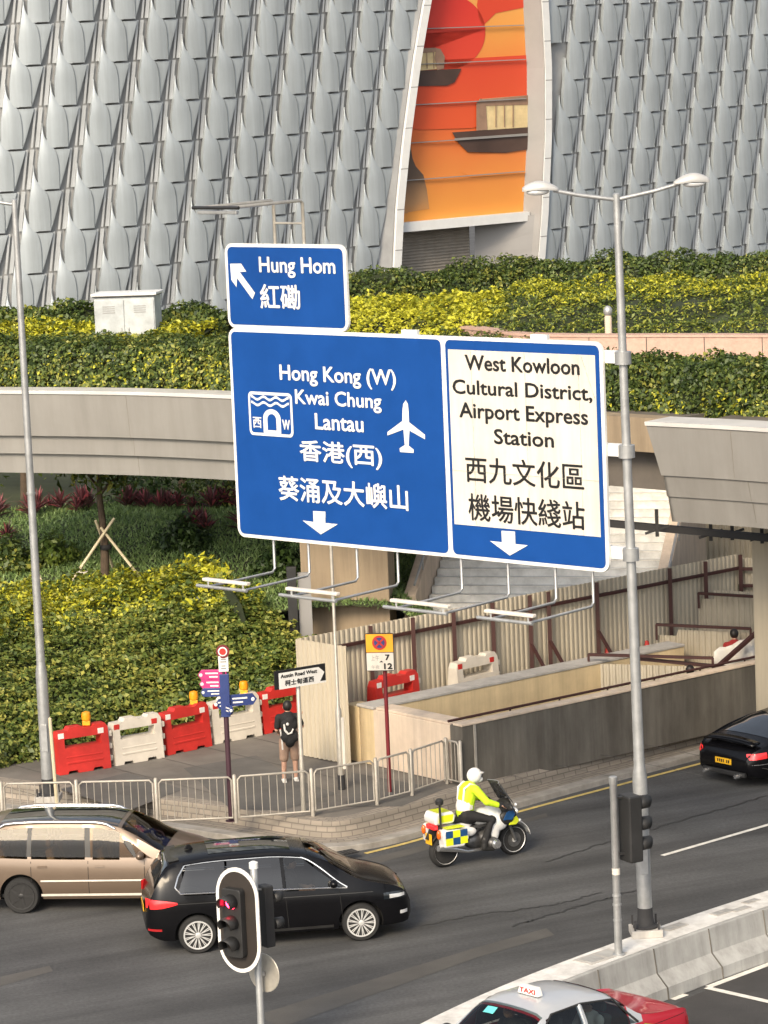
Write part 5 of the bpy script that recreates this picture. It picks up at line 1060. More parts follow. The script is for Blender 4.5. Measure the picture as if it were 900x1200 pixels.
def amber(label, pxl, base):
    t = thing('warning_lamp', label, 'warning lamp', base, group='amber lamps on the water barriers'); mb = MB(); mb.box((0, 0, .05), (.16, .12, .10)); mb.build('battery_box', 'signal_yellow', t, bevel=.01)
    mb = MB(); mb.lathe([(.02, .10), (.09, .11), (.10, .20), (.085, .27), (.03, .29)]); mb.build('lens', 'amber', t, smooth=50)
for (x, y, lb) in ((107, 853, 'amber warning lamp on the leftmost red water barrier'), (227, 825.5, 'amber warning lamp on the middle red water barrier'), (288, 813, 'amber warning lamp above the white barrier behind the finger post')):
    gb = at(x, y + 49, PH + .0); q = None
    best = min(((at(x0 + (x1 - x0) * k, y0 + (y1 - y0) * k, PH)) for x0, y0, x1, y1, _, _ in wb for k in np.linspace(0, 1, 9)), key=lambda p: abs(proj(p)[0] - x)); amber(lb, x, Vector((best.x, best.y + .03, PH + .93)))
# two barriers lying by the hoarding beyond the pit
p = aty(436, 820, 67.3); q = aty(487, 812, 68.2); water_barrier('red plastic water barrier behind the no stopping sign, against the hoarding', Vector((p.x, p.y, PH + .53)), Vector((q.x, q.y, PH + .53)), 'red', 'water barriers by the hoarding')
p = aty(531, 800, 69.0); q = aty(580, 793, 69.9); water_barrier('cream white plastic water barrier against the hoarding beyond the pit wall', Vector((p.x, p.y, PH + .53)), Vector((q.x, q.y, PH + .53)), 'white', 'water barriers by the hoarding')
for x, y, w, lb in ((713, 785, 72.6, 'small red traffic cone at the foot of the hoarding, left of the tall lamp post'), (759, 780, 73.1, 'small red traffic cone at the foot of the hoarding, right of the tall lamp post')):
    p = aty(x, y, w); t = thing('traffic_cone', lb, 'cone', (p.x, p.y, PH + .522)); mb = MB(); mb.lathe([(.03, .45), (.04, .44), (.13, .04)][::-1]); mb.box((0, 0, .02), (.32, .32, .04)); mb.build('cone', 'red_plastic', t, smooth=40); mb = MB(); mb.lathe([(.094, .2), (.074, .3)]); mb.build('sleeve', 'reflector', t)

# ------------------------------------------------------------------ finger post
p = at(271, 962, PH); FPst = thing('finger_post', 'slim dark wayfinding post with pink and blue fingers and a round red top', 'signpost', p); Hf = CAMH - (762 - 68.5) * p.y / F - PH
mb = MB(); mb.lathe([(.11, 0), (.11, .015), (.05, .02), (.05, Hf - .75), (.03, Hf - .3)], n=14); mb.build('post', 'maroon_post', FPst, smooth=40)
fz = lambda py: CAMH - (py - 68) * p.y / F - PH
def finger(z, h, L, ang, matn, side):
    d = Vector((math.cos(ang), math.sin(ang), 0)); mb = MB(); n_ = Vector((-d.y, d.x, 0))
    mb.prism([(.0, -h / 2), (L - h * .35, -h / 2), (L, 0), (L - h * .35, h / 2), (0, h / 2)] if True else [], lambda a, b, t_: d * (a - .05) + Vector((0, 0, z + b)) + n_ * (-.025 + .05 * t_), 0, 1); f_ = mb.build('finger', matn, FPst, bevel=.006)
    s_ = -1 if n_.y > 0 else 1
    mb = MB(); [mb.box(d * (L * x) + n_ * s_ * .03 + Vector((0, 0, z + zz)), (L * w, .006, h * .14), ang) for x, zz, w in ((.42, h * .17, .44), (.36, -h * .17, .30))]; mb.ball(d * (L * .80) + n_ * s_ * .026 + Vector((0, 0, z)), h * .17, 8, None, (1, .3, 1)); mb.build('markings', 'sign_white', f_)
finger(fz(795), .20, .56, R(172), 'pink', -1); finger(fz(806), .20, .54, R(172), 'pink', -1); finger(fz(816), .17, .52, R(175), 'navy', -1)
finger(fz(827), .22, .66, R(10), 'navy', 1); finger(fz(836), .18, .34, R(-60), 'navy', 1); finger(fz(830), .20, .25, R(200), 'navy', 1)
mb = MB(); mb.box((0, 0, (fz(800) + fz(840)) / 2), (.18, .14, fz(790) - fz(842))); mb.build('sleeve', 'navy', FPst, bevel=.01)
mb = MB(); mb.box((.0, -.03, fz(781.5)), (.19, .03, fz(772) - fz(791))); mb.build('white_plate', 'sign_white', FPst, bevel=.006)
mb = MB(); [mb.box((.0, -.048, fz(yy)), (w, .004, .025)) for yy, w in ((776, .10), (779, .12), (784, .08), (787, .10))]; mb.build('plate_marks', 'panel_grey', FPst)
rot = Vector((-.1, -1, 0)).to_track_quat('Z', 'Y').to_matrix(); mb = MB(); mb.lathe([(.13, 0), (.13, .03)], (0, -.02, fz(766.5)), 'z', 24, rot); mb.build('red_disc', 'dark_red', FPst)
mb = MB(); mb.lathe([(.09, .034), (.09, .038)], (0, -.02, fz(766.5)), 'z', 24, rot); mb.build('disc_ring', 'sign_white', FPst); mb = MB(); mb.lathe([(.065, .040), (.065, .044)], (0, -.02, fz(766.5)), 'z', 24, rot); mb.build('disc_centre', 'red_plastic', FPst)
# ------------------------------------------------------------------ street name sign
p = at(356, 951, PH); SN = thing('street_name_sign', 'white arrow shaped street name plate reading Austin Road West on a grey pole', 'street sign', p)
a, b, c, d = [aty(x, y, p.y) for x, y in ((323, 786), (378, 777), (380, 799), (325, 807))]
ang = R(33); dv = Vector((math.cos(ang), math.sin(ang), 0)); nv = Vector((dv.y, -dv.x, 0))
zc = (a.z + b.z + c.z + d.z) / 4 ; Lp = 1.16; hp = .37; pc = Vector((aty(351.5, 792, p.y).x, p.y - .06, zc))
mb = MB(); mb.lathe([(.045, 0), (.042, zc - PH + .15), (.03, zc - PH + .17)], n=12); mb.build('pole', 'galv_warm', SN, smooth=40)
fn_ = lambda u, v, n_=0: pc + dv * u + Vector((0, 0, v)) + nv * n_
mb = MB(); mb.prism([(-Lp / 2, -hp / 2), (Lp / 2, -hp / 2), (Lp / 2, hp / 2), (-Lp / 2, hp / 2)], lambda u, v, t_: fn_(u, v, -.015 + .03 * t_), 0, 1); pp_ = mb.build('plate', 'sign_black', SN, world=True, bevel=.006)
mb = MB(); mb.add([fn_(u, v, .019) for u, v in ((-Lp / 2 + .09, -hp / 2), (Lp / 2 - .16, -hp / 2 + .0), (Lp / 2 - .03, 0.02), (Lp / 2 - .16, hp / 2 - .05), (-Lp / 2 + .09, hp / 2 - .05))], [(0, 1, 2, 3, 4)]); mb.build('arrow_field', 'sign_white', pp_, world=True, fix=False)
mb = MB(); mb.add([fn_(u, v, .0185) for u, v in ((Lp / 2 - .15, -hp / 2), (Lp / 2, -hp / 2), (Lp / 2, -hp / 2 + .035), (Lp / 2 - .15, -hp / 2 + .035))], [(0, 1, 2, 3)]); mb.build('corner', 'sign_white', pp_, world=True, fix=False)
mb = MB(); text_fit(mb, 'Austin Road West', lambda u, v: fn_(u, v, .023), -Lp / 2 + .13, Lp / 2 - .2, .03, .105, .05, True, nv); mb.build('lettering', 'sign_black', pp_, world=True, fix=False); mb = MB(); text_fit(mb, '柯士甸道西', lambda u, v: fn_(u, v, .023), -Lp / 2 + .22, Lp / 2 - .28, -.135, -.02, .03, False, nv); mb.build('lettering', 'sign_black', pp_, world=True, fix=False)
# ------------------------------------------------------------------ no stopping sign
p = at(457, 928, PH); NS = thing('no_stopping_sign', 'yellow and white no stopping plate with red and blue roundel on dark red pole', 'road sign', p); s_ = F / p.y; z_ = lambda py: CAMH - (py - 60) / s_ - PH
mb = MB(); mb.lathe([(.04, 0), (.04, z_(752))], n=12); mb.build('pole', 'dark_red', NS, smooth=40)
w2 = 17.3 / s_; ang = R(-8); dv = Vector((math.cos(ang), math.sin(ang), 0)); nv = Vector((dv.y, -dv.x, 0)); cz = (z_(744) + z_(790)) / 2; hh2 = (z_(744) - z_(790)) / 2; off = Vector((-5 / s_, -.06, cz))
fn2 = lambda u, v, n_=0: off + dv * u + Vector((0, 0, v)) + nv * n_
mb = MB(); mb.prism(rrect(-w2, w2, -hh2, hh2, .04, 3), lambda a, b, t_: fn2(a, b, -.012 + .024 * t_), 0, 1); pp_ = mb.build('plate', 'sign_black', NS)
zs = hh2 * -.05 + .0; e = .018
mb = MB(); mb.add([fn2(*q, .016) for q in ((-w2 + e, hh2 * .0 - .0), (w2 - e, 0), (w2 - e, hh2 - e), (-w2 + e, hh2 - e))], [(0, 1, 2, 3)]); mb.build('yellow_field', 'signal_yellow', pp_, fix=False)
mb = MB(); mb.add([fn2(*q, .016) for q in ((-w2 + e, -hh2 + e), (w2 - e, -hh2 + e), (w2 - e, -.012), (-w2 + e, -.012))], [(0, 1, 2, 3)]); mb.build('white_field', 'sign_cream', pp_, fix=False)
disc = lambda r, n_, cz_: [fn2(r * math.cos(q), cz_ + r * math.sin(q), n_) for q in np.linspace(0, 2 * math.pi, 33)[:-1]]
mb = MB(); mb.add(disc(.145, .020, hh2 * .5), [tuple(range(32))]); mb.build('roundel', 'red_plastic', pp_, fix=False); mb = MB(); mb.add(disc(.105, .024, hh2 * .5), [tuple(range(32))]); mb.build('roundel_field', 'navy', pp_, fix=False)
mb = MB(); [mb.prism([(-.12, -.018), (.12, -.018), (.12, .018), (-.12, .018)], lambda a, b, t_, g=g: fn2(a * math.cos(g) - b * math.sin(g), hh2 * .5 + a * math.sin(g) + b * math.cos(g), .026 + .002 * t_), 0, 1) for g in (R(45), R(135))]; mb.build('roundel_cross', 'red_plastic', pp_)
mb = MB(); text_fit(mb, '7', lambda u, v: fn2(u, v, .02), w2 * .35, w2 * .68, -hh2 * .42, -hh2 * .12, .07, True, nv); mb.build('lettering', 'sign_black', pp_, fix=False); mb = MB(); text_fit(mb, '12', lambda u, v: fn2(u, v, .02), w2 * .25, w2 * .85, -hh2 * .90, -hh2 * .58, .07, True, nv); mb.build('lettering', 'sign_black', pp_, fix=False)
mb = MB(); text_fit(mb, '上午', lambda u, v: fn2(u, v, .02), -w2 * .62, -w2 * .05, -hh2 * .44, -hh2 * .16, 0, False); mb.build('small_lettering', 'panel_grey', pp_, fix=False); mb = MB(); text_fit(mb, '午夜', lambda u, v: fn2(u, v, .02), -w2 * .62, -w2 * .05, -hh2 * .88, -hh2 * .68, 0, False); mb.build('small_lettering', 'panel_grey', pp_, fix=False)
mb = MB(); mb.prism([(.0, -hh2 * .53), (w2 * .3, -hh2 * .53), (w2 * .15, -hh2 * .44)], lambda a, b, t_: fn2(a - .02, b, .019 + .002 * t_), 0, 1); mb.build('small_arrow', 'sign_black', pp_)
# ------------------------------------------------------------------ thin pole in front of the hoarding
p = at(400.5, 925, PH); TP = thing('thin_pole', 'thin grey pole with a black foot standing in front of the hoarding corner', 'pole', p); zt_ = CAMH - (600 - 62) * p.y / F - PH
mb = MB(); mb.lathe([(.075, 0), (.075, .30)], n=12); mb.build('foot', 'joint_dark', TP); mb = MB(); mb.lathe([(.062, .30), (.062, 1.62), (.034, 1.68), (.032, zt_)], n=12); mb.build('shaft', 'galv_warm', TP, smooth=40)
mb = MB(); mb.box((.075, -.05, .95), (.06, .06, 1.05)); mb.build('cable_box', 'sign_cream', TP, bevel=.01)
# ------------------------------------------------------------------ vehicles
class Car:
    def __init__(s, root, P): s.t = root; s.P = P; s.W = P['W'] / 2
    def zt(s, x): return float(pchip(*zip(*s.P['top']), x))
    def zbelt(s, x): return min(float(pchip(*zip(*s.P['belt']), x)), s.zt(x) - .004)
    def w(s, x): return float(pchip(*zip(*s.P['plan']), x)) * s.W
    def zb(s, x): return float(pchip(*zip(*s.P['bot']), x))
    def sec(s, x):
        zt, zl, w, zb = s.zt(x), s.zbelt(x), s.w(x), s.zb(x); g = zt - zl; tb = s.P.get('tumble', .30); wr = .955 * w - tb * g; cr = s.P.get('crown', .035) * min(1, .35 + g / .4); e = min(g * .5, cr)
        H = zl - zb
        return [(0, zb), (.80 * w, zb), (.95 * w, zb + .05 * H), (.985 * w, zb + .16 * H), (1.0 * w, zb + .42 * H), (.998 * w, zb + .66 * H), (.985 * w, zb + .86 * H), (.955 * w, zl),
                (.955 * w + (wr - .955 * w) * .42, zl + g * .45), (wr + .01, zl + g * .80 - e * .0), (wr - .035, zt - e * 1.05), (wr * .80, zt - e * .45), (wr * .42, zt - e * .10), (0, zt)]
    def side(s, x, z):                     # half width at height z
        q = s.sec(x)[2:11]; zs = [p[1] for p in q]; return float(np.interp(z, zs, [p[0] for p in q]))
    def top(s, x, f):                      # a point on the upper surface, f -1 .. 1 across (to the roof edge)
        q = s.sec(x)[9:]; ys = [p[0] for p in q][::-1]; zs = [p[1] for p in q][::-1]; y = abs(f) * ys[-1]; return Vector((x, math.copysign(y, f) if f else 0, float(np.interp(y, ys, zs))))
    def body(s, matn, wheels, r_arch, lower=None):
        L = s.P['L'] / 2; xs = sorted(set(list(np.linspace(-L, L, 64)) + [-L + .015, -L + .05, L - .05, L - .015])); rows = []
        for x in xs:
            q = s.sec(x); rows.append([Vector((x, -y, z)) for y, z in q[::-1]][:-1] + [Vector((x, 0, q[0][1]))] + [Vector((x, y, z)) for y, z in q[1:]])
        mb = MB(); rows = [r[:-1] for r in rows]; n = len(rows[0]); rows2 = [r + [r[0]] for r in rows]
        vs = [p for r in rows for p in r]; fs = [(i * n + k, i * n + (k + 1) % n, (i + 1) * n + (k + 1) % n, (i + 1) * n + k) for i in range(len(rows) - 1) for k in range(n)]
        fs += [tuple(range(n))[::-1], tuple((len(rows) - 1) * n + k for k in range(n))]; mb.add(vs, fs)
        o = mb.build('body', [matn, 'dark_gap'], s.t)
        cut = MB()
        for (wx, wz) in wheels:
            for sgn in (-1, 1):
                prof = [(r_arch, -.18), (r_arch, .4)]; cut.lathe([(r_arch, -.24), (r_arch, .24)], (wx, sgn * (s.W - .02), wz), 'y', 40)
        c = cut.build('cutter', 'dark_gap'); c.parent = s.t
        b = o.modifiers.new('arches', 'BOOLEAN'); b.operation = 'DIFFERENCE'; b.object = c; b.solver = 'EXACT'; b.material_mode = 'TRANSFER'
        bpy.context.view_layer.update(); dg = bpy.context.evaluated_depsgraph_get(); me = bpy.data.meshes.new_from_object(o.evaluated_get(dg)); o.modifiers.clear(); o.data = me
        bpy.data.objects.remove(c); me.shade_smooth(); me.set_sharp_from_angle(angle=R(32)); s.b = o; return o
    def open_up(s, o, sides, tops, f=.80):        # cut the window openings out of a shell
        bm = bmesh.new(); bm.from_mesh(o.data); kill = []
        for fc in bm.faces:
            c = fc.calc_center_median(); x = c.x; zl, zt = s.zbelt(x), s.zt(x); g = zt - zl
            if g < .08 or c.z < zl: continue
            t_ = (c.z - zl) / g; q = s.sec(x)
            if any(a < x < b for a, b in sides) and 0 < t_ < f and abs(c.y) > q[9][0] - .12 and abs(fc.normal.y) > .35: kill.append(fc)
            elif any(a < x < b for a, b in tops) and c.z > zl + .02 and abs(c.y) < q[10][0] * .97 and abs(fc.normal.y) < .6: kill.append(fc)
        bmesh.ops.delete(bm, geom=kill, context='FACES'); bm.to_mesh(o.data); bm.free()
    def cabin(s, matn, xs, wheel_x, wheel_y, z=.52):
        mb = MB(); mb.box(((xs[0] + xs[-1]) / 2, 0, z - .22), (abs(xs[0] - xs[-1]) + 1.5, s.W * 1.7, .06)); mb.build('floor', 'cabin_dark', s.t)
        for x in xs:
            for y in (-.36, .36):
                mb = MB(); mb.box((x + .12, y, z), (.50, .48, .16)); mb.box((x - .15, y, z + .30), (.15, .47, .56), rot=Matrix.Rotation(R(-12), 3, 'Y')); mb.box((x - .23, y, z + .66), (.10, .26, .16)); mb.build('seat', matn, s.t, bevel=.05)
        mb = MB(); mb.box((wheel_x + .35, 0, z + .28), (.34, s.W * 1.6, .22)); mb.build('dashboard', 'cabin_dark', s.t, bevel=.06)
        mb = MB(); q = np.linspace(0, 2 * math.pi, 25); mb.tube([Vector((wheel_x + .06 * math.sin(a), wheel_y + .18 * math.cos(a), z + .34 + .17 * math.sin(a))) for a in q], .014, 6); mb.build('steering_wheel', 'cabin_dark', s.t)
    def strip(s, nm, pts, wd, matn, lift=.003, parent=None):          # ribbon on the side along (x, z) points, both sides
        for sg_ in (-1, 1):
            mb = MB(); r1, r2 = [], []
            for i, (x, z) in enumerate(pts):
                a, b = pts[max(i - 1, 0)], pts[min(i + 1, len(pts) - 1)]; dx, dz = b[0] - a[0], b[1] - a[1]; l_ = math.hypot(dx, dz) + 1e-9; nx, nz = -dz / l_ * wd / 2, dx / l_ * wd / 2
                r1.append(Vector((x + nx, sg_ * (s.side(x + nx, z + nz) + lift), z + nz))); r2.append(Vector((x - nx, sg_ * (s.side(x - nx, z - nz) + lift), z - nz)))
            mb.grid([r1, r2]); mb.build(nm, matn, parent or s.b)
    def tubes(s, nm, pts, r, matn, lift=.006):
        for sg_ in (-1, 1):
            mb = MB(); mb.tube([Vector((x, sg_ * (s.side(x, z) + lift), z)) for x, z in pts], r, 6); mb.build(nm, matn, s.b, smooth=50)
    def window(s, nm, bl, br, tl, tr, matn, lift=.006, z0=.03, z1=.80, N=14, both=True, round_=0):   # x of the four corners; z as part of the greenhouse
        for sg_ in ((-1, 1) if both else (1,)):
            rows = []
            for j in range(7):
                t_ = j / 6; xa, xb = bl + (tl - bl) * t_, br + (tr - br) * t_; r = []
                for i in range(N + 1):
                    x = xa + (xb - xa) * i / N; zl, zt = s.zbelt(x), s.zt(x); g = zt - zl; z = zl + z0 * min(1, g / .4) + (z1 * g - z0) * t_; r.append(Vector((x, sg_ * (s.side(x, z) + lift), z)))
                rows.append(r)
            mb = MB(); mb.grid(rows); mb.build(nm, matn, s.t, smooth=60)
    def screen(s, nm, xa, xb, matn, f=.93, lift=.007, f2=None, N=14):
        rows = []
        for i in range(N + 1):
            x = xa + (xb - xa) * i / N; ff = f + ((f2 or f) - f) * i / N; h = .01; r = []
            for j in range(13):
                u = ff * (-1 + 2 * j / 12); p = s.top(x, u); dz = (s.zt(x + h) - s.zt(x - h)) / (2 * h); n_ = Vector((-dz, 0, 1)).normalized(); r.append(p + n_ * lift)
            rows.append(r)
        mb = MB(); mb.grid(rows); return mb.build(nm, matn, s.t, smooth=60)
    def patch(s, nm, x0, x1, zlo, zhi, matn, lift=.006, N=8, sides=(-1, 1), parent=None):      # lamp on the side / corner; zlo, zhi functions of 0..1
        for sg_ in sides:
            rows = []
            for j in range(5):
                r = []
                for i in range(N + 1):
                    u = i / N; x = x0 + (x1 - x0) * u; z = zlo(u) + (zhi(u) - zlo(u)) * j / 4; r.append(Vector((x, sg_ * (s.side(x, z) + lift), z)))
                rows.append(r)
            mb = MB(); mb.grid(rows); mb.build(nm, matn, parent or s.t, smooth=60)
    def mirror(s, x, z, matn):
        for sg_ in (-1, 1):
            mb = MB(); y = s.side(x, z) + .10; mb.ball((x, sg_ * y, z + .05), .1, 10, None, (.75, 1.1, .75)); mb.bar((x + .02, sg_ * (y - .14), z), (x, sg_ * y, z + .02), .05); mb.build('wing_mirror', matn, s.t, smooth=60)
    def plate(s, x, z, w_=.50, h_=.13, face=-1, tilt=0):
        mb = MB(); mb.box((x, 0, z), (.012, w_, h_)); p_ = mb.build('number_plate', 'plate_yellow' if face < 0 else 'sign_white', s.t, bevel=.003)
        mb = MB(); [mb.box((x + face * .007, -w_ / 2 + .07 + .055 * k + (.04 if k > 1 else 0), z), (.004, .028 if k % 3 else .036, h_ * .52)) for k in range(6)]; mb.build('plate_marks', 'sign_black', p_)
def wheel(t, x, y, r, wd, rimm, spokes=10, two=True, lp=.045, rr=.74):
    sg_ = 1 if y > 0 else -1; mb = MB(); ax = 'y'
    prof = [(r * rr, -wd / 2), (r * .93, -wd / 2), (r * .985, -wd * .38), (r, -wd * .2), (r, wd * .2), (r * .985, wd * .38), (r * .93, wd / 2), (r * rr, wd / 2)]
    mb.lathe(prof, (x, y, r), 'y', 36); w_ = mb.build('wheel', 'tyre', t, smooth=40)
    mb = MB(); ro = r * rr; f = sg_ * wd / 2
    mb.lathe([(ro * 1.03, f + sg_ * .004), (ro * 1.0, f + sg_ * .010), (ro * .93, f + sg_ * .006), (ro * .90, f - sg_ * .03)], (x, y, r), 'y', 36) if False else None
    n = 36; rows = [[Vector((x + a * math.cos(q), y + b, r + a * math.sin(q))) for q in np.linspace(0, 2 * math.pi, n + 1)] for a, b in ((ro * 1.03, f), (ro * 1.02, f + sg_ * .012), (ro * .93, f + sg_ * .010), (ro * .90, f - sg_ * .04))]; mb.grid(rows)
    for k in range(spokes):
        q = 2 * math.pi * k / spokes; 
        for o_ in ((-.07, .07) if two else (0,)):
            a = Vector((math.cos(q), 0, math.sin(q))) * ro * .18; b = Vector((math.cos(q + o_), 0, math.sin(q + o_))) * ro * .94; c = Vector((x, y + f - sg_ * .004, r)); mb.bar(c + a, c + b, ro * lp * 2, .02, up=(0, 1, 0))
    mb.lathe([(ro * .20, f - sg_ * .03), (ro * .2, f + sg_ * .006), (ro * .12, f + sg_ * .012)], (x, y, r), 'y', 16); mb.build('rim', rimm, w_, smooth=30)
    mb = MB(); rows = [[Vector((x + a * math.cos(q), y + f - sg_ * .05, r + a * math.sin(q))) for q in np.linspace(0, 2 * math.pi, 25)] for a in (ro * .95, .02)]; mb.grid(rows); mb.build('brake_disc', 'rim_dark', w_)
def place(t, xr, yr, xf_ang, x_rear, sidey):            # put the car so that its near rear wheel's contact sits on the pixel
    p = at(xr, yr, 0); d = Vector((math.cos(xf_ang), math.sin(xf_ang), 0)); n_ = Vector((-d.y, d.x, 0)); t.rotation_euler = (0, 0, xf_ang); t.location = p - d * x_rear - n_ * sidey
# --- black people carrier
t = thing('parked_car' if False else 'people_carrier', 'black compact people carrier with chrome window line and silver multi spoke wheels', 'car'); place(t, 233, 1117, R(7.5), -1.42, -.86)
C = Car(t, dict(L=4.556, W=1.80, crown=.05, tumble=.34,
    top=[(-2.278, .62), (-2.24, .80), (-2.17, 1.02), (-2.02, 1.32), (-1.86, 1.52), (-1.6, 1.585), (-.9, 1.635), (-.2, 1.64), (.4, 1.585), (.75, 1.48), (1.15, 1.24), (1.42, 1.085), (1.75, .99), (2.02, .90), (2.17, .80), (2.25, .66), (2.278, .55)],
    belt=[(-2.278, .58), (-2.2, .92), (-2.0, 1.02), (-1.2, 1.0), (0, .96), (1.0, .93), (1.45, .91), (2.0, .80), (2.278, .52)],
    plan=[(-2.278, .70), (-2.22, .84), (-2.0, .955), (-1.5, 1), (0, 1), (1.3, 1), (1.8, .955), (2.1, .84), (2.22, .70), (2.278, .56)], bot=[(-2.278, .42), (-2.2, .30), (-1.9, .2), (1.9, .2), (2.2, .22), (2.278, .32)]))
o = C.body('car_black', [(-1.42, .33), (1.37, .33)], .385); C.open_up(o, [(-1.62, -.93), (-.87, .05), (.12, .62)], [(.56, 1.26)]); C.cabin('seat_grey', [-.72, .30], .78, -.36)
C.window('side_window', -1.72, -.93, -1.55, -.90, 'car_glass_dark', z0=.05, z1=.80); C.window('side_window', -.87, .06, -.86, .04, 'car_glass_dark', z0=.05, z1=.82); C.window('side_window', .12, 1.12, .10, .42, 'car_glass', z0=.05, z1=.82)
C.screen('windscreen', .52, 1.30, 'car_glass', .95, f2=.93); C.screen('rear_window', -2.12, -1.86, 'glass', .88)
o_ = [(-1.62, 1.02), (-1.80, 1.08), (-1.76, 1.22), (-1.58, 1.41)] ; zz = lambda x, k: C.zbelt(x) + (C.zt(x) - C.zbelt(x)) * k
loop = [(x, zz(x, .05)) for x in np.linspace(1.16, -1.68, 24)] + [(-1.76, zz(-1.76, .25)), (-1.70, zz(-1.70, .55))] + [(x, zz(x, .83)) for x in np.linspace(-1.58, .42, 20)] + [(x, zz(x, .83 - .72 * ((x - .42) / .74) ** 1.5)) for x in np.linspace(.52, 1.16, 8)]
C.tubes('chrome_window_line', loop, .014, 'chrome')
C.strip('sill_trim', [(x, .30) for x in np.linspace(-.9, .9, 8)], .05, 'black_plastic'); C.strip('crease', [(x, .86 - .01 * x) for x in np.linspace(-1.9, 1.6, 20)], .012, 'black_plastic', .004)
for xd in (-.90, .09, 1.02): C.strip('door_gap', [(xd + .05 * math.sin(k), zz(xd, .0) - .02 - k * .62) for k in np.linspace(0, 1, 6)], .010, 'dark_gap')
for xd in (-.72, .28):
    C.strip('door_handle', [(xd, .90), (xd + .17, .90)], .028, 'car_black', .03)
C.patch('tail_lamp', -2.262, -1.74, lambda u: .80 + .075 * u * u, lambda u: .965 - .06 * u * u, 'lamp_red', .012)
C.patch('rear_reflector', -2.25, -2.02, lambda u: .42, lambda u: .46, 'lamp_red_off', .01); C.patch('headlamp_housing', 1.78, 2.20, lambda u: .69 - .02 * u, lambda u: .80 - .04 * u + .02 * math.sin(u * 3), 'glass', .006); C.patch('headlamp', 1.88, 2.16, lambda u: .70, lambda u: .77 - .02 * u, 'lamp_clear', .012); C.patch('fog_lamp', 2.06, 2.2, lambda u: .40, lambda u: .46, 'lamp_clear', .008)
mb = MB(); rows = [[Vector((2.268 - .12 * abs(y) ** 2 * 3, y, z)) for y in np.linspace(-.42, .42, 9)] for z in (.46, .60)]; mb.grid(rows); mb.build('grille', 'black_plastic', t)
mb = MB(); mb.grid([[Vector((x, y, C.zt(-1.66) - .012 - (x + 1.66) * -.14)) for y in np.linspace(-.55, .55, 7)] for x in (-1.66, -1.84)]); o = mb.build('roof_spoiler', 'car_black', t); o.modifiers.new('solid', 'SOLIDIFY').thickness = .03
mb = MB(); rows = [[C.top(x, f) + Vector((0, 0, .008)) for f in np.linspace(-.72, .72, 9)] for x in np.linspace(-1.15, .25, 10)]; mb.grid(rows); mb.build('glass_roof', 'glass', t, smooth=60)
for sg_ in (-1, 1): mb = MB(); mb.tube([C.top(x, sg_ * .99) + Vector((0, 0, .022)) for x in np.linspace(-1.6, .4, 12)], .016, 6); mb.build('roof_rail', 'car_black', t, smooth=60)
mb = MB(); mb.box((-1.45, 0, C.zt(-1.45) + .045), (.16, .035, .08), taper=.4); mb.build('aerial_fin', 'car_black', t, bevel=.01)
C.mirror(.92, 1.0, 'car_black'); C.plate(-2.285, .70); C.plate(2.285, .42, face=1)
for x in (-1.42, 1.37):
    for y in (-.80, .80): wheel(t, x, y, .325, .215, 'rim', 13, True, .028)
# --- brown people carrier
t = thing('people_carrier', 'bronze brown people carrier with silver roof rails and black wheels, behind the black one', 'car'); place(t, 27, 1070, R(-7), -1.22, -.84)
C = Car(t, dict(L=4.40, W=1.79, crown=.05, tumble=.27,
    top=[(-2.2, .62), (-2.18, .9), (-2.12, 1.15), (-2.02, 1.40), (-1.9, 1.555), (-1.6, 1.61), (-.8, 1.645), (.1, 1.63), (.55, 1.56), (.95, 1.38), (1.3, 1.16), (1.5, 1.075), (1.8, .99), (2.02, .90), (2.13, .78), (2.2, .55)],
    belt=[(-2.2, .58), (-2.12, .98), (-1.9, 1.02), (-1.0, .99), (0, .97), (1.0, .955), (1.5, .94), (1.9, .85), (2.2, .52)],
    plan=[(-2.2, .72), (-2.12, .86), (-1.95, .955), (-1.5, 1), (0, 1), (1.3, 1), (1.75, .96), (2.02, .85), (2.14, .72), (2.2, .58)], bot=[(-2.2, .42), (-2.12, .30), (-1.9, .22), (1.9, .22), (2.1, .22), (2.2, .34)]))
o = C.body('car_brown', [(-1.22, .33), (1.46, .33)], .395); C.open_up(o, [(-1.80, -1.10), (-1.0, -.05), (.07, .60)], [(.66, 1.34)]); C.cabin('seat_tan', [-1.45, -.55, .35], .85, -.36)
C.window('side_window', -1.98, -1.10, -1.78, -1.08, 'warm_reflection_glass', z0=.04, z1=.82); C.window('side_window', -1.02, -.03, -1.0, -.05, 'warm_reflection_glass', z0=.04, z1=.82); C.window('side_window', .07, .86, .05, .58, 'warm_reflection_glass', z0=.04, z1=.82); C.window('quarter_window', .92, 1.2, .80, .84, 'warm_reflection_glass', z0=.04, z1=.58)
C.window('pillar_trim', -1.10, -1.02, -1.08, -1.0, 'black_plastic', .004, z0=.04, z1=.82); C.window('pillar_trim', -.03, .07, -.05, .05, 'black_plastic', .004, z0=.04, z1=.82); C.window('pillar_trim', .86, .92, .62, .80, 'black_plastic', .004, z0=.04, z1=.6)
C.screen('windscreen', .62, 1.38, 'warm_reflection_glass', .95, f2=.94); C.screen('rear_window', -2.1, -1.95, 'glass', .85)
C.strip('body_moulding', [(x, .60) for x in np.linspace(-.85, 1.05, 12)], .03, 'sign_cream', .014); C.strip('sill_trim', [(x, .34) for x in np.linspace(-.85, 1.05, 12)], .045, 'sign_cream', .016)
for xd in (-1.02, .02, 1.04): C.strip('door_gap', [(xd, .95 - k * .62) for k in np.linspace(0, 1, 6)], .010, 'dark_gap')
for xd in (-.90, .14): C.strip('door_handle', [(xd, .86), (xd + .17, .86)], .03, 'car_brown', .03)
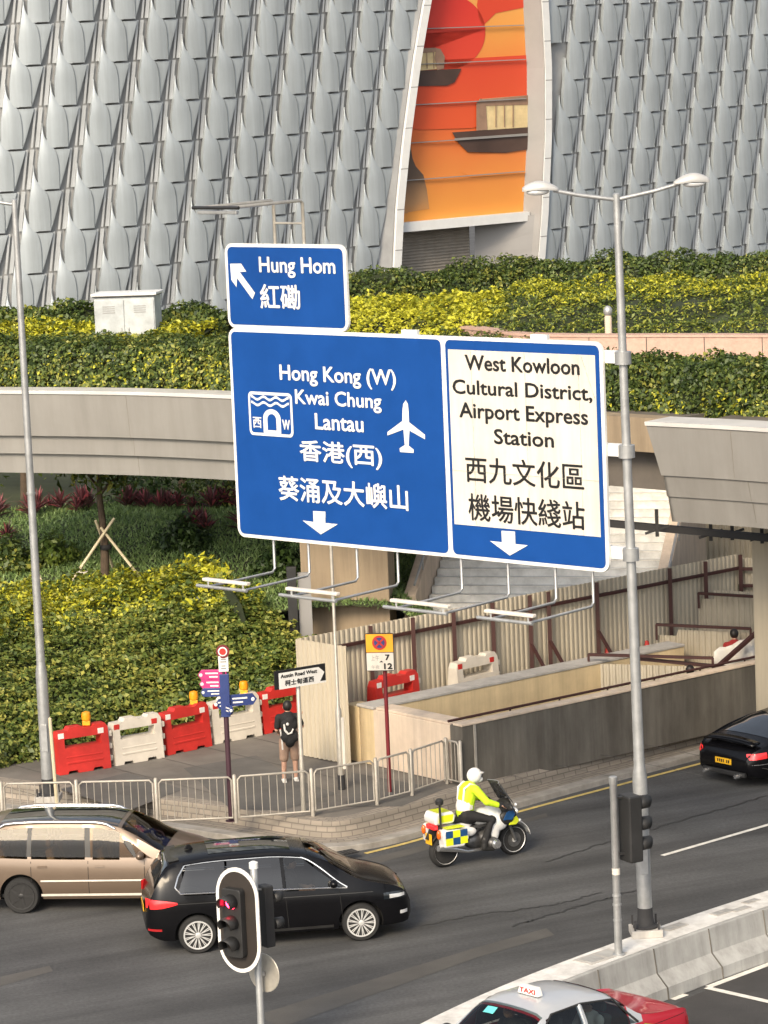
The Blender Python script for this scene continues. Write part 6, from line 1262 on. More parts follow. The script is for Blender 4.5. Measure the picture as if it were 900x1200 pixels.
for sg_ in (-1, 1):
    mb = MB(); mb.tube([C.top(-1.62, sg_ * .97) + Vector((0, 0, .0)), C.top(-1.5, sg_ * .97) + Vector((0, 0, .06))] + [C.top(x, sg_ * .97) + Vector((0, 0, .07)) for x in np.linspace(-1.3, .2, 9)] + [C.top(.35, sg_ * .97) + Vector((0, 0, .06)), C.top(.5, sg_ * .97)], .024, 8); mb.build('roof_rail', 'chrome', t, smooth=60)
mb = MB(); rows = [[C.top(x, f) + Vector((0, 0, .006)) for f in np.linspace(-.9, .9, 9)] for x in np.linspace(-1.6, .55, 12)]; mb.grid(rows); mb.build('roof_panel', 'glass', t, smooth=60)
C.patch('tail_lamp', -2.17, -2.0, lambda u: .78, lambda u: 1.02, 'lamp_red_off', .01); C.patch('headlamp', 1.62, 2.1, lambda u: .72, lambda u: .85 - .03 * u, 'lamp_clear', .01); C.mirror(.98, 1.0, 'car_brown'); C.plate(2.206, .45, face=1)
for x in (-1.22, 1.46):
    for y in (-.80, .80): wheel(t, x, y, .325, .21, 'rim_dark', 5, False, .10)
# --- black sports coupe
t = thing('sports_car', 'low black sports coupe with red tail lamps and yellow number plate, at the right edge', 'car'); rp = at(851, 919, 0); t.location = rp + Vector((math.cos(R(38)), math.sin(R(38)), 0)) * 2.16; t.rotation_euler = (0, 0, R(38))
C = Car(t, dict(L=4.43, W=1.85, crown=.07, tumble=.50,
    top=[(-2.215, .56), (-2.17, .70), (-2.0, .81), (-1.7, .90), (-1.2, 1.08), (-.7, 1.23), (-.2, 1.295), (.2, 1.27), (.6, 1.10), (.95, .90), (1.3, .80), (1.75, .74), (2.05, .64), (2.215, .46)],
    belt=[(-2.215, .53), (-2.1, .70), (-1.7, .82), (-1.2, .86), (-.4, .83), (.6, .80), (1.2, .76), (1.8, .68), (2.215, .42)],
    plan=[(-2.215, .74), (-2.1, .88), (-1.8, .97), (-1.3, 1), (-.3, .95), (.6, .94), (1.3, .97), (1.8, .93), (2.1, .80), (2.215, .62)], bot=[(-2.215, .36), (-2.1, .22), (-1.8, .16), (1.9, .16), (2.215, .25)]))
C.body('car_black', [(-1.15, .33), (1.2, .33)], .375)
C.window('side_window', -.98, .68, -.62, .16, 'glass', z0=.03, z1=.84); C.screen('windscreen', .22, .86, 'glass', .93); C.screen('rear_window', -1.55, -.68, 'glass', .86, f2=.9)
C.patch('tail_lamp', -2.18, -1.86, lambda u: .60 + .02 * u, lambda u: .72 + .02 * u, 'lamp_red', .012, sides=(-1, 1))
mb = MB(); rows = [[Vector((x, y, .93 - .10 * abs(y) ** 2 + (x + 2.05) * .18)) for y in np.linspace(-.70, .70, 11)] for x in (-2.08, -1.86)]; mb.grid(rows); o = mb.build('rear_spoiler', 'car_black', t, smooth=60); o.modifiers.new('solid', 'SOLIDIFY').thickness = .035
for s_ in (-1, 1): mb = MB(); mb.bar((-1.95, s_ * .5, .78), (-1.95, s_ * .5, .92), .05, .14); mb.build('spoiler_foot', 'car_black', t)
C.plate(-2.225, .50, .46, .12); mb = MB(); mb.box((-2.19, 0, .27), (.1, 1.2, .10)); mb.build('diffuser', 'black_plastic', t, bevel=.02)
for s_ in (-1, 1):
    mb = MB(); mb.lathe([(.045, -.1), (.05, 0), (.035, 0)], (-2.24, s_ * .45, .25), 'x', 14); mb.build('exhaust_tip', 'chrome', t)
C.strip('rear_trim', [(x, .50) for x in np.linspace(-2.16, -1.7, 6)], .012, 'chrome', .006); C.mirror(.62, .86, 'car_black')
for x in (-1.15, 1.2):
    for y in (-.80, .80): wheel(t, x, y, .325, .26, 'rim', 5, True, .05)
# --- red and silver taxi
TA = RANG + math.pi + R(3); t = thing('taxi', 'red and silver taxi with a white roof sign beside the median barrier', 'taxi'); tp3 = at(648, 1158, 1.5); td = Vector((math.cos(TA), math.sin(TA), 0)); t.location = Vector((tp3.x, tp3.y, 0)) + td * .28; t.rotation_euler = (0, 0, TA)
C = Car(t, dict(L=4.69, W=1.695, crown=.06, tumble=.32,
    top=[(-2.345, .60), (-2.31, .85), (-2.2, .93), (-1.65, .99), (-1.3, 1.05), (-.98, 1.30), (-.78, 1.43), (-.4, 1.495), (.2, 1.505), (.55, 1.44), (.85, 1.25), (1.15, 1.03), (1.35, .985), (2.0, .90), (2.28, .80), (2.345, .55)],
    belt=[(-2.345, .56), (-2.3, .80), (-2.1, .86), (-1.3, .93), (0, .93), (1.2, .92), (2.0, .83), (2.345, .52)],
    plan=[(-2.345, .84), (-2.28, .92), (-2.0, .97), (-1.4, 1), (1.4, 1), (2.0, .965), (2.26, .90), (2.345, .80)], bot=[(-2.345, .38), (-2.2, .25), (-1.9, .2), (1.9, .2), (2.2, .24), (2.345, .36)]))
o = C.body('car_red', [(-1.37, .32), (1.31, .32)], .37); TXW = ([(-1.0, -.22), (-.12, .55)], [(.60, 1.10), (-1.20, -.84)]); C.open_up(o, *TXW); C.cabin('seat_grey', [-.62, .28], .80, -.36)
# silver roof shell over the greenhouse, from the belt up
rows = []
for x in np.linspace(-1.28, 1.16, 40):
    q = C.sec(x)[7:]; rows.append([Vector((x, -y * 1.004, z + .004)) for y, z in q] + [Vector((x, y * 1.004, z + .004)) for y, z in q[::-1]][1:])
mb = MB(); mb.grid(rows); o = mb.build('silver_roof', 'car_silver', t, smooth=40); C.open_up(o, *TXW)
C.window('side_window', -1.16, -.22, -.80, -.20, 'taxi_glass', .012, z0=.03, z1=.82); C.window('side_window', -.12, .92, -.12, .42, 'taxi_glass', .012, z0=.03, z1=.82); C.screen('windscreen', .56, 1.14, 'taxi_glass', .95, .014); C.screen('rear_window', -1.26, -.80, 'taxi_glass', .90, .014); TX = t
rim_ = lambda a, b, c, d: [(a, C.zbelt(a) + .02)] + [(b, zz2(b, .86))] + [(c, zz2(c, .86)), (d, C.zbelt(d) + .02)]
zz2 = lambda x, k: C.zbelt(x) + (C.zt(x) - C.zbelt(x)) * k
C.tubes('window_frame', [(-1.18, C.zbelt(-1.18) + .02), (-1.0, zz2(-1.0, .55)), (-.82, zz2(-.82, .84)), (-.20, zz2(-.2, .84)), (.40, zz2(.40, .84)), (.70, zz2(.70, .6)), (.96, C.zbelt(.96) + .03)], .018, 'black_plastic', .012); C.tubes('pillar_frame', [(-.17, C.zbelt(-.17)), (-.16, zz2(-.16, .84))], .028, 'car_silver', .012)
C.patch('fuel_sticker', -1.62, -1.30, lambda u: .74 + .03 * u, lambda u: .80 + .10 * u, 'green_sticker', .008)
mb = MB(); mb.box((.18, 0, C.zt(.18) + .075), (.12, .42, .13), taper=.8); ts_ = mb.build('roof_sign', 'sign_white', t, bevel=.015)
for s_ in (-1, 1):
    mb = MB(); text_fit(mb, 'TAXI', lambda u, v: Vector((.18 + s_ * (.0625 - .010 * (v + .04) / .09), s_ * u, C.zt(.18) + .075 + v)), -.16, .16, -.035, .035, .06, True, Vector((s_, 0, 0))); mb.build('lettering', 'red_plastic', ts_, fix=False)
mb = MB(); mb.box((.18, 0, C.zt(.18) + .012), (.08, .36, .03)); mb.build('sign_foot', 'black_plastic', ts_)
rows = [[C.top(x, f) + Vector((.012, 0, .016)) for f in np.linspace(a, b, 5)] for x in (.66, .76) for a, b in ((-.55, -.25),)]; mb = MB(); mb.grid(rows); mat('teal_card', (.12, .50, .50), .4); mb.build('windscreen_card', 'teal_card', t)
C.strip('boot_gap', [(x, .84) for x in np.linspace(-2.2, -1.4, 8)], .008, 'dark_gap'); C.strip('boot_lettering', [(x, .62) for x in np.linspace(-1.95, -1.6, 8)], .03, 'car_silver', .006); C.patch('tail_lamp', -2.33, -2.22, lambda u: .62, lambda u: .78, 'lamp_red_off', .008); C.mirror(1.0, .98, 'black_plastic')
C.plate(-2.352, .55)
for x in (-1.37, 1.31):
    for y in (-.76, .76): wheel(t, x, y, .315, .19, 'rim', 8, False, .06)

# ------------------------------------------------------------------ people
def remesh(mb, name, matn, parent, voxel, world=False, smooth_it=3):
    o = mb.build(name, matn, parent, fix=False); rm = o.modifiers.new('join', 'REMESH'); rm.mode = 'VOXEL'; rm.voxel_size = voxel; rm.use_smooth_shade = True; s_ = o.modifiers.new('soft', 'SMOOTH'); s_.factor = .5; s_.iterations = smooth_it
    bpy.context.view_layer.update(); dg = bpy.context.evaluated_depsgraph_get(); me = bpy.data.meshes.new_from_object(o.evaluated_get(dg)); o.modifiers.clear(); old = o.data; o.data = me; me.shade_smooth(); return o
def limb(mb, pts, rs, n=12):
    mb.tube(pts, rs, n); [mb.ball(p, r, 8) for p, r in zip(pts, rs)]
def hand(mb, w, d, palm, s=1.0):              # w wrist, d pointing direction, palm normal
    d = Vector(d).normalized(); pn = Vector(palm).normalized(); sd_ = d.cross(pn).normalized(); w = Vector(w)
    mb.box(w + d * .045 * s, (.035 * s, .08 * s, .09 * s), rot=Matrix((pn, sd_, d)).transposed())
    for k, L in enumerate((.065, .075, .07, .055)):
        b = w + d * .085 * s + sd_ * (.030 - .020 * k) * s; limb(mb, [b, b + d * L * .55 * s - pn * .012 * s, b + d * L * .8 * s - pn * .04 * s], [.0095 * s, .0088 * s, .0078 * s], 8)
    b = w + d * .03 * s + sd_ * .035 * s; limb(mb, [b, b + (d * .6 + sd_).normalized() * .035 * s, b + (d + sd_ * .5 - pn * .5).normalized() * .07 * s], [.012 * s, .0105 * s, .009 * s], 8)
def head(mb, c, f, r=.098):
    f = Vector(f).normalized(); c = Vector(c); up = Vector((0, 0, 1)); s_ = f.cross(up).normalized(); mb.ball(c, r, 12, None, (.86, .95, 1.18)); mb.ball(c + f * r * .35 - up * r * .55, r * .62, 10); mb.ball(c + f * r * 1.0 - up * r * .12, r * .17, 8); mb.ball(c + f * r * .80 - up * r * .55, r * .22, 8, None, (1, 1, .5))
    for k in (-1, 1): mb.ball(c + s_ * k * r * .88 - up * r * .1, r * .24, 8, None, (.6, .9, 1.2)); mb.ball(c + f * r * .78 + s_ * k * r * .35 + up * r * .08, r * .15, 8)
# pedestrian seen from behind
pp3 = at(341, 916, PH); t = thing('person', 'pedestrian seen from behind in black T-shirt, tan shorts and white shoes by the hoarding', 'person', pp3, R(8)); h_ = 1.64
mb = MB(); V3 = Vector
limb(mb, [(-.10, 0, .86), (-.12, .01, .47), (-.14, -.02, .09)], [.085, .058, .040]); limb(mb, [(.10, .02, .86), (.11, .05, .47), (.11, .03, .09)], [.085, .058, .040])
for x, y in ((-.14, -.02), (.11, .03)): limb(mb, [(x, y, .06), (x + .02, y + .15, .035)], [.042, .035])
limb(mb, [(0, 0, .90), (0, .01, 1.10), (0, .02, 1.30)], [.135, .125, .14]); limb(mb, [(-.17, .02, 1.34), (.17, .02, 1.34)], [.06, .06]); limb(mb, [(0, .02, 1.34), (0, .04, 1.46)], [.055, .05]); head(mb, (0, .06, 1.535), (.1, 1, -.25), .094)
limb(mb, [(-.19, .02, 1.33), (-.24, .03, 1.08), (-.18, .22, .98)], [.05, .042, .032]); hand(mb, (-.18, .22, .98), (.2, .95, .1), (1, 0, 0))
limb(mb, [(.19, .02, 1.33), (.29, .08, 1.12), (.27, .26, 1.30)], [.05, .042, .032]); hand(mb, (.27, .26, 1.30), (-.05, .35, .95), (0, -1, .2))
remesh(mb, 'body', 'skin', t, .007)
mb = MB(); mb.ball((0, .045, 1.56), .106, 12, None, (.9, .95, 1.10)); remesh(mb, 'hair', 'hair', t, .01)
mb = MB(); limb(mb, [(0, 0, .86), (0, .01, 1.10), (0, .02, 1.29)], [.155, .150, .165]); limb(mb, [(-.18, .02, 1.335), (.18, .02, 1.335)], [.078, .078]); limb(mb, [(-.19, .02, 1.33), (-.225, .025, 1.15)], [.078, .066]); limb(mb, [(.19, .02, 1.33), (.26, .06, 1.18)], [.078, .066]); remesh(mb, 'shirt', 'cloth_black', t, .012)
mb = MB(); limb(mb, [(-.02, 0, .88), (.02, 0, .88)], [.15, .15]); limb(mb, [(-.10, 0, .84), (-.12, .01, .50)], [.112, .095]); limb(mb, [(.10, .02, .84), (.11, .05, .50)], [.112, .095]); remesh(mb, 'shorts', 'cloth_tan', t, .012)
for x, y in ((-.14, -.02), (.11, .03)):
    mb = MB(); limb(mb, [(x, y - .03, .045), (x + .01, y + .08, .042), (x + .02, y + .19, .035)], [.048, .05, .042]); mb.box((x + .01, y + .08, .012), (.09, .28, .024)); remesh(mb, 'shoe', 'cloth_white', t, .010)
bp_ = thing('backpack', 'black backpack with a white curved marking on the back of the pedestrian', 'backpack', pp3 + V3((0, 0, 0)), R(8))
mb = MB(); limb(mb, [(-.06, -.20, 1.22), (.06, -.20, 1.22)], [.12, .12]); limb(mb, [(-.08, -.21, .98), (.08, -.21, .98)], [.12, .12]); limb(mb, [(0, -.21, 1.30), (0, -.21, .92)], [.12, .125]); remesh(mb, 'bag', 'cloth_black', bp_, .014)
mb = MB(); mb.tube([(-.12, -.32, 1.26), (-.11, -.335, 1.14), (-.05, -.345, 1.06), (.02, -.345, 1.08), (.06, -.34, 1.16)], [.018, .024, .022, .020, .014], 8); mb.ball((-.05, -.335, 1.26), .032, 8); mb.tube([(-.19, -.22, 1.14), (-.17, -.24, .95), (-.16, -.22, .72)], .016, 6); mb.build('white_marking', 'cloth_white', bp_, smooth=60)
# workers down in the pit
def worker(label, p, wear, bag=False):
    t = thing('person', label, 'person', p); mb = MB(); limb(mb, [(0, 0, .5), (0, 0, .9), (0, .04, 1.22)], [.14, .14, .15]); limb(mb, [(-.17, .04, 1.26), (.17, .04, 1.26)], [.06, .06]); limb(mb, [(0, .04, 1.26), (0, .07, 1.38)], [.05, .048]); head(mb, (0, .10, 1.47), (.5, .8, -.3), .096)
    for s_ in (-1, 1): limb(mb, [(s_ * .18, .04, 1.25), (s_ * .27, .06, 1.0), (s_ * .18, .28, .92)], [.05, .042, .032]); hand(mb, (s_ * .18, .28, .92), (-s_ * .2, .9, 0), (0, 0, 1)); limb(mb, [(s_ * .1, 0, .52), (s_ * .11, .06, .28), (s_ * .12, 0, .05)], [.085, .06, .045])
    remesh(mb, 'body', 'skin', t, .008); mb = MB(); mb.ball((0, .085, 1.50), .11, 10, None, (.9, .95, 1.05)); remesh(mb, 'hair', 'hair', t, .012)
    mb = MB(); limb(mb, [(0, 0, .5), (0, 0, .9), (0, .04, 1.21)], [.16, .165, .175]); limb(mb, [(-.18, .04, 1.25), (.18, .04, 1.25)], [.08, .08]); [limb(mb, [(s_ * .18, .04, 1.25), (s_ * .26, .06, 1.02)], [.075, .062]) for s_ in (-1, 1)]; remesh(mb, 'shirt', wear, t, .014)
    mb = MB(); [limb(mb, [(s_ * .08, 0, .54), (s_ * .11, .06, .28), (s_ * .12, 0, .08)], [.11, .085, .07]) for s_ in (-1, 1)]; remesh(mb, 'trousers', 'cloth_black', t, .014); return t
w1 = aty(861, 750, 70.6); worker('worker with dark hair and a dark red top behind the diagonal red prop', (w1.x, w1.y, PH), 'cloth_red')
w2_ = aty(809, 786, 68.4); worker('worker whose black haired head just shows above the parapet wall', (w2_.x, w2_.y, w2_.z - 1.50), 'cloth_black')
wt = aty(862, 768, 70.2); t = thing('white_tarpaulin', 'white folded tarpaulin beside the worker in the dark red top', 'tarpaulin', wt); rows = [[V3((-.5 + .14 * i, -.10 + .12 * math.sin(i * 1.7 + j), -.42 + .11 * j + .10 * i * .5 + .04 * math.sin(i * 2 + j * 1.3))) for i in range(8)] for j in range(6)]; mb = MB(); mb.grid(rows); o = mb.build('sheet', 'cloth_white', t, smooth=60); o.modifiers.new('solid', 'SOLIDIFY').thickness = .015

def sitter(label, base, ang, loc, wear):
    d_ = V3((math.cos(ang), math.sin(ang), 0)); n_ = V3((-d_.y, d_.x, 0)); t = thing('person', label, 'person', base + d_ * loc[0] + n_ * loc[1] + V3((0, 0, loc[2])), ang)
    mb = MB(); limb(mb, [(0, 0, .10), (-.06, 0, .35), (-.10, 0, .56)], [.13, .12, .13]); limb(mb, [(-.10, -.16, .60), (-.10, .16, .60)], [.055, .055]); limb(mb, [(-.10, 0, .60), (-.07, 0, .70)], [.05, .048]); head(mb, (-.04, 0, .79), (1, -.3, -.05), .094)
    for s_ in (-1, 1):
        limb(mb, [(-.10, s_ * .19, .58), (.02, s_ * .24, .34), (.24, s_ * .16, .30)], [.05, .042, .032]); hand(mb, (.24, s_ * .16, .30), (.9, 0, .2), (0, 0, 1)); limb(mb, [(.02, s_ * .10, .08), (.42, s_ * .12, .10), (.46, s_ * .12, -.20)], [.08, .06, .045])
    remesh(mb, 'body', 'skin', t, .008); mb = MB(); mb.ball((-.06, 0, .825), .105, 10, None, (.95, .92, 1.0)); remesh(mb, 'hair', 'hair', t, .012)
    mb = MB(); limb(mb, [(0, 0, .12), (-.06, 0, .35), (-.10, 0, .55)], [.15, .145, .155]); limb(mb, [(-.10, -.17, .59), (-.10, .17, .59)], [.075, .075]); [limb(mb, [(-.10, s_ * .19, .58), (.01, s_ * .24, .38)], [.07, .062]) for s_ in (-1, 1)]; remesh(mb, 'shirt', wear, t, .014)
    mb = MB(); [limb(mb, [(.0, s_ * .10, .08), (.42, s_ * .12, .10), (.45, s_ * .12, -.12)], [.10, .078, .062]) for s_ in (-1, 1)]; remesh(mb, 'trousers', 'cloth_black', t, .014)
sitter('passenger in a pale shirt in the back seat of the red and silver taxi', TX.location.copy(), TA, (-.56, .36, .46), 'cloth_white')
sitter('driver in a dark shirt at the wheel of the red and silver taxi', TX.location.copy(), TA, (.30, -.36, .44), 'cloth_black')
BM = next(o for o in bpy.data.objects if o.get('label', '').startswith('black compact people carrier')); sitter('driver in a dark shirt at the wheel of the black people carrier', BM.location.copy(), BM.rotation_euler.z, (.30, -.36, .54), 'cloth_black')
# ------------------------------------------------------------------ police motorcycle and its rider
MA = R(29); r0 = at(521, 1016, 0); t = thing('motorcycle', 'police touring motorcycle with blue and yellow checked panniers leaning into the bend', 'motorcycle'); d = V3((math.cos(MA), math.sin(MA), 0)); t.location = r0 + d * .745; t.rotation_euler = (0, 0, MA); MR = t
def mwheel(x, r, w_):
    mb = MB(); n = 12; prof = []
    for k in range(n + 1): a = math.pi * k / n; prof.append((r - w_ * .55 + w_ * .55 * math.sin(a), -w_ / 2 * math.cos(a)))
    prof = [(r * .76, -w_ / 2)] + prof + [(r * .76, w_ / 2)]; mb.lathe(prof, (x, 0, r), 'y', 36); tw_ = mb.build('wheel', 'tyre', t, smooth=50)
    mb = MB(); q_ = np.linspace(0, 2 * math.pi, 37); mb.grid([[V3((x + a * math.cos(q), b, r + a * math.sin(q))) for q in q_] for a, b in ((r * .77, -w_ / 2), (r * .78, -w_ / 2 - .008), (r * .68, -w_ * .35), (r * .68, w_ * .35), (r * .78, w_ / 2 + .008), (r * .77, w_ / 2))]); mb.lathe([(.05, -.07), (.05, .07)], (x, 0, r), 'y', 14)
    for k in range(5):
        a = 2 * math.pi * k / 5 + .3; [mb.bar(V3((x, 0, r)), V3((x + r * .7 * math.cos(a + o_), s_ * .02, r + r * .7 * math.sin(a + o_))), .03, .03, up=(0, 1, 0)) for o_, s_ in ((-.12, -1), (.12, 1))]
    mb.build('rim', 'rim', tw_, smooth=40); mb = MB(); [mb.lathe([(r * .46, s_ * .062), (r * .46, s_ * .067)], (x, 0, r), 'y', 24) for s_ in (-1, 1)]; mb.build('brake_disc', 'engine', tw_)
mwheel(-.745, .315, .17); mwheel(.745, .305, .125)
mb = MB(); [mb.tube([(.745, s_ * .105, .305), (.60, s_ * .105, .66), (.50, s_ * .10, .92)], [.03, .032, .03], 10) for s_ in (-1, 1)]; mb.build('fork', 'engine', t, smooth=40)
mb = MB(); rows = [[V3((.745 + .355 * math.cos(a), y, .305 + .355 * math.sin(a) + .02 - abs(y) * .25)) for y in np.linspace(-.085, .085, 7)] for a in np.linspace(.15, 2.2, 12)]; mb.grid(rows); o = mb.build('front_mudguard', 'bike_white', t, smooth=60); o.modifiers.new('solid', 'SOLIDIFY').thickness = .012
def blob(nm, matn, balls, voxel=.02, parent=None, sm_=4):
    mb = MB(); [mb.ball(c, r, 10, None, sq) for c, r, sq in balls]; return remesh(mb, nm, matn, parent or t, voxel, smooth_it=sm_)
blob('engine', 'engine', [((.12, 0, .40), .19, (1.1, .9, 1)), ((-.10, 0, .40), .17, (1.2, .8, .9)), ((.14, .25, .38), .12, (1.1, 1.2, .95)), ((.14, -.25, .38), .12, (1.1, 1.2, .95)), ((.25, 0, .55), .15, (1, 1, 1))])
mb = MB(); mb.lathe([(.085, 0), (.095, .03), (.07, .08)], (.14, -.40, .38), 'y', 16, Matrix.Scale(-1, 3, (0, 1, 0))); mb.lathe([(.085, 0), (.095, .03), (.07, .08)], (.14, .40, .38), 'y', 16); mb.build('cylinder_cover', 'chrome', t, smooth=40)
blob('fuel_tank', 'bike_white', [((.10, 0, .83), .20, (1.25, .85, .85)), ((.30, 0, .85), .20, (1.1, 1.05, .85)), ((.34, .20, .72), .15, (1.3, .6, 1.1)), ((.34, -.20, .72), .15, (1.3, .6, 1.1)), ((.22, .24, .56), .10, (1.0, .4, 1.7)), ((.22, -.24, .56), .10, (1.0, .4, 1.7))])
blob('fairing', 'black_plastic', [((.56, 0, .92), .19, (.9, 1.25, .9)), ((.66, 0, .80), .16, (1.0, 1.2, .9)), ((.48, .25, .80), .13, (1.3, .55, 1.1)), ((.48, -.25, .80), .13, (1.3, .55, 1.1)), ((.60, 0, 1.02), .13, (.7, 1.5, .7))])
for s_ in (-1, 1):
    mb = MB(); pr = [(.36, .78), (.44, .92), (.58, .95), (.64, .86), (.56, .76)]; mb.prism(pr, lambda a, b, w_: V3((a, s_ * (.325 - .10 * max(0, a - .5) * 2 + .014 * w_), b)), 0, 1); mb.build('blue_side_panel', 'police_blue', t, bevel=.004)
    mb = MB(); pr = [(.50, .66), (.57, .76), (.70, .80), (.76, .70), (.68, .64)]; mb.prism(pr, lambda a, b, w_: V3((a, s_ * (.285 - .22 * max(0, a - .5) + .016 * w_), b)), 0, 1); mb.build('yellow_side_panel', 'police_yellow', t, bevel=.004)
mb = MB(); mb.ball((.80, 0, .84), .09, 10, None, (.6, 1.5, .8)); mb.build('headlamp', 'lamp_clear', t, smooth=60)
for s_ in (-1, 1): mb = MB(); mb.ball((.72, s_ * .20, 1.0), .035, 8); mb.ball((.78, s_ * .22, .70), .035, 8); mb.build('auxiliary_lamp', 'lamp_clear', t, smooth=60)
rows = [[V3((.62 + .10 * (1 - (y / .26) ** 2) - .26 * k, y * (1 - .25 * k), 1.06 + .40 * k)) for y in np.linspace(-.26, .26, 9)] for k in np.linspace(0, 1, 6)]; mb = MB(); mb.grid(rows); mat('screen_tint', (.05, .05, .05), .1, coat=1.0); o = mb.build('windscreen', 'screen_tint', t, smooth=60); o.modifiers.new('solid', 'SOLIDIFY').thickness = .006
mb = MB(); mb.tube([V3((r.x, r.y, r.z)) for r in rows[-1]], .008, 6); mb.build('windscreen_edge', 'galv', o)
mb = MB(); mb.tube([(.46, -.10, 1.02), (.40, -.24, 1.08), (.28, -.40, 1.06)], [.016, .016, .018], 8); mb.tube([(.46, .10, 1.02), (.40, .24, 1.08), (.28, .40, 1.06)], [.016, .016, .018], 8); mb.build('handlebar', 'black_plastic', t, smooth=50)
for s_ in (-1, 1): mb = MB(); mb.ball((.48, s_ * .40, 1.02), .075, 8, None, (.6, 1.2, .8)); mb.build('mirror', 'black_plastic', t, smooth=60)
blob('seat', 'cloth_black', [((-.20, 0, .80), .14, (1.5, .95, .5)), ((-.48, 0, .85), .13, (1.4, .9, .5))], .016)
blob('tail_fairing', 'bike_white', [((-.40, 0, .72), .14, (1.9, .95, .6)), ((-.62, 0, .76), .12, (1.3, .9, .6)), ((-.25, .14, .62), .09, (1.6, .5, 1)), ((-.25, -.14, .62), .09, (1.6, .5, 1))])
for s_ in (-1, 1):
    mb = MB(); x0, x1, z0, z1 = -.98, -.42, .46, .80; mb.prism([(x0 + .03, z0), (x1 - .12, z0 - .02), (x1, z0 + .12), (x1 - .06, z1 - .04), (x0 + .06, z1), (x0, z1 - .08)], lambda a, b, w_: V3((a, s_ * (.18 + .23 * w_), b)), 0, 1); pn = mb.build('pannier', 'bike_white', t, bevel=.03)
    for i in range(3):
        for j in range(2):
            xa, xb = -.93 + i * .155, -.93 + (i + 1) * .155; za, zb_ = .50 + j * .135, .50 + (j + 1) * .135; mb = MB(); mb.add([V3((xa, s_ * .414, za)), V3((xb, s_ * .414, za)), V3((xb, s_ * .414, zb_)), V3((xa, s_ * .414, zb_))], [(0, 1, 2, 3)]); mb.build('check', 'police_yellow' if (i + j) % 2 == 0 else 'police_blue', pn)
    mb = MB(); mb.box((-.70, s_ * .30, .812), (.38, .20, .012)); mb.build('yellow_lid', 'police_yellow', pn, bevel=.004)
mb = MB(); mb.prism([(-1.02, .86), (-.62, .86), (-.58, .98), (-.64, 1.08), (-.98, 1.08), (-1.04, .98)], lambda a, b, w_: V3((a, -.21 + .42 * w_, b)), 0, 1); tb_ = mb.build('top_box', 'bike_white', t, bevel=.035)
for y in (-.214, .214): mb = MB(); mb.add([V3((-.96, y, .90)), V3((-.66, y, .90)), V3((-.63, y, 1.03)), V3((-.94, y, 1.03))], [(0, 1, 2, 3)]); mb.build('yellow_side', 'police_yellow', tb_)
mb = MB(); mb.add([V3((-.95, -.17, 1.084)), V3((-.67, -.17, 1.084)), V3((-.67, .17, 1.084)), V3((-.95, .17, 1.084))], [(0, 1, 2, 3)]); mb.build('yellow_lid', 'police_yellow', tb_)
mb = MB(); mb.box((-.98, 0, .80), (.10, .30, .09)); mb.build('tail_lamp', 'lamp_red', t, bevel=.02)
for s_ in (-1, 1): mb = MB(); mb.ball((-1.0, s_ * .28, .70), .06, 8, None, (.7, .8, 1.5)); mb.build('indicator', 'orange_lamp', t, smooth=60)
mb = MB(); mb.box((-1.06, 0, .58), (.012, .22, .20)); mb.build('number_plate', 'plate_yellow', t, bevel=.003)
mb = MB(); mb.bar((-.95, 0, .75), (-1.05, 0, .55), .05, .16); mb.build('plate_bracket', 'black_plastic', t)
mb = MB(); mb.tube([(-.94, -.26, .80), (-.95, -.26, 1.26)], .022, 8); mb.lathe([(.03, 1.24), (.075, 1.27), (.08, 1.34), (.05, 1.37)], (-.95, -.26, 0)); mb.build('beacon_pole', 'black_plastic', t, smooth=40)
mb = MB(); mb.tube([(.05, -.16, .26), (-.35, -.17, .27), (-.62, -.22, .36), (-1.0, -.24, .44)], [.03, .035, .055, .06], 10); mb.build('exhaust', 'chrome', t, smooth=50)
mb = MB(); mb.tube([(-.15, .12, .36), (-.745, .12, .315)], [.05, .045], 8); mb.bar((.2, .1, .7), (-.3, .1, .68), .05); mb.bar((.2, -.1, .7), (-.3, -.1, .68), .05); mb.bar((-.3, .1, .68), (-.85, .1, .78), .04); mb.bar((-.3, -.1, .68), (-.85, -.1, .78), .04); mb.bar((-.2, .0, .3), (-.3, 0, .7), .08); mb.build('frame', 'engine', t)
rows = [[V3((-.745 + .36 * math.cos(a), y, .315 + .36 * math.sin(a))) for y in np.linspace(-.09, .09, 5)] for a in np.linspace(.9, 2.5, 10)]; mb = MB(); mb.grid(rows); o = mb.build('rear_mudguard', 'black_plastic', t, smooth=60); o.modifiers.new('solid', 'SOLIDIFY').thickness = .012
# rider
t = thing('person', 'motorcycle police officer in yellow high visibility jacket, black trousers and white helmet', 'person', MR.location.copy(), MA)
mb = MB()
limb(mb, [(-.26, 0, .98), (-.22, 0, 1.16), (-.16, 0, 1.38)], [.14, .13, .145]); limb(mb, [(-.14, -.17, 1.42), (-.14, .17, 1.42)], [.06, .06]); limb(mb, [(-.14, 0, 1.43), (-.08, 0, 1.53)], [.055, .052]); head(mb, (-.03, 0, 1.61), (1, 0, -.15), .096)
for s_ in (-1, 1):
    limb(mb, [(-.24, s_ * .10, .92), (.16, s_ * .24, .80), (-.02, s_ * .26, .36)], [.085, .062, .045]); limb(mb, [(-.04, s_ * .26, .31), (.14, s_ * .27, .27)], [.042, .036])
    limb(mb, [(-.13, s_ * .20, 1.41), (.02, s_ * .34, 1.18), (.26, s_ * .37, 1.09)], [.055, .045, .034]); hand(mb, (.26, s_ * .37, 1.09), (.85, 0, -.3), (0, 0, 1))
remesh(mb, 'body', 'skin', t, .008)
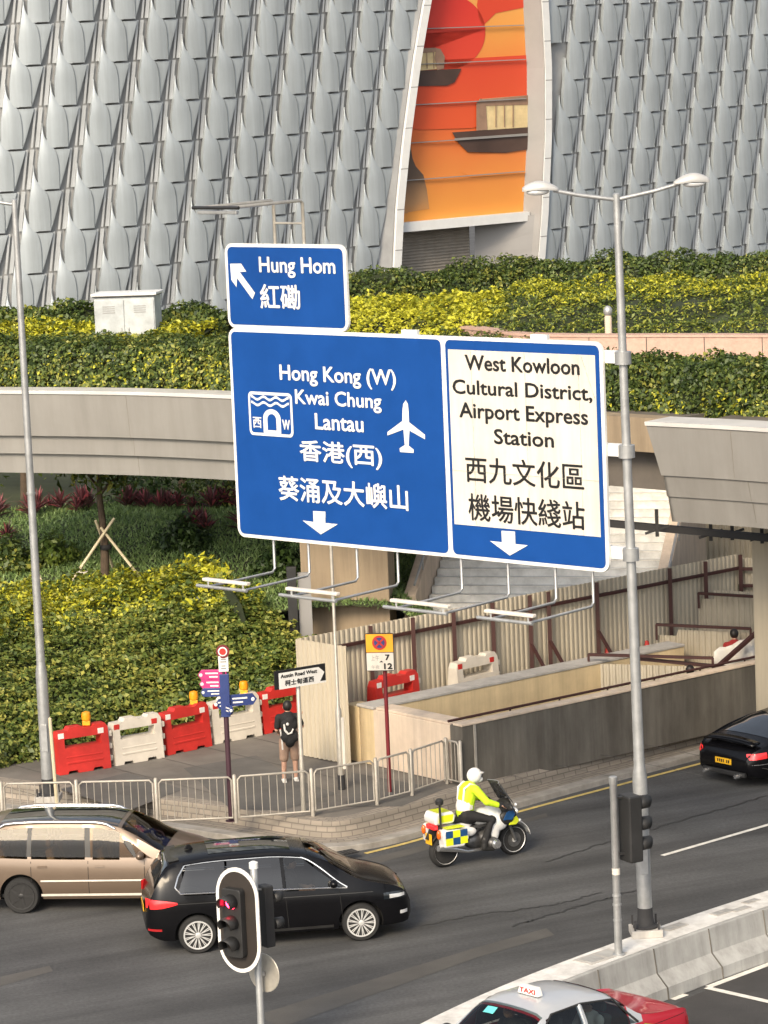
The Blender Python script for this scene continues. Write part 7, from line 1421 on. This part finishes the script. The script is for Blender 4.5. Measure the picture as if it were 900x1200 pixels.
mb = MB(); limb(mb, [(-.27, 0, .96), (-.23, 0, 1.16), (-.16, 0, 1.37)], [.165, .165, .175]); limb(mb, [(-.14, -.18, 1.41), (-.14, .18, 1.41)], [.085, .085])
[limb(mb, [(-.13, s_ * .20, 1.41), (.02, s_ * .34, 1.18), (.22, s_ * .37, 1.10)], [.085, .072, .055]) for s_ in (-1, 1)]; remesh(mb, 'jacket', 'hivis', t, .012)
mb = MB(); limb(mb, [(-.262, 0, 1.06), (-.255, 0, 1.11)], [.172, .172]); remesh(mb, 'reflective_band', 'reflector', t, .014)
for s_ in (-1, 1):
    mb = MB(); mb.tube([(-.33, s_ * .09, 1.02), (-.35, s_ * .10, 1.22), (-.32, s_ * .11, 1.44), (-.20, s_ * .12, 1.515), (-.06, s_ * .11, 1.46)], [.012, .022, .022, .022, .012], 6); mb.build('shoulder_stripe', 'reflector', t, smooth=50)
mb = MB(); limb(mb, [(-.27, -.05, .93), (-.27, .05, .93)], [.155, .155]); [limb(mb, [(-.24, s_ * .10, .92), (.16, s_ * .24, .80), (-.02, s_ * .26, .42)], [.115, .092, .075]) for s_ in (-1, 1)]; remesh(mb, 'trousers', 'cloth_black', t, .012)
for s_ in (-1, 1):
    mb = MB(); limb(mb, [(-.01, s_ * .26, .46), (-.03, s_ * .26, .32)], [.072, .068]); limb(mb, [(-.04, s_ * .26, .30), (.15, s_ * .27, .265)], [.058, .048]); remesh(mb, 'boot', 'black_plastic', t, .012)
    mb = MB(); limb(mb, [(.23, s_ * .37, 1.10), (.33, s_ * .37, 1.065)], [.05, .052]); limb(mb, [(.35, s_ * .37, 1.06), (.38, s_ * .37, 1.02)], [.044, .036]); remesh(mb, 'glove', 'black_plastic', t, .010)
mb = MB(); mb.ball((-.03, 0, 1.635), .142, 12, None, (1.05, .92, 1.02)); mb.ball((.05, 0, 1.55), .085, 10, None, (1.1, 1.05, .75)); hl_ = remesh(mb, 'helmet', 'helmet_white', t, .010)
mb = MB(); mb.ball((.055, 0, 1.625), .095, 10, None, (.75, 1.12, .55)); mb.build('visor', 'glass', hl_, smooth=60)
mb = MB(); rows = [[V3((.02 + .15 * math.cos(a) * k, .12 * math.sin(a) * (1.02), 1.70 - .02 * k)) for a in np.linspace(-1.3, 1.3, 9)] for k in (.55, 1.0)]; mb.grid(rows); o = mb.build('peak', 'helmet_white', hl_, smooth=60); o.modifiers.new('solid', 'SOLIDIFY').thickness = .012
